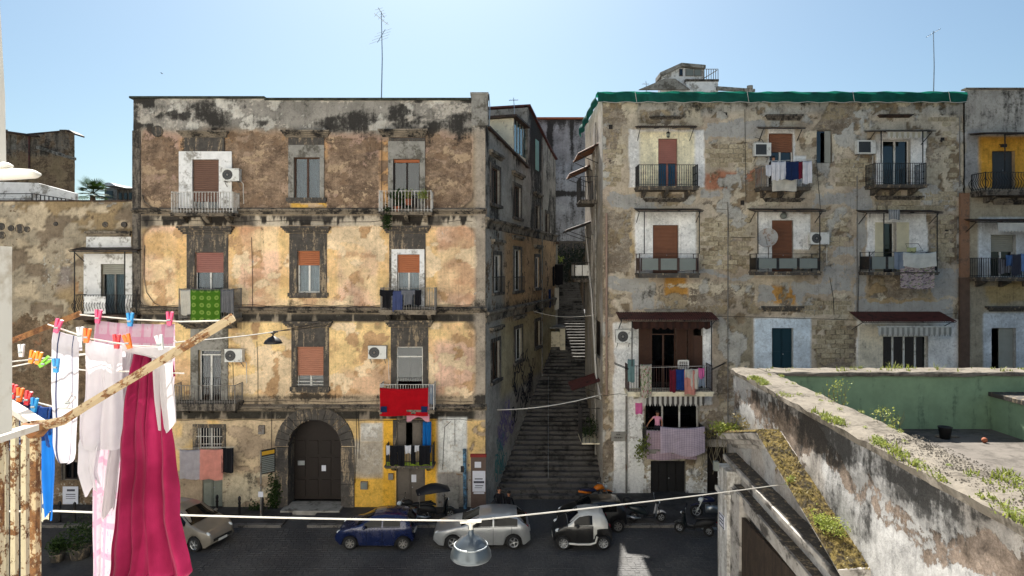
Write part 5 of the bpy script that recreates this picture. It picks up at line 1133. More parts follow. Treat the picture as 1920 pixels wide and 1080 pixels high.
def nf3(u, v): x = XR0-.3+(XR1-XR0+.3)*u; return (x, YR-.22+.9*v, zt_+.016*math.sin(x*2.3)+.014*math.sin(x*5.1+2)-.05*v)
M().grid(nf3, 120, 3, False).obj('top_net', net, nt, True)
for px in (1188, 1396, 1592, 1770): M().tube([(FX(px, YR)+.02*k, YR-.36, zt_-(zt_-zb_)*k/5) for k in range(6)], .012, 4).obj('cord', wirew, nt)
M().tube([(XR0-.3+(XR1-XR0+.3)*k/60, YR-.3, zb_+.03*math.sin(k*1.7)) for k in range(61)], .015, 4).obj('cord', wirew, nt)
# house on the roof and antennas
rh = thing('roof_house', 'small pale penthouse with a wide window on top of the grey tenement', 'building', (FX(1285, 46), 46, ZR-1))
Y_ = 46; m = M(); m.prism([(FX(1238, Y_), ZR-1.5), (FX(1320, Y_), ZR-1.5), (FX(1320, Y_), FZ(131, Y_)), (FX(1275, Y_), FZ(127, Y_)), (FX(1240, Y_), FZ(141, Y_))], Y_, Y_+1, 'y'); m.obj('wall', whitepl, rh)
m = M(); m.prism([(FX(1236, Y_), FZ(146, Y_)), (FX(1236, Y_), FZ(138, Y_)), (FX(1276, Y_), FZ(120, Y_)), (FX(1321, Y_), FZ(124, Y_)), (FX(1321, Y_), FZ(130, Y_)), (FX(1277, Y_), FZ(126, Y_))], Y_-.3, Y_+1.2, 'y'); m.obj('roof', greypl, rh)
for (a, c) in ((1273, 1280), (1285, 1300), (1301, 1315)):
    o = M().box(FX(a, Y_), Y_-.06, FZ(143, Y_), FX(c, Y_), Y_-.003, FZ(129.5, Y_)).obj('window', railgrey, rh); M().box(FX(a+1, Y_), Y_-.08, FZ(142, Y_), FX(c-1, Y_), Y_-.061, FZ(130.5, Y_)).obj('pane', glassdk if a < 1280 else frost, o)
M().box(FX(1283, Y_), Y_-.35, FZ(155, Y_), FX(1345, Y_), Y_+3, FZ(151, Y_)).obj('terrace_slab', stone2, rh); M().box(FX(1284, Y_), Y_-.3, ZR-1.5, FX(1344, Y_), Y_+3, FZ(155.2, Y_)).obj('terrace_wall', whitepl, rh)
m = M()
for i in range(7): x = FX(1318+i*4.3, Y_); m.tube([(x, Y_-.3, FZ(151, Y_)), (x, Y_-.3, FZ(132, Y_))], .025, 4)
m.tube([(FX(1318, Y_), Y_-.3, FZ(132, Y_)), (FX(1344, Y_), Y_-.3, FZ(132, Y_))], .025, 4); m.tube([(FX(1316, Y_), Y_-.3, FZ(150, Y_)), (FX(1342, Y_), Y_-.3, FZ(134, Y_))], .03, 4); m.obj('railing', railgrey, rh)
m = M(); m.prism([(FX(1195, Y_), FZ(172, Y_)), (FX(1243, Y_), FZ(152, Y_)), (FX(1262, Y_), FZ(152, Y_)), (FX(1290, Y_), FZ(172, Y_))], Y_-.6, Y_-.36, 'y'); m.obj('gable', greypl, rh); m = M(); m.prism([(FX(1340, Y_), FZ(172, Y_)), (FX(1340, Y_), FZ(166, Y_)), (FX(1410, Y_), FZ(171, Y_)), (FX(1410, Y_), FZ(176, Y_))], Y_-.6, Y_-.31, 'y'); m.obj('gable', greypl, rh)
cp = thing('chimney_pot', 'small grey roof vent standing above the green netting', 'chimney', (FX(1406, 42), 42, ZR-.5)); M().lathe([(.12, ZR-.5), (.12, FZ(166, 42)), (.2, FZ(166, 42)), (.2, FZ(161, 42)), (.001, FZ(160, 42))], (FX(1406, 42), 42, 0), 8).obj('pot', greypl, cp)
antenna('tall antenna with two aerials above the ochre palazzo roof', 715, 22, 186, 34, [(.92, .9, 4, .5, -.6, .5), (.99, .6, 4, .55, -.8, 1.0), (.74, 1.0, 4, 1.55, 1.6, .9)])
antenna('slim antenna with a short arm above the green netting, far right', 1750, 58, 178, 38, [(.97, 1.0, 7, .18, .6, .0)])
antenna('short antenna above the glazed roof veranda by the alley', 963, 183, 222, 40, [(.9, .6, 5, .35, .1, .3), (.2, .7, 4, .5, .0, .2)])
antenna('tiny antenna left of the rooftop penthouse', 1211, 152, 172, 46, [(.8, .5, 4, .4, 0, .2)])
antenna('thin bare pole on the corner chimney of the ochre palazzo', 917, 176, 226, 34, [])
# canopies
canopy(1197, 1308, 237, YR, 1.0, 'brown ribbed canopy above the cream top floor balcony with a lantern', rustbrown, True)
canopy(1429, 1512, 239, YR, .8, 'thin dark canopy above the top floor balcony with white and navy laundry', rustbrown)
canopy(1640, 1757, 244, YR, 1.1, 'pale flat canopy above the top floor awning, right side', greypl, posts=[(1652, BR4['zt']), (1730, BR4['zt'])])
canopy(1195, 1320, 395, YR, 1.0, 'dark canopy on two posts above the brown door with frosted balcony panels', rustbrown, posts=[(1208, BR5['zt']), (1311, BR5['zt'])])
canopy(1414, 1550, 395, YR, 1.0, 'dark canopy on two posts above the balcony with the satellite dish', rustbrown, posts=[(1421, BR6['zt']), (1537, BR6['zt'])])
canopy(1624, 1770, 398, YR, 1.0, 'rusty canopy on two posts above the cream louvre shutters', rustbrown, posts=[(1657, BR7['zt']), (1757, BR7['zt'])])
canopy(1162, 1348, 600, YR, 1.2, 'dark red corrugated canopy above the wide curtained balcony', rustred, True, posts=[(1185, BR8['zt']), (1334, BR8['zt'])], rise=.3)
canopy(1617, 1794, 603, YR, 1.3, 'dark red corrugated canopy above the white awning and glazed doors', rustred, True, rise=.4)
aw1, aw2 = fabric('awning_white', '#cfcdc6'), fabric('awning_grey', '#9b9a93'); aw3 = fabric('awning_cream', '#b9b49f')
valance(1664, 1736, 247, 259, YR-.95, 'short cream and white striped awning under the top floor canopy', aw1, aw3, 14)
valance(1647, 1784, 613, 631, YR-1.1, 'long white scalloped awning above the glazed doors', aw1, aw2, 28)
valance(1207, 1321, 742, 762, YR-.95, 'white fringed awning strip hanging below the wide curtained balcony', aw1, fabric('awning_dark', '#5c5854'), 24)
t = thing('brown_valance', 'dark brown scalloped curtain edge under the red corrugated canopy', 'awning', (FX(1258, YR-.9), YR-.9, FZ(618, YR-.9)))
m = M(); xa, xb = FX(1186, YR-.9), FX(1332, YR-.9); zt2, zb2 = FZ(603, YR-.9), FZ(618, YR-.9); m.grid(lambda u, v: (xa+(xb-xa)*u, YR-.9+.05*math.sin(u*60), zt2+(zb2-zt2)*v*(.75+.25*abs(math.sin(u*11*3.14/1.0)))), 110, 3); m.obj('fabric', fabric('brown_awning_cloth', '#3f2b26'), t)
# air conditioners
acunit(1415, 268, 1446, 292, YR, 'boxy white air conditioner left of the balcony with white and navy laundry', box=True, fan=.4)
acunit(1608, 263, 1642, 288, YR, 'boxy white air conditioner left of the striped top floor awning', box=True, fan=.4)
acunit(1520, 436, 1555, 458, YR, 'white air conditioner right of the balcony with the satellite dish')
acunit(1155, 619, 1184, 643, YR, 'white air conditioner at the corner by the stepped alley', fan=.45)
# lantern, lamp, dish
ln = thing('wall_lantern', 'small black lantern hanging under the brown canopy over the cream wall', 'lantern', (FX(1253, YR-.5), YR-.5, FZ(258, YR-.5)))
x, z = FX(1253, YR-.5), FZ(258, YR-.5); M().tube([(x, YR-.5, z+.28), (x, YR-.5, z+.6)], .012, 5).lathe([(.02, z+.3), (.13, z+.24), (.02, z+.32)], (x, YR-.5, 0), 6).lathe([(.001, z), (.05, z), (.09, z+.05)], (x, YR-.5, 0), 6).obj('frame', railblack, ln); M().lathe([(.085, z+.05), (.11, z+.235)], (x, YR-.5, 0), 6).obj('pane', glass, ln)
gl = thing('globe_lamp', 'round unlit globe lamp under the canopy above the satellite dish door', 'lamp', (FX(1469, YR-.2), YR-.2, FZ(410, YR-.2))); M().ball((FX(1469, YR-.2), YR-.2, FZ(405, YR-.2)), .17, 10).obj('globe', frost, gl, True); M().box(FX(1466, YR), YR-.1, FZ(402, YR), FX(1472, YR), YR, FZ(397, YR)).obj('bracket', railblack, gl)
ds = thing('satellite_dish', 'grey satellite dish on the second floor balcony of the grey tenement', 'satellite dish', (FX(1440, YR-.8), YR-.8, BR6['zb']))
c_ = PT(1440, 447, YR-.85); m = M(); ax = Vector((-.55, -.8, .25)).normalized(); e1 = ax.orthogonal().normalized(); e2 = ax.cross(e1); b0 = 0
for i in range(6):
    rr = .52*i/5+.001
    for j in range(24): a = 2*math.pi*j/24; m.v.append(tuple(c_+(e1*math.cos(a)+e2*math.sin(a))*rr+ax*(.5*rr*rr)))
for i in range(5):
    for j in range(24): m.face((i*24+j, i*24+(j+1) % 24, (i+1)*24+(j+1) % 24, (i+1)*24+j))
m.obj('reflector', simple('dish_grey', '#9d9c98', .5, .06, 4, dirt='#7d5f4c', dirtamt=.3), ds, True); m = M(); m.tube([c_+ax*.02-UP*.5, c_+ax*.5-UP*.1], .015, 5); m.ball(c_+ax*.52-UP*.08, .05, 5); m.tube([c_-ax*.05, c_-ax*.1-UP*.7, (c_.x, c_.y, BR6['zb'])], .03, 6); m.obj('arm', railgrey, ds)
# ================================================================== YELLOW-NICHE BUILDING (far right)
bx = thing('apartment_building', 'weathered building with a yellow painted niche and curved black balcony, far right edge', 'building', (FX(1960, YR), YR-.1, 0))
YX = YR-.12; XX0, XX1, ZX = XR1+.002, FX(2250, YX), FZ(168, YX)
XW = dict(a=(1860, 283, 1903, 354), b=(1858, 440, 1905, 520), c=(1859, 615, 1905, 720), a2=(2010, 283, 2056, 354), b2=(2010, 440, 2056, 520))
def colX(px, py, u, v):
    n = len(px); T = np.tile(np.array(lin('#978d7a')), (n, 1)); w1 = (fbm(u*.7, v*.7, 20)-.5)*26; w2 = (fbm(u*.7, v*.7, 30)-.5)*26; X, Y = px+w2, py+w1
    f = 1-sst(Y, 255, 275); T = lerpc(T, f, '#b4ada2'); g = .36*f+.1; wh = .25*f; pl = .2*(1-f)
    f = rm(X, Y, 1806, 245, 1838, 356, 4); T = lerpc(T, f, '#959492'); pl = pl*(1-f)
    f = rm(px+w2*.3, py, 1836, 256, 2080, 352, 3); T = lerpc(T, f, '#c5923a'); pl *= 1-f; wh *= 1-f; g = g*(1-.7*f)
    f = rm(px, py, 1834, 408, 1990, 524, 3)+rm(px+w2*.2, py, 1843, 586, 1990, 720, 3); T = lerpc(T, np.clip(f, 0, 1), '#bfc3c6'); pl *= 1-np.clip(f, 0, 1); wh += .3*f
    f = rm(X, Y, 1846, 530, 1990, 570, 3); T = lerpc(T, f*.8, '#9c875c')
    return T*(.88+.24*fbm(u*1.5, v*1.6, 76))[:, None], np.stack([g, pl, wh], 1), (fbm(u*1.6, v*3, 12)-.5)*.04
tess_wall('facade_wall', bx, m_R, (XX0, YX, 0), (1, 0, 0), XX1-XX0, ZX, hol(XW.values(), YX, XX0), .13, colX, .3)
M().box(XX0+.01, YX+.05, ZX-.4, XX1, YX+9, ZX-.2).obj('roof', greypl, bx); M().box(XX0, YX-.1, ZX, XX1, YX+.3, ZX+.08).obj('parapet_cap', ledge, bx); M().box(XX1-.3, YX+.31, 0, XX1, YX+9, ZX-.41).box(XX0, YX+8.8, 0, XX1-.31, YX+9, ZX-.41).obj('rear_wall', greypl, bx)
door(bx, YX, XW['a'], acdark, .2, 1, 1, 'balcony_door'); door(bx, YX, XW['a2'], acdark, .2, 1, 1, 'balcony_door'); win(bx, YX, XW['b'], whitefr, .25, .06, 2, sh_grey, .4, glassdk, None, door=True); win(bx, YX, XW['b2'], whitefr, .25, .06, 2, sh_grey, .4, glassdk, None, door=True)
x0, z0, x1, z1 = ph(YX, XW['c']); M().box(x0+.5, YX+.15, z0, x1-.03, YX+.2, z1-.02).obj('door', sh_grey, bx)
pil = M(); pil.box(FX(1798, YX), YX-.12, FZ(520, YX), FX(1815, YX), YX-.003, FZ(362, YX)); pil.obj('pilaster', simple('terracotta_render', '#8f6c54', .9, .2, 3, dirt='#6b5648', dirtamt=.4, bump=.3), bx); M().box(FX(1797, YX), YX-.14, FZ(745, YX), FX(1815, YX), YX-.004, FZ(520.2, YX)).obj('pilaster', simple('brown_render', '#5d4a3e', .9, .2, 3, bump=.3), bx)
BX1 = balcony(bx, YX, 1848, 2060, 323, 356, 366, 1.0, railblack, stone2, 'bulge', .14, .016)
BX2 = balcony(bx, YX, 1840, 1960, 484, 520, 527, .9, railblack, stone, 'bars', .12, .011)
cornice(bx, YX, 1846, 1990, 574, 584, .3, stone, 3); cornice(bx, YX, 1855, 1990, 372, 384, .3, ledge, 3)
canopy(1847, 2050, 249, YX, 1.2, 'dark flat roof over the yellow niche balcony at the far right', rustbrown, posts=[(1884, BX1['zt'])], brack=False)
canopy(1830, 1990, 415, YX, 1.0, 'dark thin canopy below the yellow niche, at the right edge', rustbrown)
valance(1871, 1985, 419, 436, YX-.9, 'white awning with wavy edge at the right edge', aw1, aw1, 18)
lg = thing('wall_lamp', 'small black wall lamp above the dark door in the yellow niche', 'lamp', (FX(1882, YX-.3), YX-.3, FZ(276, YX-.3))); x, z = FX(1882, YX-.3), FZ(276, YX-.3); M().box(x-.14, YX-.35, z, x+.14, YX-.25, z+.16).bar((x, YX-.25, z+.1), (x, YX, z+.2), .04, .04).obj('housing', railblack, lg)

# ================================================================== LAUNDRY AND BALCONY THINGS
wh1 = fabric('white_cotton', '#d6d6dc'); wh2 = fabric('off_white_cotton', '#cbc6ba'); navy = fabric('navy_cotton', '#1f2f55'); maroon = fabric('maroon_cotton', '#6a1f30'); blk = fabric('black_cotton', '#16161a', trans=.05)
gry = fabric('grey_cotton', '#6f7177'); bluej = fabric('denim_blue', '#3f486c', trans=.05); grn = fabric('green_dotted_towel', '#48731f', 'dots', '#7f9c48', 4.0); redb = fabric('red_fleece', '#b00e1c'); pinkc = fabric('pink_cotton', '#d59aa8'); peach = fabric('peach_towel', '#d08d80')
quilt = fabric('white_quilt', '#d3d3cc'); flor = fabric('floral_cloth', '#b9a8a8', 'floral', '#6a5a66', 9, col3='#8a9a6a'); flor2 = fabric('floral_towel', '#b9b0a2', 'floral', '#5f7a4a', 8, col3='#9a4a5a'); chk = fabric('pink_checked_sheet', '#c9bac6', 'check', '#8f7f98', 18); blu = fabric('blue_plastic_cloth', '#0f5fa5', trans=.1); gryb = fabric('blue_grey_cloth', '#7f8a9a'); stripeg = fabric('grey_striped_cloth', '#77777a', 'stripe', '#3a3a40', 14); cheq = fabric('black_white_checked_cloth', '#c2c4c6', 'gingham', '#202226', 7); pinkl = fabric('bright_pink_cotton', '#d86fa8')
q = BW4['Yf']-.06
hang('towel', 'green towel with paler round dots on the second floor balcony', 'towel', 357, 542, 413, 601, q-.05, grn, folds=2, back=.8)
hang('cloth', 'pale pink-white sheet beside the green dotted towel', 'cloth', 338, 541, 358, 590, q, wh2, folds=2)
hang('cloth', 'grey striped cloth right of the green dotted towel', 'cloth', 412, 541, 438, 586, q, stripeg, folds=3, amp=.06)
q = BW6['Yf']-.06
hang('shirt', 'black shirt hung upside down at the left end of the dark clothes', 'shirt', 712, 542, 738, 577, q, blk, lr=shirt, folds=2)
hang('trousers', 'faded blue jeans beside the black shirt', 'trousers', 736, 543, 755, 583, q, bluej, folds=2)
hang('shirt', 'dark grey shirt between the jeans and the black leggings', 'shirt', 753, 542, 779, 571, q, gry, lr=shirt, folds=2)
hang('trousers', 'black leggings hung below the dark grey shirt', 'trousers', 756, 562, 774, 586, q+.12, blk, folds=2); hang('cloth', 'narrow black garment at the right end of the dark clothes', 'cloth', 777, 542, 790, 572, q, blk, folds=1.5)
q = BW9['Yf']-.08
hang('blanket', 'large plain red blanket over the first floor balcony', 'blanket', 712, 724, 803, 779, q, redb, folds=1.3, amp=.05, back=.9, sag=.06)
for i, (a, c) in enumerate(((713.5, 725.5), (789.5, 801.5))): hang('corner_patch', 'dark navy corner patch at the %s lower corner of the red blanket' % ('left', 'right')[i], 'patch', a, 762, c, 773, q-.09, navy, folds=.5, amp=.01, back=.0, jag=.005, sag=0)
hang('cloth', 'pink printed sheet hanging below the red blanket', 'cloth', 762, 727, 805, 786, q+.1, pinkc, folds=2, jag=.12); hang('cloth', 'pale grey cloth at the right side rail beside the red blanket', 'cloth', 804, 718, 814, 757, q+.1, gryb, folds=2)
q = BD2['Yf']-.05
for i, (a, c, y1, mt, lb) in enumerate(((724, 731, 852, wh1, 'small white sock-like cloth, leftmost on the low dark balcony'), (731, 745, 872, blk, 'black cloth, second on the low dark balcony'), (745, 759, 873, blk, 'black trousers with a crease in the middle of the low dark balcony'), (759, 771, 850, wh1, 'white vest between black clothes on the low dark balcony'), (770, 780, 870, blk, 'narrow black cloth right of the white vest'), (778, 787, 846, wh1, 'small white cloth nearest the blue sheet'), (786, 806, 871, blk, 'black cloth under the blue sheet on the low dark balcony'))):
    hang('cloth', lb, 'cloth', a, 834, c, y1, q, mt, folds=1.6, amp=.03)
hang('sheet', 'bright blue plastic sheet hanging beside the half open grey shutters', 'sheet', 793, 788, 809, 848, YL-.4, blu, folds=2, amp=.07); hang('cloth', 'green net along the bottom rail of the low dark balcony', 'net', 724, 866, 811, 878, q+.06, fabric('lime_net', '#7a8f2a'), folds=5, amp=.02, back=0)
q = YL-.7
dl = wire('laundry_line', 'thin line carrying the grey and pink towels by the barred window', 'clothesline', [PT(334, 841, q), PT(440, 838, q)], .01, wirew)
hang('towel', 'light grey towel on the line below the barred window', 'towel', 337, 842, 377, 898, q, fabric('light_grey_towel', '#a9a3a8'), folds=2, back=.8); hang('towel', 'salmon pink towel on the line below the barred window', 'towel', 375, 840, 418, 899, q-.04, peach, folds=2, back=.85); hang('cloth', 'black cloth at the right end of the line below the barred window', 'cloth', 416, 838, 438, 886, q, blk, folds=2)
# grey tenement
q = BR2['Yf']-.5
for (a, c, y0, y1, mt, n_, lb, lr) in ((1446, 1460, 301, 338, wh1, 'shirt', 'white shirt leftmost on the top floor line', None), (1459, 1473, 301, 336, wh1, 'shirt', 'pale blue-white shirt left of the navy trousers', None), (1472, 1497, 301, 337, navy, 'trousers', 'navy trousers on the top floor line', None), (1496, 1505, 301, 335, maroon, 'cloth', 'narrow maroon cloth right of the navy trousers', None), (1505, 1522, 300, 344, wh1, 'shirt', 'white shirt at the right end of the top floor line', None), (1448, 1493, 334, 358, wh2, 'sheet', 'folded cream sheet hanging low under the top floor shirts', None), (1436, 1446, 308, 330, wh1, 'cloth', 'small white cloth at the left rail of the top floor line', None)):
    hang(n_, lb, n_, a, y0, c, y1, q+(.15 if y0 > 320 else 0), mt, folds=1.6, lr=lr)
wire('laundry_line', 'thin line carrying the white and navy laundry on the top floor', 'clothesline', [PT(1432, 302, q), PT(1524, 299, q)], .01, wirew)
q = BR7['Yf']-.06
hang('quilt', 'white quilt over the rail in front of the cream louvre shutters', 'quilt', 1694, 471, 1755, 500, q-.1, quilt, folds=1.5, back=.6, sag=.1); hang('cloth', 'floral cloth hanging below the white quilt', 'cloth', 1688, 498, 1752, 541, q, flor, folds=2, back=0); hang('cloth', 'blue-grey cloth left of the white quilt', 'cloth', 1677, 471, 1695, 504, q, gryb, folds=1.5)
hang('cloth', 'small black and white checked cloth hanging from the rusty canopy', 'cloth', 1666, 392, 1687, 411, YR-1.02, cheq, folds=1, back=.1); hang('cloth', 'pale yellow cloth heaped on the rack above the white quilt', 'cloth', 1700, 463, 1718, 474, q+.2, fabric('yellow_cotton', '#b9bb8a'), folds=2)
rk = M(); Yq = q+.2; rk.tube([PT(1698, 457, Yq), PT(1722, 457, Yq), PT(1730, 470, Yq), PT(1704, 472, Yq)], .015, 5, True); rk.obj('drying_rack', railblack, None, label='small wire drying rack behind the white quilt', cat='drying rack')
q = BR8['Yf']-.3
wire('laundry_line', 'line carrying the coloured laundry in front of the wide curtained balcony', 'clothesline', [PT(1188, 690, q), PT(1330, 686, q)], .01, wirew)
for (a, c, y0, y1, mt, n_, lb) in ((1200, 1222, 681, 745, flor2, 'towel', 'long floral towel at the left of the wide balcony line'), (1256, 1267, 691, 735, maroon, 'cloth', 'maroon cloth left of the blue towel on the wide balcony'), (1267, 1283, 691, 731, fabric('royal_blue', '#1f3c7d'), 'towel', 'blue towel in the middle of the wide balcony line'), (1283, 1304, 692, 739, peach, 'towel', 'peach towel right of the blue towel'), (1284, 1296, 691, 708, wh2, 'cloth', 'small cream cloth over the peach towel'), (1295, 1309, 690, 729, wh2, 'trousers', 'cream trousers with dark stripe next to the pink top'), (1309, 1321, 689, 709, pinkl, 'shirt', 'bright pink top at the right of the wide balcony line'), (1310, 1321, 706, 724, gryb, 'cloth', 'pale blue cloth under the bright pink top')):
    hang(n_, lb, n_, a, y0, c, y1, q-(.05 if 'over' in lb else 0), mt, folds=1.4)
for s_ in (0, 1):
    pr = M(); a_ = PT(1152 if s_ == 0 else 1360, 680, YR-1.9); pr.bar(a_, PT(1180 if s_ == 0 else 1334, 692, YR-1.0), .03, .03); pr.bar(a_+Vector((.05, .3, -.1)), PT(1180 if s_ == 0 else 1334, 694, YR-1.0), .03, .03); pr.obj('line_bracket', railblack, None, label='pair of dark iron arms at the %s end of the wide balcony' % ('left', 'right')[s_], cat='bracket', group='iron line brackets of the wide balcony')
hang('cloth', 'blue-green plastic sheet tied at the left corner of the wide balcony', 'sheet', 1177, 672, 1190, 716, BR8['Yf']-.05, fabric('sea_green_sheet', '#6d8a8a'), folds=1); rk = M()
xa, za, xb, zb2 = ph(BR8['Yf']+.2, (1271, 675, 1292, 692)); rk.box(xa, BR8['Yf']+.2, za, xb, BR8['Yf']+.23, za+.05).box(xa, BR8['Yf']+.2, zb2-.05, xb, BR8['Yf']+.23, zb2).box(xa, BR8['Yf']+.2, za, xa+.05, BR8['Yf']+.23, zb2).box(xb-.05, BR8['Yf']+.2, za, xb, BR8['Yf']+.23, zb2)
for i in range(5): rk.box(xa+(xb-xa)*(i+1)/6-.012, BR8['Yf']+.205, za, xa+(xb-xa)*(i+1)/6+.012, BR8['Yf']+.225, zb2); rk.box(xa, BR8['Yf']+.206, za+(zb2-za)*(i+1)/6-.012, xb, BR8['Yf']+.224, za+(zb2-za)*(i+1)/6+.012)
rk.obj('plastic_crate', whitefr, None, label='white plastic lattice crate standing on the wide curtained balcony', cat='crate')
q = BR11['Yf']-.06
hang('bedsheet', 'lilac-pink checked bedsheet draped across the right of the low balcony', 'bedsheet', 1238, 799, 1321, 851, q-.12, chk, folds=1.2, amp=.07, back=.5, sag=.1, jag=.1); hang('bedsheet', 'dusty pink checked bedsheet hanging lower, behind the lilac one', 'bedsheet', 1212, 806, 1306, 861, q, fabric('dusty_checked_sheet', '#b9a3ac', 'check', '#806c80', 18), folds=2, amp=.05, back=.3)
hang('cloth', 'pink toy-like cloth hung on the wall left of the woman', 'cloth', 1191, 755, 1204, 776, YR-.1, pinkl, folds=1, back=0)
p_ = PT(1203, 828, BR11['Yf']-.15); t = thing('hanging_plant', 'dark leafy hanging plant at the left corner of the checked sheets', 'plant', p_); M().tube([p_+UP*.9, p_+Vector((.1, .2, .2))], .012, 5).obj('cord', wire_m, t); leaves('leaves', leaf_m, p_, (.3, .3, .8), 320, .14, t, 8, down=.4)
p_ = PT(1334, 815, YR-.7); t = thing('hanging_plant', 'trailing bare-stemmed plant hanging in front of the dark doorway', 'plant', p_); m = M(); r = random.Random(12)
for i in range(16):
    a = p_+Vector((r.uniform(-.7, .9), r.uniform(-.3, .3), r.uniform(-.2, .3))); pts = [a]; 
    for k in range(7): pts.append(pts[-1]+Vector((r.uniform(-.13, .13), r.uniform(-.08, .08), -.27)))
    m.tube(pts, .012, 4)
m.obj('stems', simple('dry_stem', '#8a7f66', .8, .2, 5, bump=0), t); leaves('leaves', leaf_y, p_+Vector((-.1, 0, .25)), (.9, .4, .35), 260, .14, t, 9); M().box(p_.x-.5, p_.y+.2, p_.z-.3, p_.x+.7, p_.y+.5, p_.z).obj('planter', stone, t)
q = BX2['Yf']-.06
for (a, c, y0, y1, mt_, lb) in ((1872, 1894, 484, 512, '#77767c', 'grey cloth at the left of the right-edge balcony line'), (1886, 1898, 477, 498, '#4a6a9a', 'blue cloth between grey cloths on the right-edge balcony'), (1896, 1914, 475, 516, '#3a3c48', 'dark slate cloth on the right-edge balcony'), (1914, 1926, 474, 508, '#6f8fc0', 'light blue cloth at the very right edge')):
    hang('cloth', lb, 'cloth', a, y0, c, y1, q+(.1 if a == 1872 else 0), fabric('edge_cloth_'+mt_[1:], mt_), folds=1.6, group='laundry hung out on the facades')
# top floor plants on the ochre palazzo
Yq = BW3['Yf']+.25; zq = BW3['zb']
potplant('dark spiky potted plant on the left of the plant-filled balcony', (FX(745, Yq), Yq, zq), .16, .8, leaf_d, n=220, seed=2, size=.2, group='potted plants on the top floor balcony')
potplant('low green plant in a red pot in the middle of the plant-filled balcony', (FX(766, Yq), Yq, zq+.35), .17, .45, leaf_m, n=150, seed=3, size=.14, group='potted plants on the top floor balcony')
t = thing('hanging_plant', 'pale green bushy plant hung over the balcony rail', 'plant', PT(790, 368, BW3['Yf']-.12)); leaves('leaves', leaf_l, PT(790, 366, BW3['Yf']-.12), (.3, .16, .3), 300, .09, t, 6, clumps=8)
leaves('creeper', leaf_d, PT(730, 404, BW3['Yf']-.05), (.3, .15, .45), 420, .12, None, 7, down=.25, label='dark creeper trailing below the left of the plant-filled balcony', cat='creeper')
Yq = BW9['Yf']+.2; potplant('small plant standing at the left end of the red blanket balcony', (FX(722, Yq), Yq, BW9['zb']+.55), .12, .4, leaf_d, n=90, seed=4)
leaves('ivy', leaf_d, PT(513, 925, YL-.18), (.3, .16, .95), 700, .13, None, 8, clumps=16, label='dark ivy climbing the wall left of the arched gateway', cat='ivy')
leaves('shrub', leaf_d, PT(481, 948, YL-.3), (.45, .25, .25), 220, .12, None, 9, label='low weed clump at the wall behind the street sign', cat='shrub')
# line and hanging clothes across the upper steps
for (a, c, y0, y1, Y, mt, lb) in ((1020, 1033, 541, 576, 46.2, navy, 'dark blue cloth hung from the alley house over the steps'), (1024, 1040, 498, 536, 47.5, blk, 'black cloth hung high over the steps, left one'), (1040, 1055, 494, 534, 48.3, blk, 'black cloth hung high over the steps, right one'), (1034, 1048, 538, 580, 48.2, wh2, 'pale cloth hung below the black ones over the steps')):
    hang('cloth', lb, 'cloth', a, y0, c, y1, Y, mt, folds=1.5)
wire('cable_bundle', 'pale cables strung across the steps from wall to wall', 'cable', [(AO+AD*10+UP*9.3), (SX, 37.5, FZ(590, 37.5))], .02, wirew, sag=.25)
wire('cable_bundle', 'thick pale cable crossing low over the foot of the steps', 'cable', [(AO+AD*2+UP*FZ(768, 34)), (SX, YR+.4, FZ(742, YR))], .03, wirew, sag=.2)
M().tube([(SX-.06, 41.5, FZ(430, 41.5)), (SX-.08, 38, FZ(560, 38)), (SX-.1, 36, FZ(700, 36)), (SX-.08, 34.3, FZ(748, 34.3))], .05, 6).obj('conduit', wirew, br)
# ================================================================== VEHICLES
def carpaint(name, col, rough=.28, metal=.0, coat=.6):
    k = N(name); p = k.objc(); c = k.scale(lin(col), k.mr(k.noise(p, 3, 4, .6), .3, .7, .93, 1.06)); d = k.mr(k.noise(p, 2, 6, .7), .5, .75, 0., .1)
    c = k.mix(d, c, lin('#6f6a62')); k.fin(c, k.mr(d, 0., .1, rough, .45), metal, .5); k.b.inputs['Coat Weight'].default_value = coat; k.b.inputs['Coat Roughness'].default_value = .08; return k.m
tyre_m = simple('tyre_rubber', '#1a1a1b', .85, .15, 8, bump=.1, obj=True); rim_m = simple('alloy_rim', '#a6a8aa', .35, .08, 6, metal=.6, bump=0, obj=True); rimd_m = simple('dull_wheel_cover', '#7d7b78', .5, .1, 6, metal=.3, bump=0, obj=True)
trim_m = simple('black_plastic_trim', '#1b1b1c', .6, .1, 8, bump=.02, obj=True); lamp_m = simple('headlamp_lens', '#c9cfd2', .12, .05, 8, spec=.7, bump=0, obj=True); tail_m = simple('tail_lamp_red', '#7a1518', .2, .05, 8, spec=.6, bump=0, obj=True); carglass = simple('car_glass', '#0b0d0f', .05, .1, 2, spec=.18, bump=0, obj=True); plate_m = simple('number_plate_white', '#c9c9c4', .5, .03, 4, bump=0, obj=True)
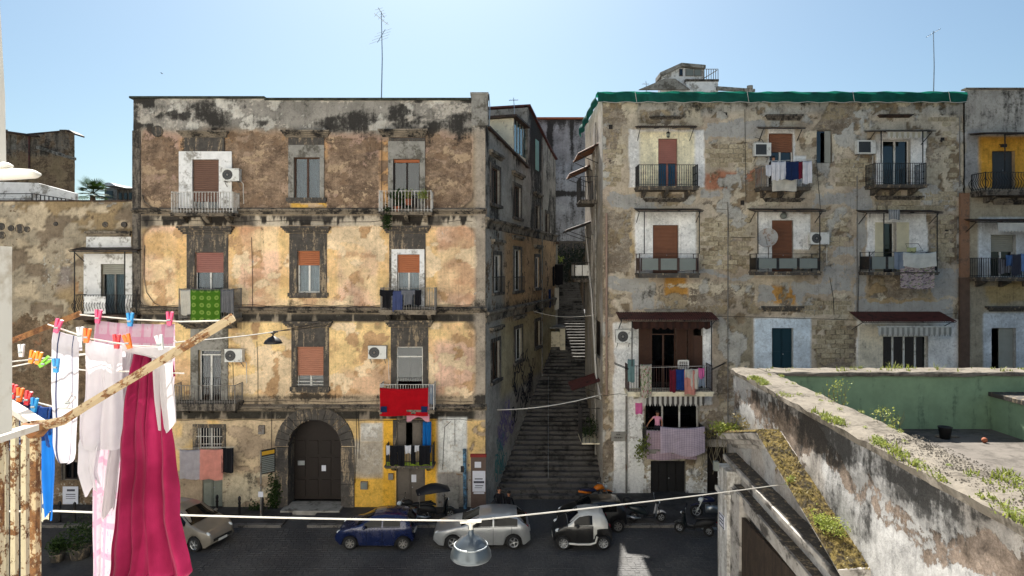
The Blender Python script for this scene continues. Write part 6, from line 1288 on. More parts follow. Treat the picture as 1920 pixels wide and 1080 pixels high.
def car(label, loc, rz, L, W, H, top, belt, paint, wb, r=.31, rim=rim_m, group='cars parked along the kerb', two=None, paint2=None, side=None, gl=None, spokes=5, rf=None, windows=None):
    """body lofted from nose (x = 0) to tail (x = L); top = [(x, z)], belt = (z front, z rear), wb = wheel centres, gl = (cowl, roof front, roof rear, hatch foot)"""
    T = thing('parked_car', label, 'car', (0, 0, 0), group)
    tx, tz = [p[0] for p in top], [p[1] for p in top]; ztop = lambda x: float(np.interp(x, tx, tz))
    def hw(x): e = min(x/.55, 1), min((L-x)/.45, 1); return W/2*(.74+.26*math.sin(e[0]*1.57))*(.84+.16*math.sin(e[1]*1.57))
    def zb(x): return min(belt[0]+(belt[1]-belt[0])*x/L, ztop(x)-.035)
    def sill(x):
        z = .2+.16*max(0, 1-x/.25)+.16*max(0, 1-(L-x)/.25)
        for c in wb:
            d = abs(x-c); ra = r+.07
            if d < ra: z = max(z, r+math.sqrt(ra*ra-d*d)-.015)
        return z
    def ring(x):
        w_, zt, b_ = hw(x), ztop(x), zb(x); s_ = min(sill(x), b_-.06); tum = w_*.985-(zt-b_)*.34; zz = zt-min(.07, (zt-b_)*.3)
        return [(w_*.95, s_), (w_*1.0, s_+(b_-s_)*.35), (w_*.998, s_+(b_-s_)*.72), (w_*.975, b_), (tum, zz), (tum*.8, zt), (0, zt+.02)]
    xs = sorted(set([round(L*i/64, 3) for i in range(65)]+[p[0] for p in top])); m = M()
    m.mat(paint); 
    if paint2: m.mat(paint2); m.mat(paint)
    for x in xs:
        rg = ring(x); xx = x-L/2
        for (y, z) in rg: m.v.append((xx, y, z))
        for (y, z) in rg[-2::-1]: m.v.append((xx, -y, z))
    n = 13
    for i in range(len(xs)-1):
        xm = (xs[i]+xs[i+1])/2
        for j in range(n-1):
            k = j if j < 6 else 11-j
            if two and paint2: m.mat(paint2 if two(xm, k) else paint)
            m.face((i*n+j, (i+1)*n+j, (i+1)*n+j+1, i*n+j+1))
    m.mat(paint); m.face(list(range(n))); m.face([(len(xs)-1)*n+j for j in range(n)][::-1])
    body = m.obj('body', paint, T, True)
    M().box(-L/2+.25, -W/2*.8, .17, L/2-.25, W/2*.8, .62).obj('underbody', trim_m, T)
    c0, c1, c2, c3 = gl
    def S(x, t, sg, off=.012):
        rg = ring(x); y = rg[3][0]+(rg[4][0]-rg[3][0])*t; z = rg[3][1]+(rg[4][1]-rg[3][1])*t; return (x-L/2, sg*(y+off), z+off*.3)
    for sg in (-1, 1):
        for (a, b_) in windows:
            M().grid(lambda u, v: S(a+(b_-a)*u, .1+.8*v, sg), 10, 3, False).obj('side_window', carglass, T, True)
            M().tube([S(a+(b_-a)*u/10, .04, sg, .014) for u in range(11)], .012, 4).obj('window_trim', trim_m, T)
    def TP(x, v, off=.014):
        rg = ring(x); q = (v*2-1); y = rg[4][0]*.93*q; z = rg[6][1]-(rg[6][1]-rg[4][1])*abs(q)**2.5*.8; return (x-L/2, y, z+off)
    M().grid(lambda u, v: TP(c0+(c1-c0)*(.06+.9*u), v), 6, 8, False).obj('windscreen', carglass, T, True)
    M().grid(lambda u, v: TP(c2+(c3-c2)*(.08+.84*u), v), 6, 8, False).obj('rear_window', carglass, T, True)
    for sg in (-1, 1):
        x = .24; w_ = hw(x); m = M(); m.ball((x-L/2, sg*w_*.8, zb(x)-.06), .17, 8, (1.0, .62, .55)); m.obj('headlight', lamp_m, T, True)
        x = L-.14; w_ = hw(x); m = M(); m.ball((x-L/2-.02, sg*w_*.86, zb(x)-.1), .17, 8, (.62, .5, 1.0)); m.obj('tail_light', tail_m, T, True)
        x = c0+.42; m = M(); m.ball((x-L/2, sg*(hw(x)+.1), zb(x)+.07), .11, 7, (.7, 1, .72)); m.obj('mirror', paint if not paint2 else trim_m, T, True)
    m = M()
    for sg in (-1, 1):
        for x in ([windows[0][0]+.12, windows[0][1]+.03]+([windows[1][1]-.25] if len(windows) > 1 else [])):
            rg = ring(x); m.tube([(x-L/2, sg*(y+.003), z) for (y, z) in rg[:4]], .007, 4)
    m.obj('door_gap', trim_m, T)
    m = M()
    for sg in (-1, 1):
        for (a, b_) in windows: x = b_-.12; m.box(x-L/2-.09, sg*(hw(x)*.985), zb(x)-.13, x-L/2+.05, sg*(hw(x)*.985+.03), zb(x)-.1)
    m.obj('door_handle', paint if not paint2 else trim_m, T)
    m = M(); m.box(-L/2-.012, -.3*W, .42, -L/2+.08, .3*W, .54); m.obj('grille', trim_m, T); M().box(-L/2-.02, -.24, .36, -L/2-.002, .24, .46).obj('number_plate', plate_m, T); M().box(L/2+.0, -.24, .55, L/2+.02, .24, .66).obj('number_plate', plate_m, T)
    w0 = None
    for c in wb:
        for sg in (-1, 1):
            if w0 is None:
                m = M(); m.lathe([(r*.62, -.09), (r*.9, -.1), (r, -.06), (r, .06), (r*.9, .1), (r*.62, .09), (r*.6, 0), (r*.62, -.09)], (0, 0, 0), 26, 'y'); w0 = m.obj('wheel', tyre_m, T, True)
                q = M(); q.lathe([(.001, -.05), (r*.2, -.075), (r*.22, -.04)], (0, 0, 0), 12, 'y'); q.lathe([(r*.56, -.02), (r*.6, -.085), (r*.66, -.098), (r*.66, .09)], (0, 0, 0), 26, 'y')
                for s_ in range(spokes): a = s_*2*math.pi/spokes; d = Vector((math.cos(a), 0, math.sin(a))); q.bar(d*r*.15+Vector((0, -.05, 0)), d*r*.62+Vector((0, -.065, 0)), .045, .06, (0, 1, 0))
                rm_ = q.obj('rim', rim, w0); bk = M().lathe([(.001, 0), (r*.6, 0)], (0, 0, 0), 20, 'y').obj('brake_disc', trim_m, w0)
                w_ = w0
            else:
                w_ = inst(w0, parent=T); w_.location = (0, 0, 0); inst(rm_, parent=w_); inst(bk, parent=w_)
            w_.location = (c-L/2, sg*(W/2-.11), r); 
            if sg > 0: w_.rotation_euler = (0, 0, math.pi)
    T.location = loc; T.rotation_euler = (0, 0, rz)
    return T
silver = carpaint('silver_car_paint', '#9b9ea0', .3, .45); bluep = carpaint('dark_blue_car_paint', '#131f45', .25, .2); beige = carpaint('beige_car_paint', '#7d776d', .3, .3); blackp = carpaint('black_car_paint', '#161617', .3); smsil = carpaint('pale_silver_paint', '#b9b9b5', .35, .2)
GY = 27.3
astra = [(0, .52), (.06, .66), (.2, .76), (.95, .95), (1.2, 1.0), (2.0, 1.39), (2.5, 1.46), (3.2, 1.45), (3.62, 1.37), (4.0, 1.02), (4.12, .92), (4.18, .55)]
SM = []
c3_ = car('silver five-door hatchback parked beside the kerb, partly behind the hanging street lamp', (FX(904, GY+.9), GY+.9, 0), R(1.5), 4.18, 1.76, 1.46, astra, (.92, .99), silver, (.86, 3.45), .315, gl=(1.16, 2.0, 3.58, 4.06), windows=((1.62, 2.55), (2.62, 3.62)))
aygo = [(0, .5), (.06, .66), (.2, .78), (.75, .95), (.95, 1.0), (1.65, 1.4), (2.1, 1.46), (2.8, 1.44), (3.1, 1.36), (3.32, .95), (3.38, .55)]
car('dark blue small hatchback parked beside the silver one', (FX(707, GY+.8), GY+.8, 0), R(-1), 3.38, 1.62, 1.46, aygo, (.9, 1.0), bluep, (.7, 2.98), .29, rim=rimd_m, gl=(.92, 1.64, 3.05, 3.34), windows=((1.3, 2.05), (2.12, 2.85)), spokes=7)
smart = [(0, .5), (.05, .68), (.2, .85), (.5, 1.02), (.62, 1.08), (1.1, 1.48), (1.5, 1.55), (2.0, 1.52), (2.2, 1.42), (2.42, 1.0), (2.5, .8), (2.52, .55)]
smc = car('tiny black and silver two-seat car parked at the foot of the steps', (FX(1090, GY+.75), GY+.75, 0), R(0), 2.52, 1.5, 1.55, smart, (.98, 1.05), blackp, (.42, 2.12), .3, gl=(.6, 1.1, 2.16, 2.44), windows=((.88, 1.66),),
    two=lambda x, k: (k >= 3 and .62 < x < 2.3) or (1.7 < x < 2.34 and k >= 1 and not (x > 1.85 and k < 2)), paint2=smsil, spokes=9)
for sg in (-1, 1):
    M().tube([(-.62, sg*.745, .3), (-.2, sg*.765, .27), (.3, sg*.765, .27), (.52, sg*.765, .34), (.6, sg*.76, .6)], .045, 6).obj('sill_trim', smsil, smc).data.transform(Matrix.Translation(smc.location))
car('dark car mostly hidden behind the tiny black and silver car', (FX(1108, 29.9), 29.85, 0), R(3), 3.1, 1.6, 1.36, [(p[0]*3.1/3.38, p[1]*.93) for p in aygo], (.85, .95), blackp, (.65, 2.65), .29, rim=rimd_m, gl=(.86, 1.51, 2.8, 3.06), windows=((1.2, 1.9), (1.97, 2.6)), spokes=7)
musa = [(0, .55), (.06, .72), (.25, .84), (.75, 1.0), (.95, 1.06), (1.7, 1.55), (2.2, 1.66), (3.2, 1.64), (3.65, 1.55), (3.9, 1.05), (3.98, .9), (4.0, .55)]
car('beige tall hatchback nosing out from behind the pink robe', (FX(352, 28.2)-.1, 28.35, 0), R(180-20), 4.0, 1.7, 1.66, musa, (1.0, 1.08), beige, (.75, 3.28), .31, gl=(.92, 1.7, 3.6, 3.92), windows=((1.25, 2.2), (2.27, 3.3)))

def wheel2(T, x, r, w_=.055, y=0, nsp=5):
    m = M(); m.tube([(x+(r-w_)*math.cos(a*math.pi/12), y, r+(r-w_)*math.sin(a*math.pi/12)) for a in range(24)], w_, 8, True); o = m.obj('wheel', tyre_m, T, True)
    q = M(); q.tube([(x+(r-w_*1.9)*math.cos(a*math.pi/12), y, r+(r-w_*1.9)*math.sin(a*math.pi/12)) for a in range(24)], .016, 5, True)
    for s_ in range(nsp): a = s_*2*math.pi/nsp; q.bar((x, y, r), (x+(r-w_*1.9)*math.cos(a), y, r+(r-w_*1.9)*math.sin(a)), .025, .03, (0, 1, 0))
    q.lathe([(.05, -.06), (.05, .06)], (x, y, r), 8, 'y'); q.obj('rim', rim_m, o)
G_MO = 'motorbikes and scooters parked on the pavement'
def loft(m, secs, n=12):      # secs = [(x, z, half width, half height)]
    b = len(m.v)
    for (x, z, wy, hz) in secs:
        for j in range(n): a = 2*math.pi*j/n; c, s_ = math.cos(a), math.sin(a); m.v.append((x, wy*math.copysign(abs(c)**.8, c), z+hz*math.copysign(abs(s_)**.8, s_)))
    for i in range(len(secs)-1):
        for j in range(n): m.face((b+i*n+j, b+i*n+(j+1) % n, b+(i+1)*n+(j+1) % n, b+(i+1)*n+j))
    m.face([b+j for j in range(n)][::-1]); m.face([b+(len(secs)-1)*n+j for j in range(n)]); return m
def scooter(label, loc, rz, col, col2, hood=None, topbox=True, screen=False):
    T = thing('scooter', label, 'scooter', (0, 0, 0), G_MO); wheel2(T, -.62, .24, .06); wheel2(T, .66, .24, .055)
    loft(M(), [(-.95, .72, .07, .06), (-.75, .66, .16, .14), (-.4, .6, .18, .2), (-.1, .5, .15, .16), (.02, .38, .12, .08)]).obj('rear_body', col, T, True)
    loft(M(), [(-.9, .84, .08, .03), (-.65, .84, .16, .05), (-.2, .8, .15, .06), (-.02, .74, .08, .04)]).obj('seat', trim_m, T, True)
    loft(M(), [(-.05, .3, .15, .05), (.2, .29, .16, .04), (.4, .34, .15, .06)]).obj('footboard', trim_m, T, True)
    m = M(); m.grid(lambda u, v: (.4+.1*v-.1*abs(u-.5)*1.5*(1), (u-.5)*(.42-.1*v), .3+.58*v), 6, 6, False); m.grid(lambda u, v: (.46+.1*v-.14*abs(u-.5)*1.5, (u-.5)*(.4-.1*v), .3+.58*v), 6, 6, False); m.obj('leg_shield', col2, T, True)
    loft(M(), [(.46, .5, .07, .1), (.7, .54, .08, .05), (.88, .46, .05, .02)]).obj('front_mudguard', col2, T, True)
    m = M(); m.tube([(.66, .06, .24), (.5, .06, .75), (.42, .04, .98)], .022, 6); m.tube([(.66, -.06, .24), (.5, -.06, .75), (.42, -.04, .98)], .022, 6); m.tube([(.36, -.34, 1.02), (.42, -.15, .98), (.42, .15, .98), (.36, .34, 1.02)], .018, 6); m.obj('handlebar', trim_m, T)
    loft(M(), [(.38, .96, .1, .06), (.5, .96, .11, .08), (.56, .94, .07, .05)]).obj('headlamp_cowl', col, T, True); M().ball((.56, 0, .94), .06, 7).obj('headlight', lamp_m, T, True)
    for s_ in (-1, 1): m = M(); m.tube([(.38, s_*.24, 1.0), (.36, s_*.3, 1.2)], .008, 4); m.ball((.36, s_*.32, 1.24), .065, 6, (.4, 1, .7)); m.obj('mirror', trim_m if s_ < 0 else alu, T)
    m = M(); m.tube([(-.3, -.16, .25), (-.55, -.19, .25), (-.95, -.2, .33)], [.03, .055, .06], 8); m.obj('exhaust', alu, T, True)
    M().ball((-.97, 0, .68), .06, 6, (.4, 1.2, .8)).obj('tail_light', tail_m, T, True); M().bar((-.1, .15, .3), (-.15, .3, .02), .025, .025).obj('stand', trim_m, T)
    if topbox: loft(M(), [(-1.12, 1.0, .12, .1), (-.95, 1.02, .19, .15), (-.72, 1.0, .17, .13)]).obj('top_box', trim_m, T, True)
    if screen: M().grid(lambda u, v: (.5-.18*v, (u-.5)*(.5-.12*v), 1.0+.42*v), 6, 4, False).obj('windscreen', glass, T, True)
    if hood:
        m = M(); k = 14; b = 0
        for i in range(k+1):
            x = -.95+1.55*i/k
            for j in range(11): a = math.pi*j/10; m.v.append((x, .42*math.cos(a), 1.36+.34*math.sin(math.pi*min(1, max(0, (i+.6)/(k+1.2))))*math.sin(a)+.08*(i/k)))
        for i in range(k):
            for j in range(10): m.face((i*11+j, i*11+j+1, (i+1)*11+j+1, (i+1)*11+j))
        m.obj('rain_hood', hood, T, True); m = M()
        for s_ in (-1, 1): m.tube([(.42, s_*.2, 1.0), (.5, s_*.4, 1.45)], .015, 5); m.tube([(-.8, s_*.15, .7), (-.85, s_*.4, 1.45)], .015, 5)
        m.obj('hood_frame', railgrey, T)
    T.location = loc; T.rotation_euler = (0, R(0), rz); return T
def motorbike(label, loc, rz, col, seatc=trim_m, group=G_MO):
    T = thing('motorbike', label, 'motorbike', (0, 0, 0), group); wheel2(T, -.68, .31, .075, 0, 5); wheel2(T, .72, .31, .06, 0, 5)
    loft(M(), [(-.1, .86, .1, .1), (.1, .92, .17, .13), (.32, .9, .15, .12), (.48, .82, .08, .07)]).obj('fuel_tank', col, T, True)
    loft(M(), [(-.98, .93, .05, .03), (-.6, .86, .13, .06), (-.15, .8, .14, .07), (-.02, .82, .09, .05)]).obj('seat', seatc, T, True)
    loft(M(), [(-1.05, .86, .05, .05), (-.7, .78, .1, .07), (-.35, .7, .1, .07)]).obj('tail_fairing', col, T, True)
    loft(M(), [(-.3, .45, .14, .16), (.0, .48, .2, .2), (.3, .45, .16, .18)]).obj('engine', alu, T, True)
    m = M(); m.tube([(.3, 0, .85), (.0, .12, .6), (-.3, .1, .4), (-.68, .1, .31)], .025, 6); m.tube([(.3, 0, .85), (.0, -.12, .6), (-.3, -.1, .4), (-.68, -.1, .31)], .025, 6); m.obj('frame', trim_m, T)
    m = M(); m.tube([(.72, .09, .31), (.42, .09, .95)], .025, 6); m.tube([(.72, -.09, .31), (.42, -.09, .95)], .025, 6); m.tube([(.28, -.36, 1.02), (.42, -.15, 1.0), (.42, .15, 1.0), (.28, .36, 1.02)], .016, 6); m.obj('fork', alu, T)
    loft(M(), [(.4, .88, .1, .09), (.56, .88, .11, .1), (.64, .86, .06, .05)]).obj('headlight', lamp_m, T, True); loft(M(), [(.42, .66, .05, .02), (.72, .67, .07, .03), (1.0, .55, .05, .015)]).obj('front_mudguard', col, T, True)
    for s_ in (-1, 1): m = M(); m.tube([(.3, s_*.26, 1.02), (.28, s_*.33, 1.2)], .008, 4); m.ball((.28, s_*.35, 1.23), .06, 6, (.4, 1, .7)); m.obj('mirror', trim_m, T)
    m = M(); m.tube([(.25, -.14, .3), (-.2, -.17, .26), (-.9, -.19, .4)], [.025, .04, .06], 8); m.obj('exhaust', alu, T, True)
    T.location = loc; T.rotation_euler = (0, 0, rz); return T
scoot_g = simple('scooter_dark_green', '#1c2326', .3, .1, 6, bump=0, obj=True); scoot_w = simple('scooter_silver', '#a9a9ab', .35, .06, 6, bump=0, obj=True); orange_p = simple('orange_fairing', '#c46a14', .35, .08, 6, bump=0, obj=True); bluedk = simple('dark_blue_fairing', '#181d3c', .3, .08, 6, bump=0, obj=True)
def gp(px, py): Y = FPX*EYE/(py-HOR); return FX(px, Y), Y, 0
def pv(px, py): Y = FPX*(EYE-.12)/(py-HOR); return (FX(px, Y), Y, .125)
scooter('dark scooter with a silver leg shield and top box, standing alone by the garage door', pv(1213, 979), R(-4), scoot_g, scoot_w)
scooter('dark scooter with a windscreen in the road in front of the others', (FX(1302, 28.9), 28.9, .02), R(160), trim_m, scoot_g, screen=True, topbox=False)
motorbike('dark blue motorbike nosed up to the white corner pilaster', pv(1335, 972), R(172), bluedk)
motorbike('orange motorbike parked at the bottom right of the steps', (FX(1118, 32.6), 32.55, .0), R(25), orange_p, bluedk)
scooter('scooter with a black rain hood parked by the blue post', pv(818, 975), R(15), trim_m, scoot_g, hood=simple('black_hood_cloth', '#121319', .6, .1, 6, bump=.05, obj=True), topbox=False)
motorbike('black motorbike hidden behind the dark blue hatchback, under the grey door', pv(770, 978), R(185), trim_m)

# ================================================================== PEOPLE
def skinmesh(T, name, J, E, mats, pick, sub=2):
    """one continuous body: J = joints {name: (x, y, z, r)}, E = bones"""
    ks = list(J); me = bpy.data.meshes.new('tmp'); me.from_pydata([J[k][:3] for k in ks], [(ks.index(a), ks.index(b_)) for a, b_ in E], [])
    o = bpy.data.objects.new('tmp', me); C.objects.link(o); o.modifiers.new('s', 'SKIN'); sv = me.skin_vertices[0].data
    for i, k in enumerate(ks): r_ = J[k][3]; sv[i].radius = r_ if isinstance(r_, tuple) else (r_, r_); sv[i].use_root = (i == 0)
    sb = o.modifiers.new('d', 'SUBSURF'); sb.levels = sub; sb.render_levels = sub
    dg = bpy.context.evaluated_depsgraph_get(); nm = bpy.data.meshes.new_from_object(o.evaluated_get(dg)); bpy.data.objects.remove(o)
    nm.name = name; nm.materials.clear()
    for m_ in mats: nm.materials.append(m_)
    for p in nm.polygons: p.material_index = pick(p.center); p.use_smooth = True
    b_ = bpy.data.objects.new(name, nm); C.objects.link(b_); b_.parent = T; return b_
skin_m = simple('skin', '#a9775c', .6, .06, 8, bump=0, obj=True); hair_m = simple('dark_hair', '#15110f', .6, .2, 20, bump=.3, obj=True)
def person(label, loc, rz, h, top, legs, arms=((.1, .02, .62), (.1, .02, .62)), sleeve=.5, lean=0., hair_len=.14):
    s_ = h/1.7; T = thing('person', label, 'person', (0, 0, 0), None)
    def P(x, y, z, r_): return (x*s_, (y-lean*max(0, z-.9))*s_, z*s_, tuple(q*s_ for q in r_) if isinstance(r_, tuple) else r_*s_)
    J = dict(pel=P(0, 0, .93, (.15, .11)), bel=P(0, -.01, 1.08, (.125, .1)), che=P(0, -.01, 1.27, (.16, .11)), nec=P(0, 0, 1.43, .055), hea=P(0, -.015, 1.55, (.075, .09)), cro=P(0, -.005, 1.63, (.068, .08)))
    E = [('pel', 'bel'), ('bel', 'che'), ('che', 'nec'), ('nec', 'hea'), ('hea', 'cro')]
    for i, sd_ in enumerate((-1, 1)):
        a = arms[i]; sh = (sd_*.185, 0, 1.36); hd = Vector((sd_*(.2+a[0]), -a[1], 1.36-a[2])); el = (Vector(sh)+hd)/2+Vector((sd_*.05, .06, -.03))
        J['sh%d' % i] = P(*sh, .06); J['el%d' % i] = P(*el, .043); J['wr%d' % i] = P(*hd, .028); hv = (hd-el).normalized()
        J['pa%d' % i] = P(*(hd+hv*.07), (.035, .02)); E += [('che', 'sh%d' % i), ('sh%d' % i, 'el%d' % i), ('el%d' % i, 'wr%d' % i), ('wr%d' % i, 'pa%d' % i)]
        for f in range(4): q = hd+hv*(.15-.012*abs(f-1.3))+Vector((.012*(f-1.5)*1.5, -.012, 0)); J['f%d%d' % (i, f)] = P(*q, .0095); E.append(('pa%d' % i, 'f%d%d' % (i, f)))
        q = hd+hv*.08+Vector((-sd_*.045, -.03, 0)); J['t%d' % i] = P(*q, .01); E.append(('wr%d' % i, 't%d' % i))
        J['hi%d' % i] = P(sd_*.09, 0, .85, .09); J['kn%d' % i] = P(sd_*.1, -.015, .48, .06); J['an%d' % i] = P(sd_*.1, .01, .09, .042); J['to%d' % i] = P(sd_*.11, -.15, .035, .035)
        E += [('pel', 'hi%d' % i), ('hi%d' % i, 'kn%d' % i), ('kn%d' % i, 'an%d' % i), ('an%d' % i, 'to%d' % i)]
    def pick(c):
        z = c.z/s_; x = abs(c.x)/s_
        if z > 1.42: return 0
        if z > .93 and x < .185: return 1
        if x >= .185 and z > .75:
            d = (1.36-z)+(x-.185); return 1 if d < sleeve*.6 else 0
        if z < .08: return 3
        return 2
    skinmesh(T, 'body', J, E, [skin_m, top, legs, trim_m], pick)
    hx = Vector(J['cro'][:3]); hd_ = Vector(J['hea'][:3]); m = M(); m.ball(hx+Vector((0, .018, .005))*s_, .098*s_, 8, (.98, 1.05, .95)); m.ball(hd_+Vector((0, .045, -.02))*s_, .085*s_, 7, (1, .75, hair_len*9)); m.obj('hair', hair_m, T, True)
    f = M()
    for sd_ in (-1, 1): f.ball(hd_+Vector((sd_*.032, -.088, .02))*s_, .012*s_, 5)
    f.ball(hd_+Vector((0, -.088, -.045))*s_, .02*s_, 5, (1.2, .5, .35)); f.obj('face_features', hair_m, T); M().ball(hd_+Vector((0, -.1, -.01))*s_, .017*s_, 5, (.8, 1, 1.2)).obj('nose', skin_m, T, True)
    for sd_ in (-1, 1): M().ball(hd_+Vector((sd_*.078, .0, .0))*s_, .025*s_, 5, (.4, .8, 1.2)).obj('ear', skin_m, T, True)
    T.location = loc; T.rotation_euler = (0, 0, rz); return T
pinktop = fabric('pink_top', '#c98aa0', trans=0); coat = fabric('black_coat', '#17161a', trans=0); jean = fabric('dark_jeans', '#20242f', trans=0)
M().box(FX(1211, YR)+.05, YR-.55, BR11['zb']+.001, FX(1311, YR), YR+.35, BR11['zb']+.2).obj('doorstep', greypl, br)
person('woman in a pink top reaching to one side on the low balcony with checked sheets', (FX(1233, YR-.35), YR-.32, BR11['zb']+.2), R(-20), 1.66, pinktop, jean, arms=((.3, .25, .42), (.0, .06, .6)), sleeve=.25, hair_len=.2)
person('person in a black coat standing behind the silver car at the foot of the steps', (FX(936, 30.1), 30.1, .0), R(15), 1.78, coat, jean, arms=((.02, .25, .2), (.04, .1, .6)), sleeve=.9)
person('shorter person in black beside the one in the black coat', (FX(954, 30.3), 30.3, .0), R(-30), 1.5, coat, jean, sleeve=.9, hair_len=.2)
person('dark-haired person on the top floor balcony, behind the hanging shirts', (FX(1450, YR-.45), YR-.45, BR2['zb']), R(10), 1.66, coat, jean, arms=((.1, .3, .3), (.1, .3, .3)))
# ================================================================== STREET FURNITURE
sp = thing('street_sign', 'narrow information sign on a pole left of the gateway, black frame, yellow head', 'sign', (FX(489, 30.6), 30.6, .12))
M().tube([(FX(489, 30.6), 30.6, .12), (FX(489, 30.6), 30.6, FZ(845, 30.6))], .04, 8).obj('pole', railgrey, sp)
ax0 = PT(488, 890, 30.6); ux_ = Vector((.75, .66, 0)).normalized(); hgt = 1.15; wdt = .72
def sb(m, u0, u1, z0, z1, o0, o1): nn = Vector((ux_.y, -ux_.x, 0)); c = ax0+ux_*(u0+u1)/2+nn*(o0+o1)/2+UP*(z0+z1)/2; m.obox(c, ux_*(u1-u0)/2, nn*(o1-o0)/2, UP*(z1-z0)/2); return m
sb(M(), 0, wdt, 0, hgt, -.04, .04).obj('board', railblack, sp); sb(M(), .06, wdt-.06, hgt-.24, hgt-.06, .041, .046).obj('header', simple('sign_yellow', '#b88f2a', .5, .05, 6, bump=0), sp)
for i in range(9): sb(M(), .06, wdt-.06, .06+.09*i, .06+.09*i+.06, .041, .046).obj('row', frost, sp)
M().prism([(0, 0), (wdt/2, .16), (wdt, 0)], -.04, .04, 'y').obj('crest', railblack, sp).location = (0, 0, 0)
o = [c for c in sp.children if c.name.startswith('crest')][0]; o.data.transform(Matrix.Translation(wloc(sp))); o.data.transform(Matrix.Translation(-wloc(sp)) @ Matrix.Translation(ax0+UP*hgt) @ Matrix.Rotation(math.atan2(ux_.y, ux_.x), 4, 'Z') @ Matrix.Identity(4)) if False else None
M().box(FX(486, 30.55)-.03, 30.5, FZ(932, 30.5), FX(494, 30.55), 30.53, FZ(922, 30.5)).obj('notice', paper, sp)
for i, (px, py, lb) in enumerate(((407, 965, 'dark iron bollard by the grey-green door'), (449, 968, 'dark iron bollard between the beige car and the street sign'), (492, 970, 'dark iron bollard just beside the street sign pole'), (112, 978, 'dark iron bollard seen left of the pink sheet, leftmost'), (140, 980, 'dark iron bollard seen left of the pink sheet, second'))):
    p = pv(px, py); b_ = thing('bollard', lb, 'bollard', p, 'iron bollards along the kerb'); M().lathe([(.001, p[2]), (.075, p[2]), (.065, p[2]+.08), (.055, p[2]+.75), (.075, p[2]+.8), (.06, p[2]+.92), (.001, p[2]+.98)], (p[0], p[1], 0), 10).obj('post', railblack, b_, True); M().lathe([(.07, p[2]+.6), (.08, p[2]+.63), (.07, p[2]+.66)], (p[0], p[1], 0), 10).obj('collar', railblack, b_)
nb = thing('notice_board', 'tall brown notice board with a red top and posters, beside the steps', 'notice board', (FX(897, YL), YL-.1, .12))
x0, z0, x1, z1 = ph(YL-.12, (883, 857, 911, 955)); M().box(x0, YL-.12, .12, x1, YL-.03, z1).obj('board', simple('brown_board', '#5a4a42', .7, .1, 5, bump=.1), nb); M().box(x0-.03, YL-.16, z1, x1+.03, YL-.02, z1+.14).obj('head', simple('red_board_head', '#7d1f1c', .6, .1, 5, bump=0), nb)
for k, (a, b_, c, d) in enumerate(((886, 883, 910, 922), (890, 866, 902, 877), (888, 923, 908, 926))):
    q = ph(YL-.13, (a, b_, c, d)); M().box(q[0], YL-.128-.003*k, q[1], q[2], YL-.121, q[3]).obj('poster', paper, nb)
m = M()
for (a, c, y0, y1) in ((890, 905, 897, 899), (888, 908, 902, 906), (891, 906, 910, 911.5), (890, 904, 914, 915)): q = ph(YL-.13, (a, y0, c, y1)); m.box(q[0], YL-.132, q[1], q[2], YL-.1285, q[3])
m.obj('printed_line', ink, nb)
bp = thing('utility_post', 'pale blue paint-smeared utility post beside the notice board', 'post', (FX(871, YL-.2), YL-.2, .12)); k_ = simple('blue_smeared_paint', '#5f8aa8', .6, .3, 5, dirt='#2c3a44', dirtamt=.6, dsc=4, bump=.1)
M().tube([(FX(872, YL-.2), YL-.2, .12), (FX(871, YL-.2), YL-.2, FZ(842, YL-.2))], .09, 8).obj('pole', k_, bp); M().box(FX(864, YL-.3), YL-.36, FZ(885, YL-.3), FX(870, YL-.3), YL-.26, FZ(874, YL-.3)).obj('box', railblack, bp)
po = thing('poster', 'white printed poster on the low tuff building wall, between the hanging clothes', 'poster', (FX(132, YT-.07), YT-.07, FZ(945, YT))); q = ph(YT-.08, (118, 912, 147, 945)); M().box(q[0], YT-.1, q[1], q[2], YT-.09, q[3]).obj('sheet', paper, po); m = M()
for (a, c, y0, y1) in ((126, 141, 917, 921), (124, 142, 926, 927.5), (124, 142, 930, 931), (124, 142, 934, 935)): q = ph(YT-.08, (a, y0, c, y1)); m.box(q[0], YT-.105, q[1], q[2], YT-.1005, q[3])
m.obj('printed_line', ink, po)
po = thing('notice', 'small white notice pinned to the grey street door under the low dark balcony', 'notice', (FX(776, YL), YL+.07, FZ(905, YL))); q = ph(YL, (771, 891, 780, 905)); M().box(q[0], YL+.075, q[1], q[2], YL+.09, q[3]).obj('sheet', paper, po)
po = thing('electric_box', 'grey notice box on the patched wall right of the arched gateway', 'box', (FX(684, YL), YL-.2, FZ(916, YL)))
M().box(FX(678, YL)+.01, YL-.18, FZ(914, YL), FX(689, YL), YL-.141, FZ(904, YL)).obj('cover', frost, po)
tb = thing('board', 'grey graffiti-covered board leaning on the wall behind the hooded scooter', 'board', (FX(848, YL-.15), YL-.2, .12)); q = ph(YL-.2, (842, 912, 860, 955)); M().box(q[0], YL-.22, .12, q[2], YL-.16, q[3]).obj('panel', greypl, tb)
# bush in a pot, low left
for (px, py, r_, h_, lb, s_) in ((150, 1046, .42, 1.15, 'round dark bush in a low pot seen through the gap left of the pink sheet', 5), (108, 1052, .3, .7, 'smaller dark potted plant left of the round bush', 6)):
    p = gp(px, py); t = thing('potted_bush', lb, 'potted plant', (p[0], p[1], .02), 'potted bushes on the street'); M().lathe([(.001, .02), (r_*.8, .02), (r_, r_*1.1), (r_*1.1, r_*1.2), (r_*.9, r_*1.15), (.001, r_*1.1)], (p[0], p[1], 0), 14).obj('pot', stone, t, True); leaves('leaves', leaf_d, (p[0], p[1], r_*1.1+h_*.42), (h_*.5, h_*.5, h_*.46), 1100, .11, t, s_, clumps=18)
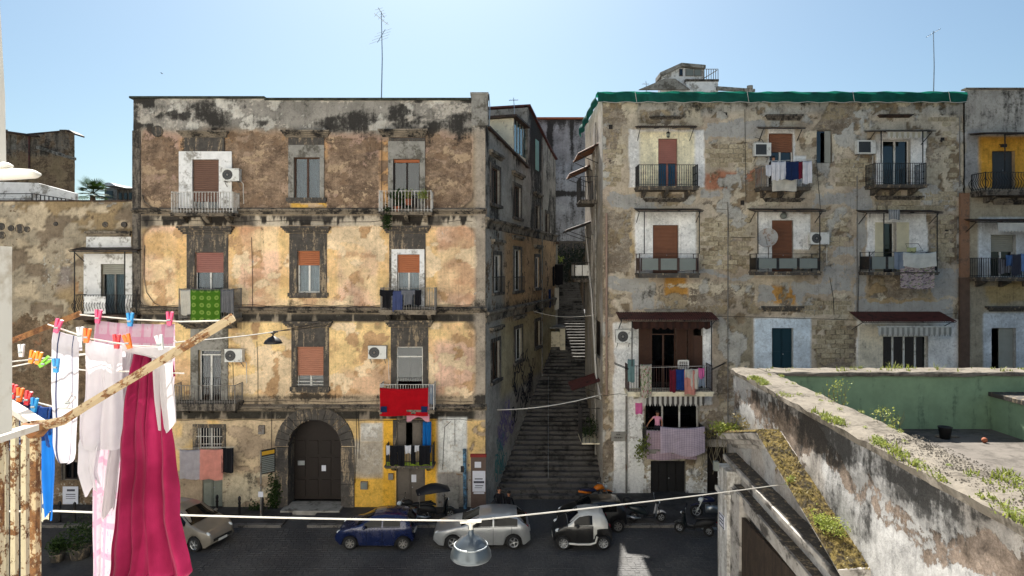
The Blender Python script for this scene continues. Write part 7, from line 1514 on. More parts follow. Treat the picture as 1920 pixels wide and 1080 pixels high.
# palm beyond the terrace
pp = PT(174, 362, 64); t = thing('palm_tree', 'green fan-leaved palm beyond the roof terrace, far left', 'palm tree', (pp.x, pp.y, 10)); M().tube([(pp.x, pp.y, 10), (pp.x, pp.y, pp.z-.2)], [.3, .25], 8).obj('trunk', bark, t); r = random.Random(4)
for i in range(26):
    a, e = r.random()*6.28, r.uniform(-.5, 1.3); L = r.uniform(1.2, 1.7); d = Vector((math.cos(a)*math.cos(e), math.sin(a)*math.cos(e), math.sin(e))); m = M(); sd_ = d.cross(UP).normalized() if abs(d.z) < .95 else Vector((1, 0, 0)); up_ = sd_.cross(d)
    m.tube([pp, pp+d*L*.55], .025, 4); q = pp+d*L*.5
    for k in range(13):
        w_ = (k-6)*.2; dd = (d*math.cos(w_)+sd_*math.sin(w_)).normalized(); ln = L*.75*(1-.12*abs(w_)); tip = q+dd*ln-UP*.28*ln*ln*.4; n_ = up_*.01+sd_.cross(dd)*0; ww = dd.cross(up_).normalized()*.045
        m.add([q, q+dd*ln*.5+ww, tip, q+dd*ln*.5-ww], [(0, 1, 2, 3)])
    m.obj('frond', leaf_d, t, recalc=False)
# bird
bp_ = PT(304, 138, 140); t = thing('bird', 'tiny bird flying high in the sky, upper left', 'bird', bp_); m = M(); loft(m, [(bp_.x-.2, 0, .02, .02), (bp_.x-.05, 0, .06, .06), (bp_.x+.12, 0, .05, .05), (bp_.x+.2, 0, .015, .015)], 8); m.v = [(a, b_+bp_.y, c+bp_.z) for a, b_, c in m.v]
m.add([bp_+Vector(q) for q in ((-.08, 0, .03), (.1, 0, .03), (.0, .35, .14), (-.18, .55, .06))]+[bp_+Vector(q) for q in ((-.08, 0, .03), (.1, 0, .03), (.0, -.35, .14), (-.18, -.55, .06))], [(0, 1, 2, 3), (4, 5, 6, 7)]); m.obj('body', trim_m, t, recalc=False)
# hanging street lamps and their wires
def streetlamp(label, px, py, Y, r_, dark=False):
    c = PT(px, py, Y); T = thing('street_lamp', label, 'street lamp', (c.x, c.y, c.z-r_*1.0), 'street lamps hung over the road'); dm = railblack if dark else simple('lamp_enamel_grey', '#565d63', .3, .06, 5, metal=.6, bump=0)
    if dark: M().lathe([(.02, c.z+.0), (.05, c.z-.02), (r_*.5, c.z-r_*.25), (r_*.85, c.z-r_*.55), (r_, c.z-r_*.85), (r_*.98, c.z-r_*.88), (r_*.5, c.z-r_*.8), (.001, c.z-r_*.75)], (c.x, c.y, 0), 22).obj('shade', dm, T, True)
    else:
        M().lathe([(.03, c.z-.02), (.05, c.z-.1), (r_*.45, c.z-.14), (r_*.74, c.z-.22), (r_*.8, c.z-.25)], (c.x, c.y, 0), 28).obj('upper_dome', dm, T, True)
        M().tube([(c.x+r_*.8*math.cos(a*math.pi/16), c.y+r_*.8*math.sin(a*math.pi/16), c.z-.25) for a in range(32)], .012, 6, True).obj('rim', alu, T, True)
        M().lathe([(r_*.8, c.z-.26), (r_*.98, c.z-.36), (r_, c.z-.42), (r_*.95, c.z-.44), (r_*.7, c.z-.42)], (c.x, c.y, 0), 28).obj('lower_skirt', dm, T, True); M().lathe([(r_*.68, c.z-.4), (r_*.5, c.z-.5), (.001, c.z-.54)], (c.x, c.y, 0), 20).obj('lens', frost, T, True)
    m = M(); m.tube([(c.x, c.y, c.z-.06), (c.x, c.y, c.z+.08)], .03, 8); m.bar((c.x-.16, c.y, c.z+.09), (c.x+.16, c.y-.03, c.z+.12), .05, .035); m.tube([(c.x-.1, c.y, c.z+.1), (c.x, c.y, c.z+.04), (c.x+.1, c.y, c.z+.11)], .02, 5); m.obj('hanger', wirew if not dark else railblack, T); return c
c1 = streetlamp('large grey enamel street lamp hung low over the road in front of the silver car', 883, 990, 9.6, .31); c2 = streetlamp('smaller dark street lamp hung in front of the ochre palazzo', 512, 629, 21.8, .31, True)
wire('suspension_cable', 'thick pale cable holding the large street lamp, sagging across the whole street', 'cable', [PT(-500, 950, 7.6), PT(105, 958, 8.0), c1+UP*.11], .012, wirew, sag=.02); wire('suspension_cable', 'pale cable from the large street lamp up to the mossy pediment', 'cable', [c1+UP*.11, PT(1484, 906, 17.55)], .012, wirew, sag=.03)
wire('suspension_cable', 'pale wire from the left to the smaller dark street lamp', 'cable', [PT(-100, 690, 14), PT(345, 640, 18), c2+UP*.12], .016, wirew, sag=.03)
for k in range(2): wire('suspension_cable', ('upper', 'lower')[k]+' of two thin black wires from the smaller street lamp to the palazzo', 'cable', [c2+UP*(.12+.02*k), PT(622, 598+9*k, YL-.1)], .014, wire_m, sag=.05, group='thin wires to the palazzo wall')
# ================================================================== BUILDING BEHIND THE CAMERA (unseen; made pale and large to bounce sun at the facades)
hb = thing('facing_building', 'cream building on the camera side of the street', 'building', (-12, -1.2, 0)); facing_m = simple('pale_bounce_facade_paint', '#efece6', .9, .05, 1, bump=0)
M().box(-40, -1.4, 0, 6.2, -1.2, 26).obj('wall', facing_m, hb)
# ================================================================== BUILDING WITH THE MOSSY PEDIMENT (right foreground)
WX = lambda Y: 7.85+.053*(Y-22.7)
fb = thing('portal_building', 'peeling white building with a weedy parapet, walled roof terrace and mossy pediment, right foreground', 'building', (WX(14), 14, 0))
Y0_, Y1_, ZW = 3.5, 22.7, 8.5; D = Vector((.053, 1, 0)).normalized()
O_ = Vector((WX(Y1_), Y1_, 0)); LW_ = (Y1_-Y0_)*math.sqrt(1+.053**2)
def colF(px, py, u, v):
    n = len(px); T = np.tile(np.array(lin('#a3a2a1')), (n, 1)); dz = ZW-v; w1 = (fbm(u*.6, v*.8, 20)-.5)*1.6
    f = sst(dz+w1, .5, .8)*(1-sst(dz+w1, 1.2, 1.7)); pl = .5*f+.04; g = .5*rm(dz, w1*0, -.2, -1, .9, 1, .5)*sst(fbm(u*.5, v*.9, 33), .4, .55)+.14
    f2 = sst(fbm(u*.35+3, v*.35, 36), .53, .6); pl += .26*f2; T = lerpc(T, f2*.5, '#8f857a'); wh = .3*sst(dz+w1, 1.5, 2.0)
    g += .32*sst(fbm(u*.45, v*.45, 39), .52, .64)
    return T*(.88+.24*fbm(u*1.1, v*1.1, 77))[:, None], np.stack([g, pl, wh], 1), (fbm(u*1.3, v*1.3, 12)-.5)*.08-.03*f
tess_wall('side_wall', fb, m_F, O_, -D, LW_, ZW-.06, [], .08, colF, disp=.02)
topm = simple('sunlit_concrete_coping', '#726b61', .95, .25, 3, dirt='#4c463e', dirtamt=.45, dsc=1.5, bump=.7)
def wp(Y, off, z): return (WX(Y)+off, Y, z)
r = random.Random(8); m = M(); k = 60
for i in range(k+1):
    Y = Y0_+(Y1_-Y0_)*i/k; j = lambda a: r.uniform(-a, a)
    wd = 1.05+.25*max(0, (12-Y)/8)
    for (o, z) in ((-.02, ZW-.2), (-.09+j(.02), ZW-.17+j(.02)), (-.1+j(.03), ZW-.03+j(.03)), (.02+j(.03), ZW+j(.02)), (.35, ZW+.01+j(.02)), (.7, ZW+j(.02)), (wd+j(.03), ZW-.01+j(.02)), (wd+.02, ZW-.12)): m.v.append(wp(Y, o, z))
for i in range(k):
    for q in range(7): a = i*8+q; m.face((a, a+8, a+9, a+1))
m.obj('parapet_coping', topm, fb)
grnw = simple('green_painted_wall', '#7a9275', .9, .12, 2, dirt='#61755f', dirtamt=.2, dsc=1.0, bump=.25, streak=True)
ZF = 6.55; YI = 21.85
M().box(WX(YI)+1.0, YI, ZF-.3, 24, YI+.15, ZW-.13).obj('terrace_wall', grnw, fb); M().box(WX(YI)+.5, YI+.16, 0, 24, 22.68, ZW-.2).obj('end_wall', greypl, fb)
m = M(); k = 50; r = random.Random(2)
for i in range(k+1):
    x = WX(22)+.9+(15.2)*i/k
    for (y, z) in ((YI-.1, ZW-.14), (YI-.12, ZW-.05), (YI-.08, ZW), (22.3, ZW+.015), (22.72, ZW), (22.76, ZW-.15)): m.v.append((x, y+r.uniform(-.02, .02), z+r.uniform(-.02, .02)))
for i in range(k):
    for q in range(5): a = i*6+q; m.face((a, a+6, a+7, a+1))
m.obj('end_coping', topm, fb)
flm = simple('terrace_screed', '#66605a', .95, .12, 1.2, dirt='#4a4540', dirtamt=.45, dsc=.7, bump=.3)
M().box(WX(12)+.9, 2, ZF-.25, 24, YI-.002, ZF).obj('terrace_floor', flm, fb)
m = M(); m.prism([(Y0_, ZF), (YI, ZF), (YI, ZW-.13), (Y0_, ZW-.13)], 0, .12, 'x'); m.v = [(WX(b_)+.92+a, b_, c) for a, b_, c in m.v]; m.obj('inner_parapet_face', greypl, fb)
M().box(FX(1893, 21), 19.5, ZF, 24, YI-.003, FZ(752, 21)).obj('terrace_bench', grnw, fb); M().box(FX(1889, 21), 19.45, FZ(752, 21)+.001, 24, YI-.002, FZ(744, 21)).obj('bench_slab', stone, fb)
M().box(WX(Y1_)+.3, 3.5, 0, 24, 3.8, ZF-.26).obj('front_wall', greypl, fb)
# pediment over the side portal: raking cornices, mossy top, frieze, pilaster
moss = N('mossy_stone'); _p = moss.pos(); _a = moss.mr(moss.noise(_p, 5, 8, .75), .42, .58); _c = moss.mix(_a, lin('#3b3325'), lin('#75663c')); _c = moss.mix(moss.mr(moss.noise(_p, 2.3, 8, .75), .55, .62), _c, lin('#3a352c')); _c = moss.mix(moss.mr(moss.noise(_p, 17, 5, .7), .6, .7), _c, lin('#2a2620')); moss.bump(moss.noise(_p, 16, 7, .75), 1., .06); moss = moss.fin(_c, .95, 0, .1)
AY, AZ, NY, NZ, FY_, FZ_ = 18.2, 7.37, 13.1, 5.83, 22.45, 6.25
def sweep(name, prof, path, mat, seed, jit=.01, n=24):
    r_ = random.Random(seed); m = M(); c = len(prof)
    for (Ya, Za), (Yb, Zb) in zip(path[:-1], path[1:]):
        b0 = len(m.v)
        for i in range(n+1):
            Y = Ya+(Yb-Ya)*i/n; Z = Za+(Zb-Za)*i/n
            for q, (o, z) in enumerate(prof): j = r_.uniform(-jit, jit); m.v.append((WX(Y)-o-j, Y, Z+z+j))
        for i in range(n):
            for q in range(c-1): a = b0+i*c+q; m.face((a, a+c, a+c+1, a+1))
        m.face([b0+q for q in range(c)]); m.face([b0+n*c+q for q in range(c)][::-1])
    return m.obj(name, mat, fb)
RP = [(-.05, -.5), (.1, -.5), (.14, -.4), (.3, -.36), (.34, -.24), (.56, -.2), (.62, -.1), (.66, -.03), (.64, .0), (-.05, .03)]
stn = simple('pediment_plaster', '#a5a09a', .9, .25, 3, dirt='#4a4642', dirtamt=.4, dsc=1.0, bump=.5)
sweep('raking_cornice', RP, [(FY_, FZ_), (AY, AZ)], stn, 1, .014); sweep('raking_cornice', RP, [(AY, AZ), (NY, NZ)], stn, 2, .014)
def tops(Ya, Za, Yb, Zb, nm, mt, sd_):
    m = M(); r_ = random.Random(sd_); n = 70; w_ = 14
    for i in range(n+1):
        for j in range(w_+1):
            Y = Ya+(Yb-Ya)*i/n; o = -.03+.7*j/w_; e = 1 if 0 < j < w_ and 0 < i < n else 0; m.v.append((WX(Y)-o, Y, Za+(Zb-Za)*i/n+.035+e*(.03+r_.uniform(-.02, .025))-.02*(1-e)))
    for i in range(n):
        for j in range(w_): a = i*(w_+1)+j; m.face((a, a+w_+1, a+w_+2, a+1))
    return m.obj(nm, mt, fb)
tops(AY-.02, AZ, NY+.02, NZ, 'mossy_top', moss, 1); tops(FY_-.02, FZ_, AY+.02, AZ, 'mossy_top', moss, 2)
sweep('horizontal_cornice', [(-.05, -.42), (.12, -.42), (.16, -.3), (.3, -.26), (.36, -.2), (.46, -.16), (.48, -.02), (.46, .0), (-.05, .04)], [(FY_-.1, 5.55), (NY+.1, 5.5)], stn, 3, .01, 40)
sweep('architrave', [(-.05, -.5), (.2, -.5), (.24, -.1), (.3, -.04), (.3, .0), (-.05, .02)], [(FY_-.35, 4.65), (NY+.3, 4.6)], stn, 4, .008, 30)
def shelf(za, zb, wd, nm):
    m = M(); n = 40
    for i in range(n+1):
        Y = FY_-.12+(NY-FY_+.2)*i/n
        for o in (-.02, wd*.5, wd): m.v.append((WX(Y)-o, Y, za+(zb-za)*i/n+.05))
    for i in range(n):
        for j in range(2): a = i*3+j; m.face((a, a+3, a+4, a+1))
    m.obj(nm, stone, fb)
shelf(5.55, 5.5, .43, 'cornice_shade_dirt'); shelf(4.65, 4.6, .27, 'architrave_shade_dirt')  # dark sheets put shade and dirt onto the ledge tops
m = M(); m.box(7.3, 21.75, 0, 8.0, 22.7, 5.12); m.box(7.2, 21.7, 4.2, 8.0, 22.72, 4.35); m.obj('pilaster', simple('pale_pilaster', '#c9c7c3', .9, .12, 3, dirt='#8d8983', dirtamt=.5, dsc=1.6, bump=.3, streak=True), fb); m = M(); m.box(7.42, 20.9, 0, 8.0, 21.745, 4.6); m.box(7.36, 12.9, 0, 8.0, 13.9, 5.0); m.obj('pilaster', stn, fb)
M().box(7.5, 13.9, 0, 7.62, 20.9, 3.9).obj('portal_door', simple('brown_portal_wood', '#3b3027', .8, .3, 3, dirt='#2c241d', dirtamt=.5, bump=.3, streak=True), fb)
pt = thing('street_plate', 'small white street name plate with a black border on the pale corner pilaster', 'sign', (7.29, 22.2, 3.6)); M().box(7.275, 21.95, 3.05, 7.299, 22.5, 3.5).obj('plate', paper, pt); m = M()
for (a, b_, c, d) in ((21.97, 3.07, 22.48, 3.1), (21.97, 3.45, 22.48, 3.48), (21.97, 3.1, 22.0, 3.45), (22.45, 3.1, 22.48, 3.45), (22.06, 3.3, 22.4, 3.34), (22.06, 3.2, 22.4, 3.24)): m.box(7.268, a, b_, 7.2745, c, d)
m.obj('border', ink, pt)
bt_ = thing('wall_lantern', 'small pale blue-grey box lamp hanging at the pediment corner above the motorbikes', 'lamp', (7.1, 22.3, 5.1)); M().box(7.02, 22.2, 5.0, 7.18, 22.36, 5.32).obj('case', frost, bt_); M().tube([(7.1, 22.28, 5.32), (7.15, 22.3, 5.7)], .015, 5).obj('cord', wire_m, bt_)
# weeds
r = random.Random(6); P1, P2 = [], []
for i in range(420):
    Y = 5+17.6*r.random()**.8; cl = fbm(np.array([Y*.8]), np.array([0.]), 50, 2)[0]
    if cl > .34+.22*r.random(): P1.append((WX(Y)+r.uniform(-.08, .16), Y, ZW-.02))
tufts('weeds', leaf_m, P1, .11, 18, 3, spread=.16, kind='stuff', label='bright green weeds along the outer edge of the parapet', cat='weeds')
mw = M(); r = random.Random(44)
for (x, y, z) in P1[::2]+[(WX(Y)+r.uniform(.3, 1.1), Y, ZW) for Y in [6+15*r.random()**.7 for _ in range(26)]]:
    R0 = r.uniform(.03, .1)
    for _ in range(int(60*R0/.08)):
        a = r.random()*6.28; q = R0*math.sqrt(r.random()); p = Vector((x+q*math.cos(a), y+q*math.sin(a)*1.4, z+.03+r.random()*R0*.9)); s_ = r.uniform(.018, .045); d = Vector((r.uniform(-1, 1), r.uniform(-1, 1), r.uniform(-.1, .9))).normalized(); e = d.orthogonal().normalized()
        mw.add([p, p+d*s_*.5+e*s_*.3, p+d*s_, p+d*s_*.5-e*s_*.3], [(0, 1, 2, 3)])
mw.obj('weeds', leaf_l, None, kind='stuff', label='low leafy weeds rooted in cracks of the parapet coping', cat='weeds', recalc=False)
for i in range(70): P2.append((WX(22)+1+15*r.random(), 22.1+r.uniform(-.2, .6), ZW))
tufts('weeds', leaf_m, P2, .17, 12, 4, kind='stuff', label='weeds along the top of the green terrace wall', cat='weeds')
P3 = [(WX(Y)+r.uniform(.5, 1.3), Y, ZW) for Y in [7+4*r.random() for _ in range(60)]]
tufts('weeds', leaf_m, P3, .09, 22, 5, kind='stuff', label='grass patches in the gravel on the wide near end of the parapet', cat='weeds')
grav = M(); r = random.Random(31)
for i in range(2600):
    Y = r.uniform(5, 13.5); o = r.uniform(.15, 1.2); s_ = r.uniform(.008, .026); c = Vector(wp(Y, o, ZW+.005)); grav.add([c+Vector((s_, 0, 0)), c+Vector((0, s_, 0)), c+Vector((-s_, 0, 0)), c+Vector((0, -s_, 0)), c+Vector((0, 0, s_))], [(0, 1, 4), (1, 2, 4), (2, 3, 4), (3, 0, 4)])
grav.obj('gravel', topm, None, kind='stuff', label='grey gravel on the near end of the parapet', cat='gravel', recalc=False)
t = thing('weed_bush', 'yellow-green flowering weed bush on the lower part of the mossy slope', 'plant', (WX(14)-.35, 14.1, 6.1)); leaves('leaves', leaf_l, (WX(14)-.35, 14.15, 6.38), (.26, .42, .17), 700, .05, t, 12, clumps=16); leaves('leaves', leaf_m, (WX(14)-.3, 14.3, 6.3), (.26, .42, .14), 420, .06, t, 13, clumps=10)
t = thing('weed_bush', 'sunlit yellow-green weeds on the far corner of the pediment', 'plant', (7.4, 22.2, 6.3)); leaves('leaves', leaf_l, (7.35, 21.9, 6.55), (.4, .6, .25), 900, .09, t, 14, clumps=14); leaves('leaves', leaf_y, (7.75, 21.4, 6.85), (.3, .6, .25), 500, .08, t, 15, clumps=9); tufts('stems', leaf_y, [(7.3+.3*q, 21.8, 6.3) for q in range(3)], .5, 30, 6, t, .3)
t = thing('weed', 'small green weed sprouting half way down the mossy slope', 'plant', (WX(16)-.55, 15.9, 6.7)); leaves('leaves', leaf_m, (WX(16)-.6, 15.9, 6.75), (.08, .15, .12), 120, .06, t, 16)
r = random.Random(17); PM = []
for i in range(130): f = r.random(); Y = AY+(NY-AY)*f; PM.append((WX(Y)-.03-r.random()*.62, Y, AZ+(NZ-AZ)*f+.05))
tufts('moss_tufts', leaf_y, PM, .07, 12, 18, kind='stuff', label='dry moss and short grass covering the sloping pediment top', cat='moss', spread=.15)
for (Y, o, h_, lb) in ((17.0, .95, .75, 'tall thin dry weed rising behind the parapet, against the green wall'), (14.8, 1.05, .5, 'bare branching weed near the dark pot on the terrace')):
    t = thing('tall_weed', lb, 'plant', wp(Y, o, ZW-.2)); m = M(); r = random.Random(int(Y*10))
    for i in range(9):
        a = Vector(wp(Y+r.uniform(-.3, .3), o+r.uniform(-.1, .4), ZW-.25)); pts = [a]; d = Vector((r.uniform(-.25, .25), r.uniform(-.25, .25), 1))
        for k in range(5): pts.append(pts[-1]+d*h_/5*r.uniform(.7, 1.2)+Vector((r.uniform(-.03, .03), r.uniform(-.03, .03), 0)))
        m.tube(pts, [.008, .007, .006, .005, .004, .003], 4)
    m.obj('stems', leaf_y, t); leaves('leaves', leaf_l, wp(Y, o+.15, ZW+h_*.25), (.25, .3, h_*.5), 150, .05, t, int(Y))
p = PT(1772, 800, 20.6); t = thing('flower_pot', 'small black pot against the green terrace wall', 'pot', (p.x, p.y, ZF)); M().lathe([(.001, ZF), (.14, ZF), (.2, ZF+.36), (.22, ZF+.38), (.18, ZF+.36), (.001, ZF+.3)], (p.x, p.y, 0), 14).obj('pot', trim_m, t, True)
p = PT(1846, 828, 20.1); M().ball((p.x, p.y, ZF+.085), .085, 9).obj('ball', terracotta, None, True, label='small red-brown ball lying on the terrace floor', cat='ball')
for i, (px, py, lb) in enumerate(((1764, 815, 'flat pale stone on the shaded terrace floor, nearer the black pot'), (1788, 816, 'flat pale stone on the shaded terrace floor, nearer the ball'))): p = PT(px, py, 20.8); M().ball((p.x, p.y, ZF+.03), .16, 6, (1.3, .8, .3)).obj('stone', topm, None, label=lb, cat='stone', group='stones on the terrace floor')
# ================================================================== NEIGHBOUR'S BALCONY AND WASHING (left foreground)
rust1 = rusty('rusty_cream_paint', '#bdb397', amt=.62, sc=14); rust2 = rusty('rusted_steel', '#8a5a34', amt=.9, sc=12); whr = simple('white_rail_paint', '#c2bfb8', .45, .05, 6, dirt='#a39a8c', dirtamt=.2, bump=.03)
nbq = thing('near_balcony', 'white topped balcony with rusty cream bars, left foreground', 'balcony', (-1.93, 2.6, 10.3))
cn = PT(75, 797, 2.6); fa = PT(-30, 728, 3.32); bk = Vector((-1.96, 1.2, cn.z))
for a, b_ in ((cn, fa), (cn+Vector((0, -.01, 0)), bk)): M().bar(a, b_, .05, .024).obj('top_rail', whr, nbq)
d_ = (fa-cn); L_ = d_.length; d_.normalize(); pb = None
for i in range(6):
    p = cn+d_*(.05+.19*i)
    if pb is None: pb = M().bar((p.x, p.y, 10.42), (p.x, p.y, cn.z-.016), .022, .022, (0, 1, 0)).obj('bar', rust1, nbq); p0 = p
    else: inst(pb, p-p0)
M().bar((cn.x-.012, cn.y-.012, 10.42), (cn.x-.012, cn.y-.012, cn.z-.016), .024, .024, (0, 1, 0)).obj('corner_post', rusty('rusty_post_paint', '#b9a888', amt=.75, sc=10), nbq)
pb = None
for i in range(7):
    p = Vector((-1.965, 2.45-.18*i, 0))
    if pb is None: pb = M().bar((p.x, p.y, 10.42), (p.x, p.y, cn.z-.016), .026, .026, (0, 1, 0)).obj('bar', rust1, nbq); p0 = p
    else: inst(pb, p-p0)
M().prism([(cn.x+.06, cn.y), (fa.x, fa.y+.06), (-4.2, 3.4), (-4.2, -1.2), (cn.x+.03, -1.2)], 10.2, 10.42, 'z').obj('slab', greypl, nbq)
# white shutter post and awning bracket at the very edge
wp_ = thing('window_shutter', 'tall white window shutter edge cut by the left frame border', 'shutter', (-1.4, 1.6, 10.4)); xe = FX(11, 1.6)
m = M(); m.box(xe-.3, 1.57, FZ(812, 1.6), xe, 1.62, FZ(462, 1.6)); m.box(xe-.3, 1.565, FZ(470, 1.6), xe+.002, 1.569, FZ(466, 1.6)); m.obj('lower_leaf', whr, wp_)
m = M(); m.prism([(xe-.3, FZ(305, 1.6)), (xe+.001, FZ(305, 1.6)), (xe-.002, FZ(180, 1.6)), (xe-.02, FZ(-60, 1.6)), (xe-.3, FZ(-60, 1.6))], 1.57, 1.6, 'y'); m.obj('upper_leaf', whr, wp_)
aw = thing('awning_bracket', 'white cast awning bracket jutting in at the upper left edge', 'bracket', (-1.3, 1.6, FZ(340, 1.6))); m = M(); loft(m, [(FX(-120, 1.6), 0, .03, .02), (FX(10, 1.6), 0, .03, .015), (FX(60, 1.6), 0, .025, .011), (FX(70, 1.6), 0, .015, .005)], 10); m.v = [(a, 1.6+b_, c+FZ(326, 1.6)) for a, b_, c in m.v]; m.obj('arm', whr, aw, True)
m = M(); loft(m, [(FX(-80, 1.6), 0, .02, .012), (FX(18, 1.6), 0, .02, .009), (FX(26, 1.6), 0, .01, .004)], 10); m.v = [(a, 1.59+b_, c+FZ(312, 1.6)) for a, b_, c in m.v]; m.obj('clip', whr, aw, True)
# rusty line arms
arm = thing('clothesline_pole', 'long rusty cream clothesline arm rising from the near balcony corner', 'clothesline arm', cn)
a0, a1, a2, a3 = PT(58, 797, 2.58), PT(118, 789, 2.6), PT(160, 762, 2.61), PT(438, 594, 2.75); m = M(); m.tube([a0, PT(90, 796, 2.59), a1, a2, a3], [.018, .02, .018, .017, .019], 4); m.obj('bar', rusty('rusty_arm_paint', '#a08e70', amt=.6, sc=16), arm)
m = M(); m.lathe([(.026, cn.z-.045), (.045, cn.z-.02), (.045, cn.z+.012), (.03, cn.z+.016)], (cn.x-.01, cn.y-.01, 0), 12); m.obj('clamp', rust2, arm)
arm2 = M().bar(PT(18, 641, 3.5), PT(152, 587, 3.62), .032, .03).obj('clothesline_pole', rust2, None, label='thin red-brown rusted clothesline arm behind the washing, upper left', cat='clothesline arm')
# washing: fabrics
wtow = fabric('striped_white_towel', '#dedce2', trans=.35); wtow = N('white_towel_two_stripes'); _s = wtow.sep(wtow.uvc()); 
def _st(a, b_): return wtow.ma('MULTIPLY', wtow.ma('GREATER_THAN', _s[0], a), wtow.ma('LESS_THAN', _s[0], b_))
_c = wtow.mix(wtow.ma('MAXIMUM', _st(.24, .285), _st(.72, .765)), lin('#bdbbc1'), lin('#3f4560')); wtow.bump(wtow.noise(wtow.objc(), 90, 3, .6), .15, .004); wtow.fin(_c, .9, 0, .1); _t = wtow.n('BsdfTranslucent'); wtow.set(_t.inputs[0], _c); _m = wtow.n('MixShader'); _m.inputs[0].default_value = .5
wtow.t.links.new(wtow.b.outputs[0], _m.inputs[1]); wtow.t.links.new(_t.outputs[0], _m.inputs[2]); wtow.t.links.new(_m.outputs[0], wtow.out.inputs[0]); wtow = wtow.m
wsh = fabric('white_shirt_cotton', '#d2d0d6', trans=.5); psh = fabric('pink_plaid_sheet', '#b8aab3', 'plaid', '#b5708f', 7, trans=.5); gryw = fabric('pale_grey_jersey', '#bdbabd', trans=.42)
mag = N('magenta_fleece'); _p = mag.objc(); _c = mag.mix(mag.mr(mag.noise(_p, 3, 4, .6), .35, .65), lin('#6c1232'), lin('#881e45')); mag.bump(mag.noise(_p, 160, 4, .7), .35, .004); mag.fin(_c, .95, 0, .1); mag.b.inputs['Sheen Weight'].default_value = .08; _t = mag.n('BsdfTranslucent'); mag.set(_t.inputs[0], _c); _m = mag.n('MixShader'); _m.inputs[0].default_value = .24
mag.t.links.new(mag.b.outputs[0], _m.inputs[1]); mag.t.links.new(_t.outputs[0], _m.inputs[2]); mag.t.links.new(_m.outputs[0], mag.out.inputs[0]); mag = mag.m
GF = 'washing on the near clotheslines'
def fore(name, label, cat, quad, Y, mat, lr=None, folds=2.5, amp=.02, seed=1, back=.12, nu=44, nv=50, gap=.012, slope=0., wr=.007, jag=.02, sag=.008, dY=0.):
    (xa, ya), (xb, yb), yl = quad      # top-left, top-right, lowest row
    A, B = PT(xa, ya, Y), PT(xb, yb, Y+dY); H = A.z-FZ(yl, Y); r_ = random.Random(seed); p1, p2, p3, p4 = [r_.random()*6.28 for _ in range(4)]
    def fn(u, v):
        s = -back+(1+back)*v; t = abs(s); l, rr = lr(t) if lr else (0, 1); uu = l+(rr-l)*u; b = A.lerp(B, uu) if 0 <= uu <= 1 else A+(B-A)*uu
        am = amp*(.3+.7*min(1, t*1.5)); d = am*(math.sin(folds*6.28*u+p1+.9*t)*.6+math.sin(folds*1.7*6.28*u+p2-1.7*t)*.3+math.sin(folds*3.3*6.28*u+p3+.6*t)*.15)+amp*.5*math.sin(t*5+u*3+p4)*t
        q = Vector((b.x*9+seed, s*H*3, seed*3.1)); d += wr*(nz.noise(q)+.6*nz.noise(q*2.3))*min(1, .3+t*2)
        z = b.z-t*H-sag*4*u*(1-u)*(1-t)+jag*t*(math.sin(u*5+p3)+.5*math.sin(u*11+p1)); e = gap*min(1, t*10)
        return (b.x+am*.5*math.cos(folds*6.28*u+p1), b.y+d+(e if s < 0 else -e), z)
    return M().grid(fn, nu, nv).obj(name, mat, None, True, label, cat, GF, recalc=False)
def piece(pts): xs = [p[0] for p in pts]; return lambda t: (float(np.interp(t, xs, [p[1] for p in pts])), float(np.interp(t, xs, [p[2] for p in pts])))
fore('sheet', 'pink plaid bedsheet hung furthest back, its long tail showing left of the magenta trousers', 'bedsheet', ((178, 595), (326, 601), 1100), 3.12, psh, piece([(0, 0, 1), (.2, -.02, .98), (.45, -.03, .9), (1, -.03, .62)]), 2, .025, 2, back=.3)
fore('towel', 'white tea towel with two thin dark stripes, leftmost of the washing', 'towel', ((98, 613), (152, 629), 856), 3.0, wtow, piece([(0, .03, 1), (.5, -.02, .99), (.9, .02, .97), (.97, .12, .9), (1, .28, .75)]), 1.5, .014, 3, jag=.008)
fore('shirt', 'white shirt pegged upside down between the striped towel and the magenta trousers', 'shirt', ((160, 633), (232, 647), 832), 2.96, wsh, piece([(0, .0, 1), (.3, .0, .98), (.6, .0, .97), (.75, -.1, .97), (1, -.12, .92)]), 2, .02, 4)
fore('shirt_sleeve', 'white sleeve of the shirt hanging below its shoulder', 'sleeve', ((152, 818), (188, 826), 914), 2.965, wsh, piece([(0, 0, 1), (.6, -.02, .8), (1, .45, .98)]), 1, .012, 5, back=.9, nu=16, nv=20)
fore('cloth', 'pale grey jersey with its loose side hanging over the magenta trousers', 'shirt', ((230, 645), (326, 648), 800), 2.84, gryw, piece([(0, 0, 1), (.08, 0, 1), (.14, .6, 1), (.5, .66, 1), (1, .72, 1.06)]), 1.5, .014, 6)
fore('cloth', 'grey side of the jersey hanging behind the white shirt', 'shirt', ((214, 652), (250, 650), 960), 3.02, gryw, piece([(0, .2, 1), (.5, 0, .7), (.75, -.3, .4), (1, -.5, .1)]), 1.2, .014, 7)
fore('trousers', 'magenta fleece trousers, largest piece of the washing', 'trousers', ((246, 657), (318, 655), 1092), 2.88, mag, piece([(0, .05, 1), (.1, .0, 1), (.3, -.12, 1.05), (.38, -.18, 1.12), (.7, -.32, 1.3), (.86, -.38, 1.55), (.93, -.4, 1.62), (1, -.42, 1.2)]), 3.7, .04, 8, nu=110, nv=120, gap=.03, jag=.02, wr=.026)
fore('sheet', 'pale pink edge of cloth showing below the magenta trousers', 'bedsheet', ((240, 1010), (322, 1010), 1100), 3.05, psh, None, 2, .02, 9)
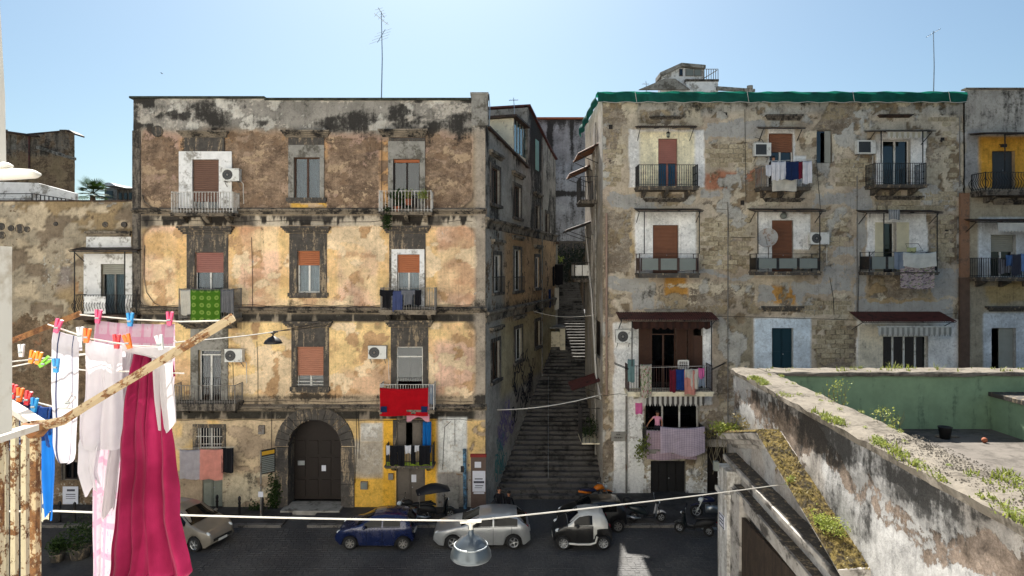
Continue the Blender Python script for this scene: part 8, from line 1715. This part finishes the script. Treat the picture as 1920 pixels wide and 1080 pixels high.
fore('shirt', 'cream shirt with a blue print hung behind the rusty bars', 'shirt', ((52, 792), (106, 800), 975), 3.3, fabric('cream_print_shirt', '#d2cbae', 'floral', '#3f5d8a', 3, trans=.3), piece([(0, 0, .9), (1, .1, .8)]), 1.2, .015, 10)
fore('sheet', 'bright blue cloth hanging beside the rusty corner bar', 'sheet', ((84, 775), (108, 776), 968), 3.2, fabric('bright_blue_cloth', '#1d68b8', trans=.35), piece([(0, 0, 1), (.5, -.1, .98), (1, .1, .85)]), 1.2, .012, 11)
patb = fabric('navy_patterned_cloth', '#232b4d', 'hstripe', '#7f88a6', 16, trans=.1)
fore('cloth', 'navy cloth with pale zigzag pattern bunched behind the white rail', 'cloth', ((12, 737), (66, 755), 830), 3.05, patb, None, 3, .025, 12, back=.7); fore('cloth', 'denim blue cloth bunched behind the white rail corner', 'cloth', ((58, 754), (100, 762), 830), 3.02, fabric('denim_cloth', '#1f3f7d', trans=.1), None, 2.5, .025, 13, back=.7)
# ropes
ropes = [([PT(0, 692, 3.4), PT(75, 677, 3.3), PT(330, 640, 3.12)], 'white rope carrying the spare orange and green pegs'), ([PT(100, 688, 3.05), PT(160, 694, 2.98), PT(345, 700, 2.9)], 'thin grey rope crossing the white towel and shirt'), ([PT(90, 608, 3.02), PT(165, 634, 2.97), PT(250, 648, 2.88), PT(345, 652, 2.83)], 'rope holding the white shirt and magenta trousers'), ([PT(150, 590, 3.13), PT(250, 599, 3.12), PT(340, 603, 3.1), PT(425, 601, 2.76)], 'rope holding the pink plaid sheet'), ([PT(-20, 728, 3.08), PT(60, 752, 3.03), PT(105, 764, 3.0), PT(150, 768, 2.9)], 'rope holding the blue cloths by the rail')]
for p, lb in ropes: wire('clothesline', lb, 'clothesline', p, .0035, wirew, 'near clotheslines', n=6)
# pegs
pk = {k: simple('peg_plastic_'+k, c, .35, .04, 8, bump=0, spec=.5) for k, c in dict(red='#c8323a', pink='#cf4a74', blue='#1f86c4', orange='#dd6a1c', green='#74b82a', white='#c9c9c9', amber='#e38a1a').items()}
def peg(px, py, Y, col, label, tilt=0., L=.066, open_=.34):
    c = PT(px, py, Y); T = thing('clothes_peg', label, 'clothes peg', c, 'plastic clothes pegs')
    for s_ in (-1, 1):
        m = M(); a = tilt+s_*open_/2; d = Vector((math.sin(a), -.1*s_, math.cos(a))); w_ = Vector((math.cos(a), 0, -math.sin(a)))*s_*.006
        m.bar(c-Vector((math.sin(tilt), 0, math.cos(tilt)))*L*.45+w_*.6, c+d*L*.55+w_*1.2, .011, .012, (0, 1, 0)); m.obj('jaw', pk[col], T)
    M().tube([c+Vector((-.009, -.008, -.006)), c+Vector((.009, -.008, -.006))], .005, 6).obj('spring', alu, T)
for a in ((108, 612, 2.98, 'pink', 'pink peg at the top left corner of the striped towel', .3), (184, 594, 3.1, 'pink', 'pink peg at the left corner of the pink plaid sheet', .1), (318, 598, 3.09, 'pink', 'pink peg at the right corner of the pink plaid sheet', .05), (244, 600, 3.1, 'blue', 'tall blue peg in the middle of the pink plaid sheet', 0), (151, 627, 2.96, 'white', 'white peg at the right corner of the striped towel', -.05), (163, 630, 2.94, 'orange', 'orange peg at the left corner of the white shirt', .1), (219, 641, 2.93, 'red', 'orange-red peg at the right corner of the white shirt', 0), (240, 641, 2.83, 'orange', 'orange peg at the left of the grey jersey', -.3), (300, 643, 2.8, 'white', 'white peg on the grey jersey near the rusty arm', -.2), (40, 658, 3.3, 'white', 'white peg alone at the left of the spare peg rope', .0), (60, 670, 3.3, 'amber', 'left one of the two amber pegs on the spare peg rope', .25), (72, 672, 3.29, 'amber', 'right one of the two amber pegs on the spare peg rope', .2), (83, 680, 3.28, 'green', 'green tilted peg on the spare peg rope', .9), (105, 686, 2.95, 'blue', 'blue peg on the edge of the striped towel', 0), (129, 752, 2.93, 'white', 'white tilted peg low on the striped towel', .6), (18, 733, 3.02, 'red', 'leftmost red peg on the navy patterned cloth', .1), (25, 735, 3.02, 'red', 'second red peg on the navy patterned cloth', .1), (37, 741, 3.0, 'orange', 'orange peg between the red pegs on the navy patterned cloth', .1), (52, 747, 3.0, 'red', 'red peg nearest the denim blue cloth', .2), (64, 760, 2.98, 'blue', 'blue peg holding the denim blue cloth', .1)):
    peg(a[0], a[1], a[2], a[3], a[4], a[5])
# sewn-on pieces move with their garment: make them its parts
def adopt(child, par):
    child.location = Vector(child.location)-Vector(par.location); child.parent = par
    for k in ('label', 'category', 'group'):
        if k in child: del child[k]
_o = list(C.objects)
_bl = [o for o in _o if o.name.startswith('blanket')][0]
for o in _o:
    if o.name.startswith('corner_patch'): adopt(o, _bl)
_sh = [o for o in _o if o.get('label', '').startswith('white shirt pegged upside down')][0]
for o in _o:
    if o.name.startswith('shirt_sleeve'): adopt(o, _sh); o.name = 'sleeve'
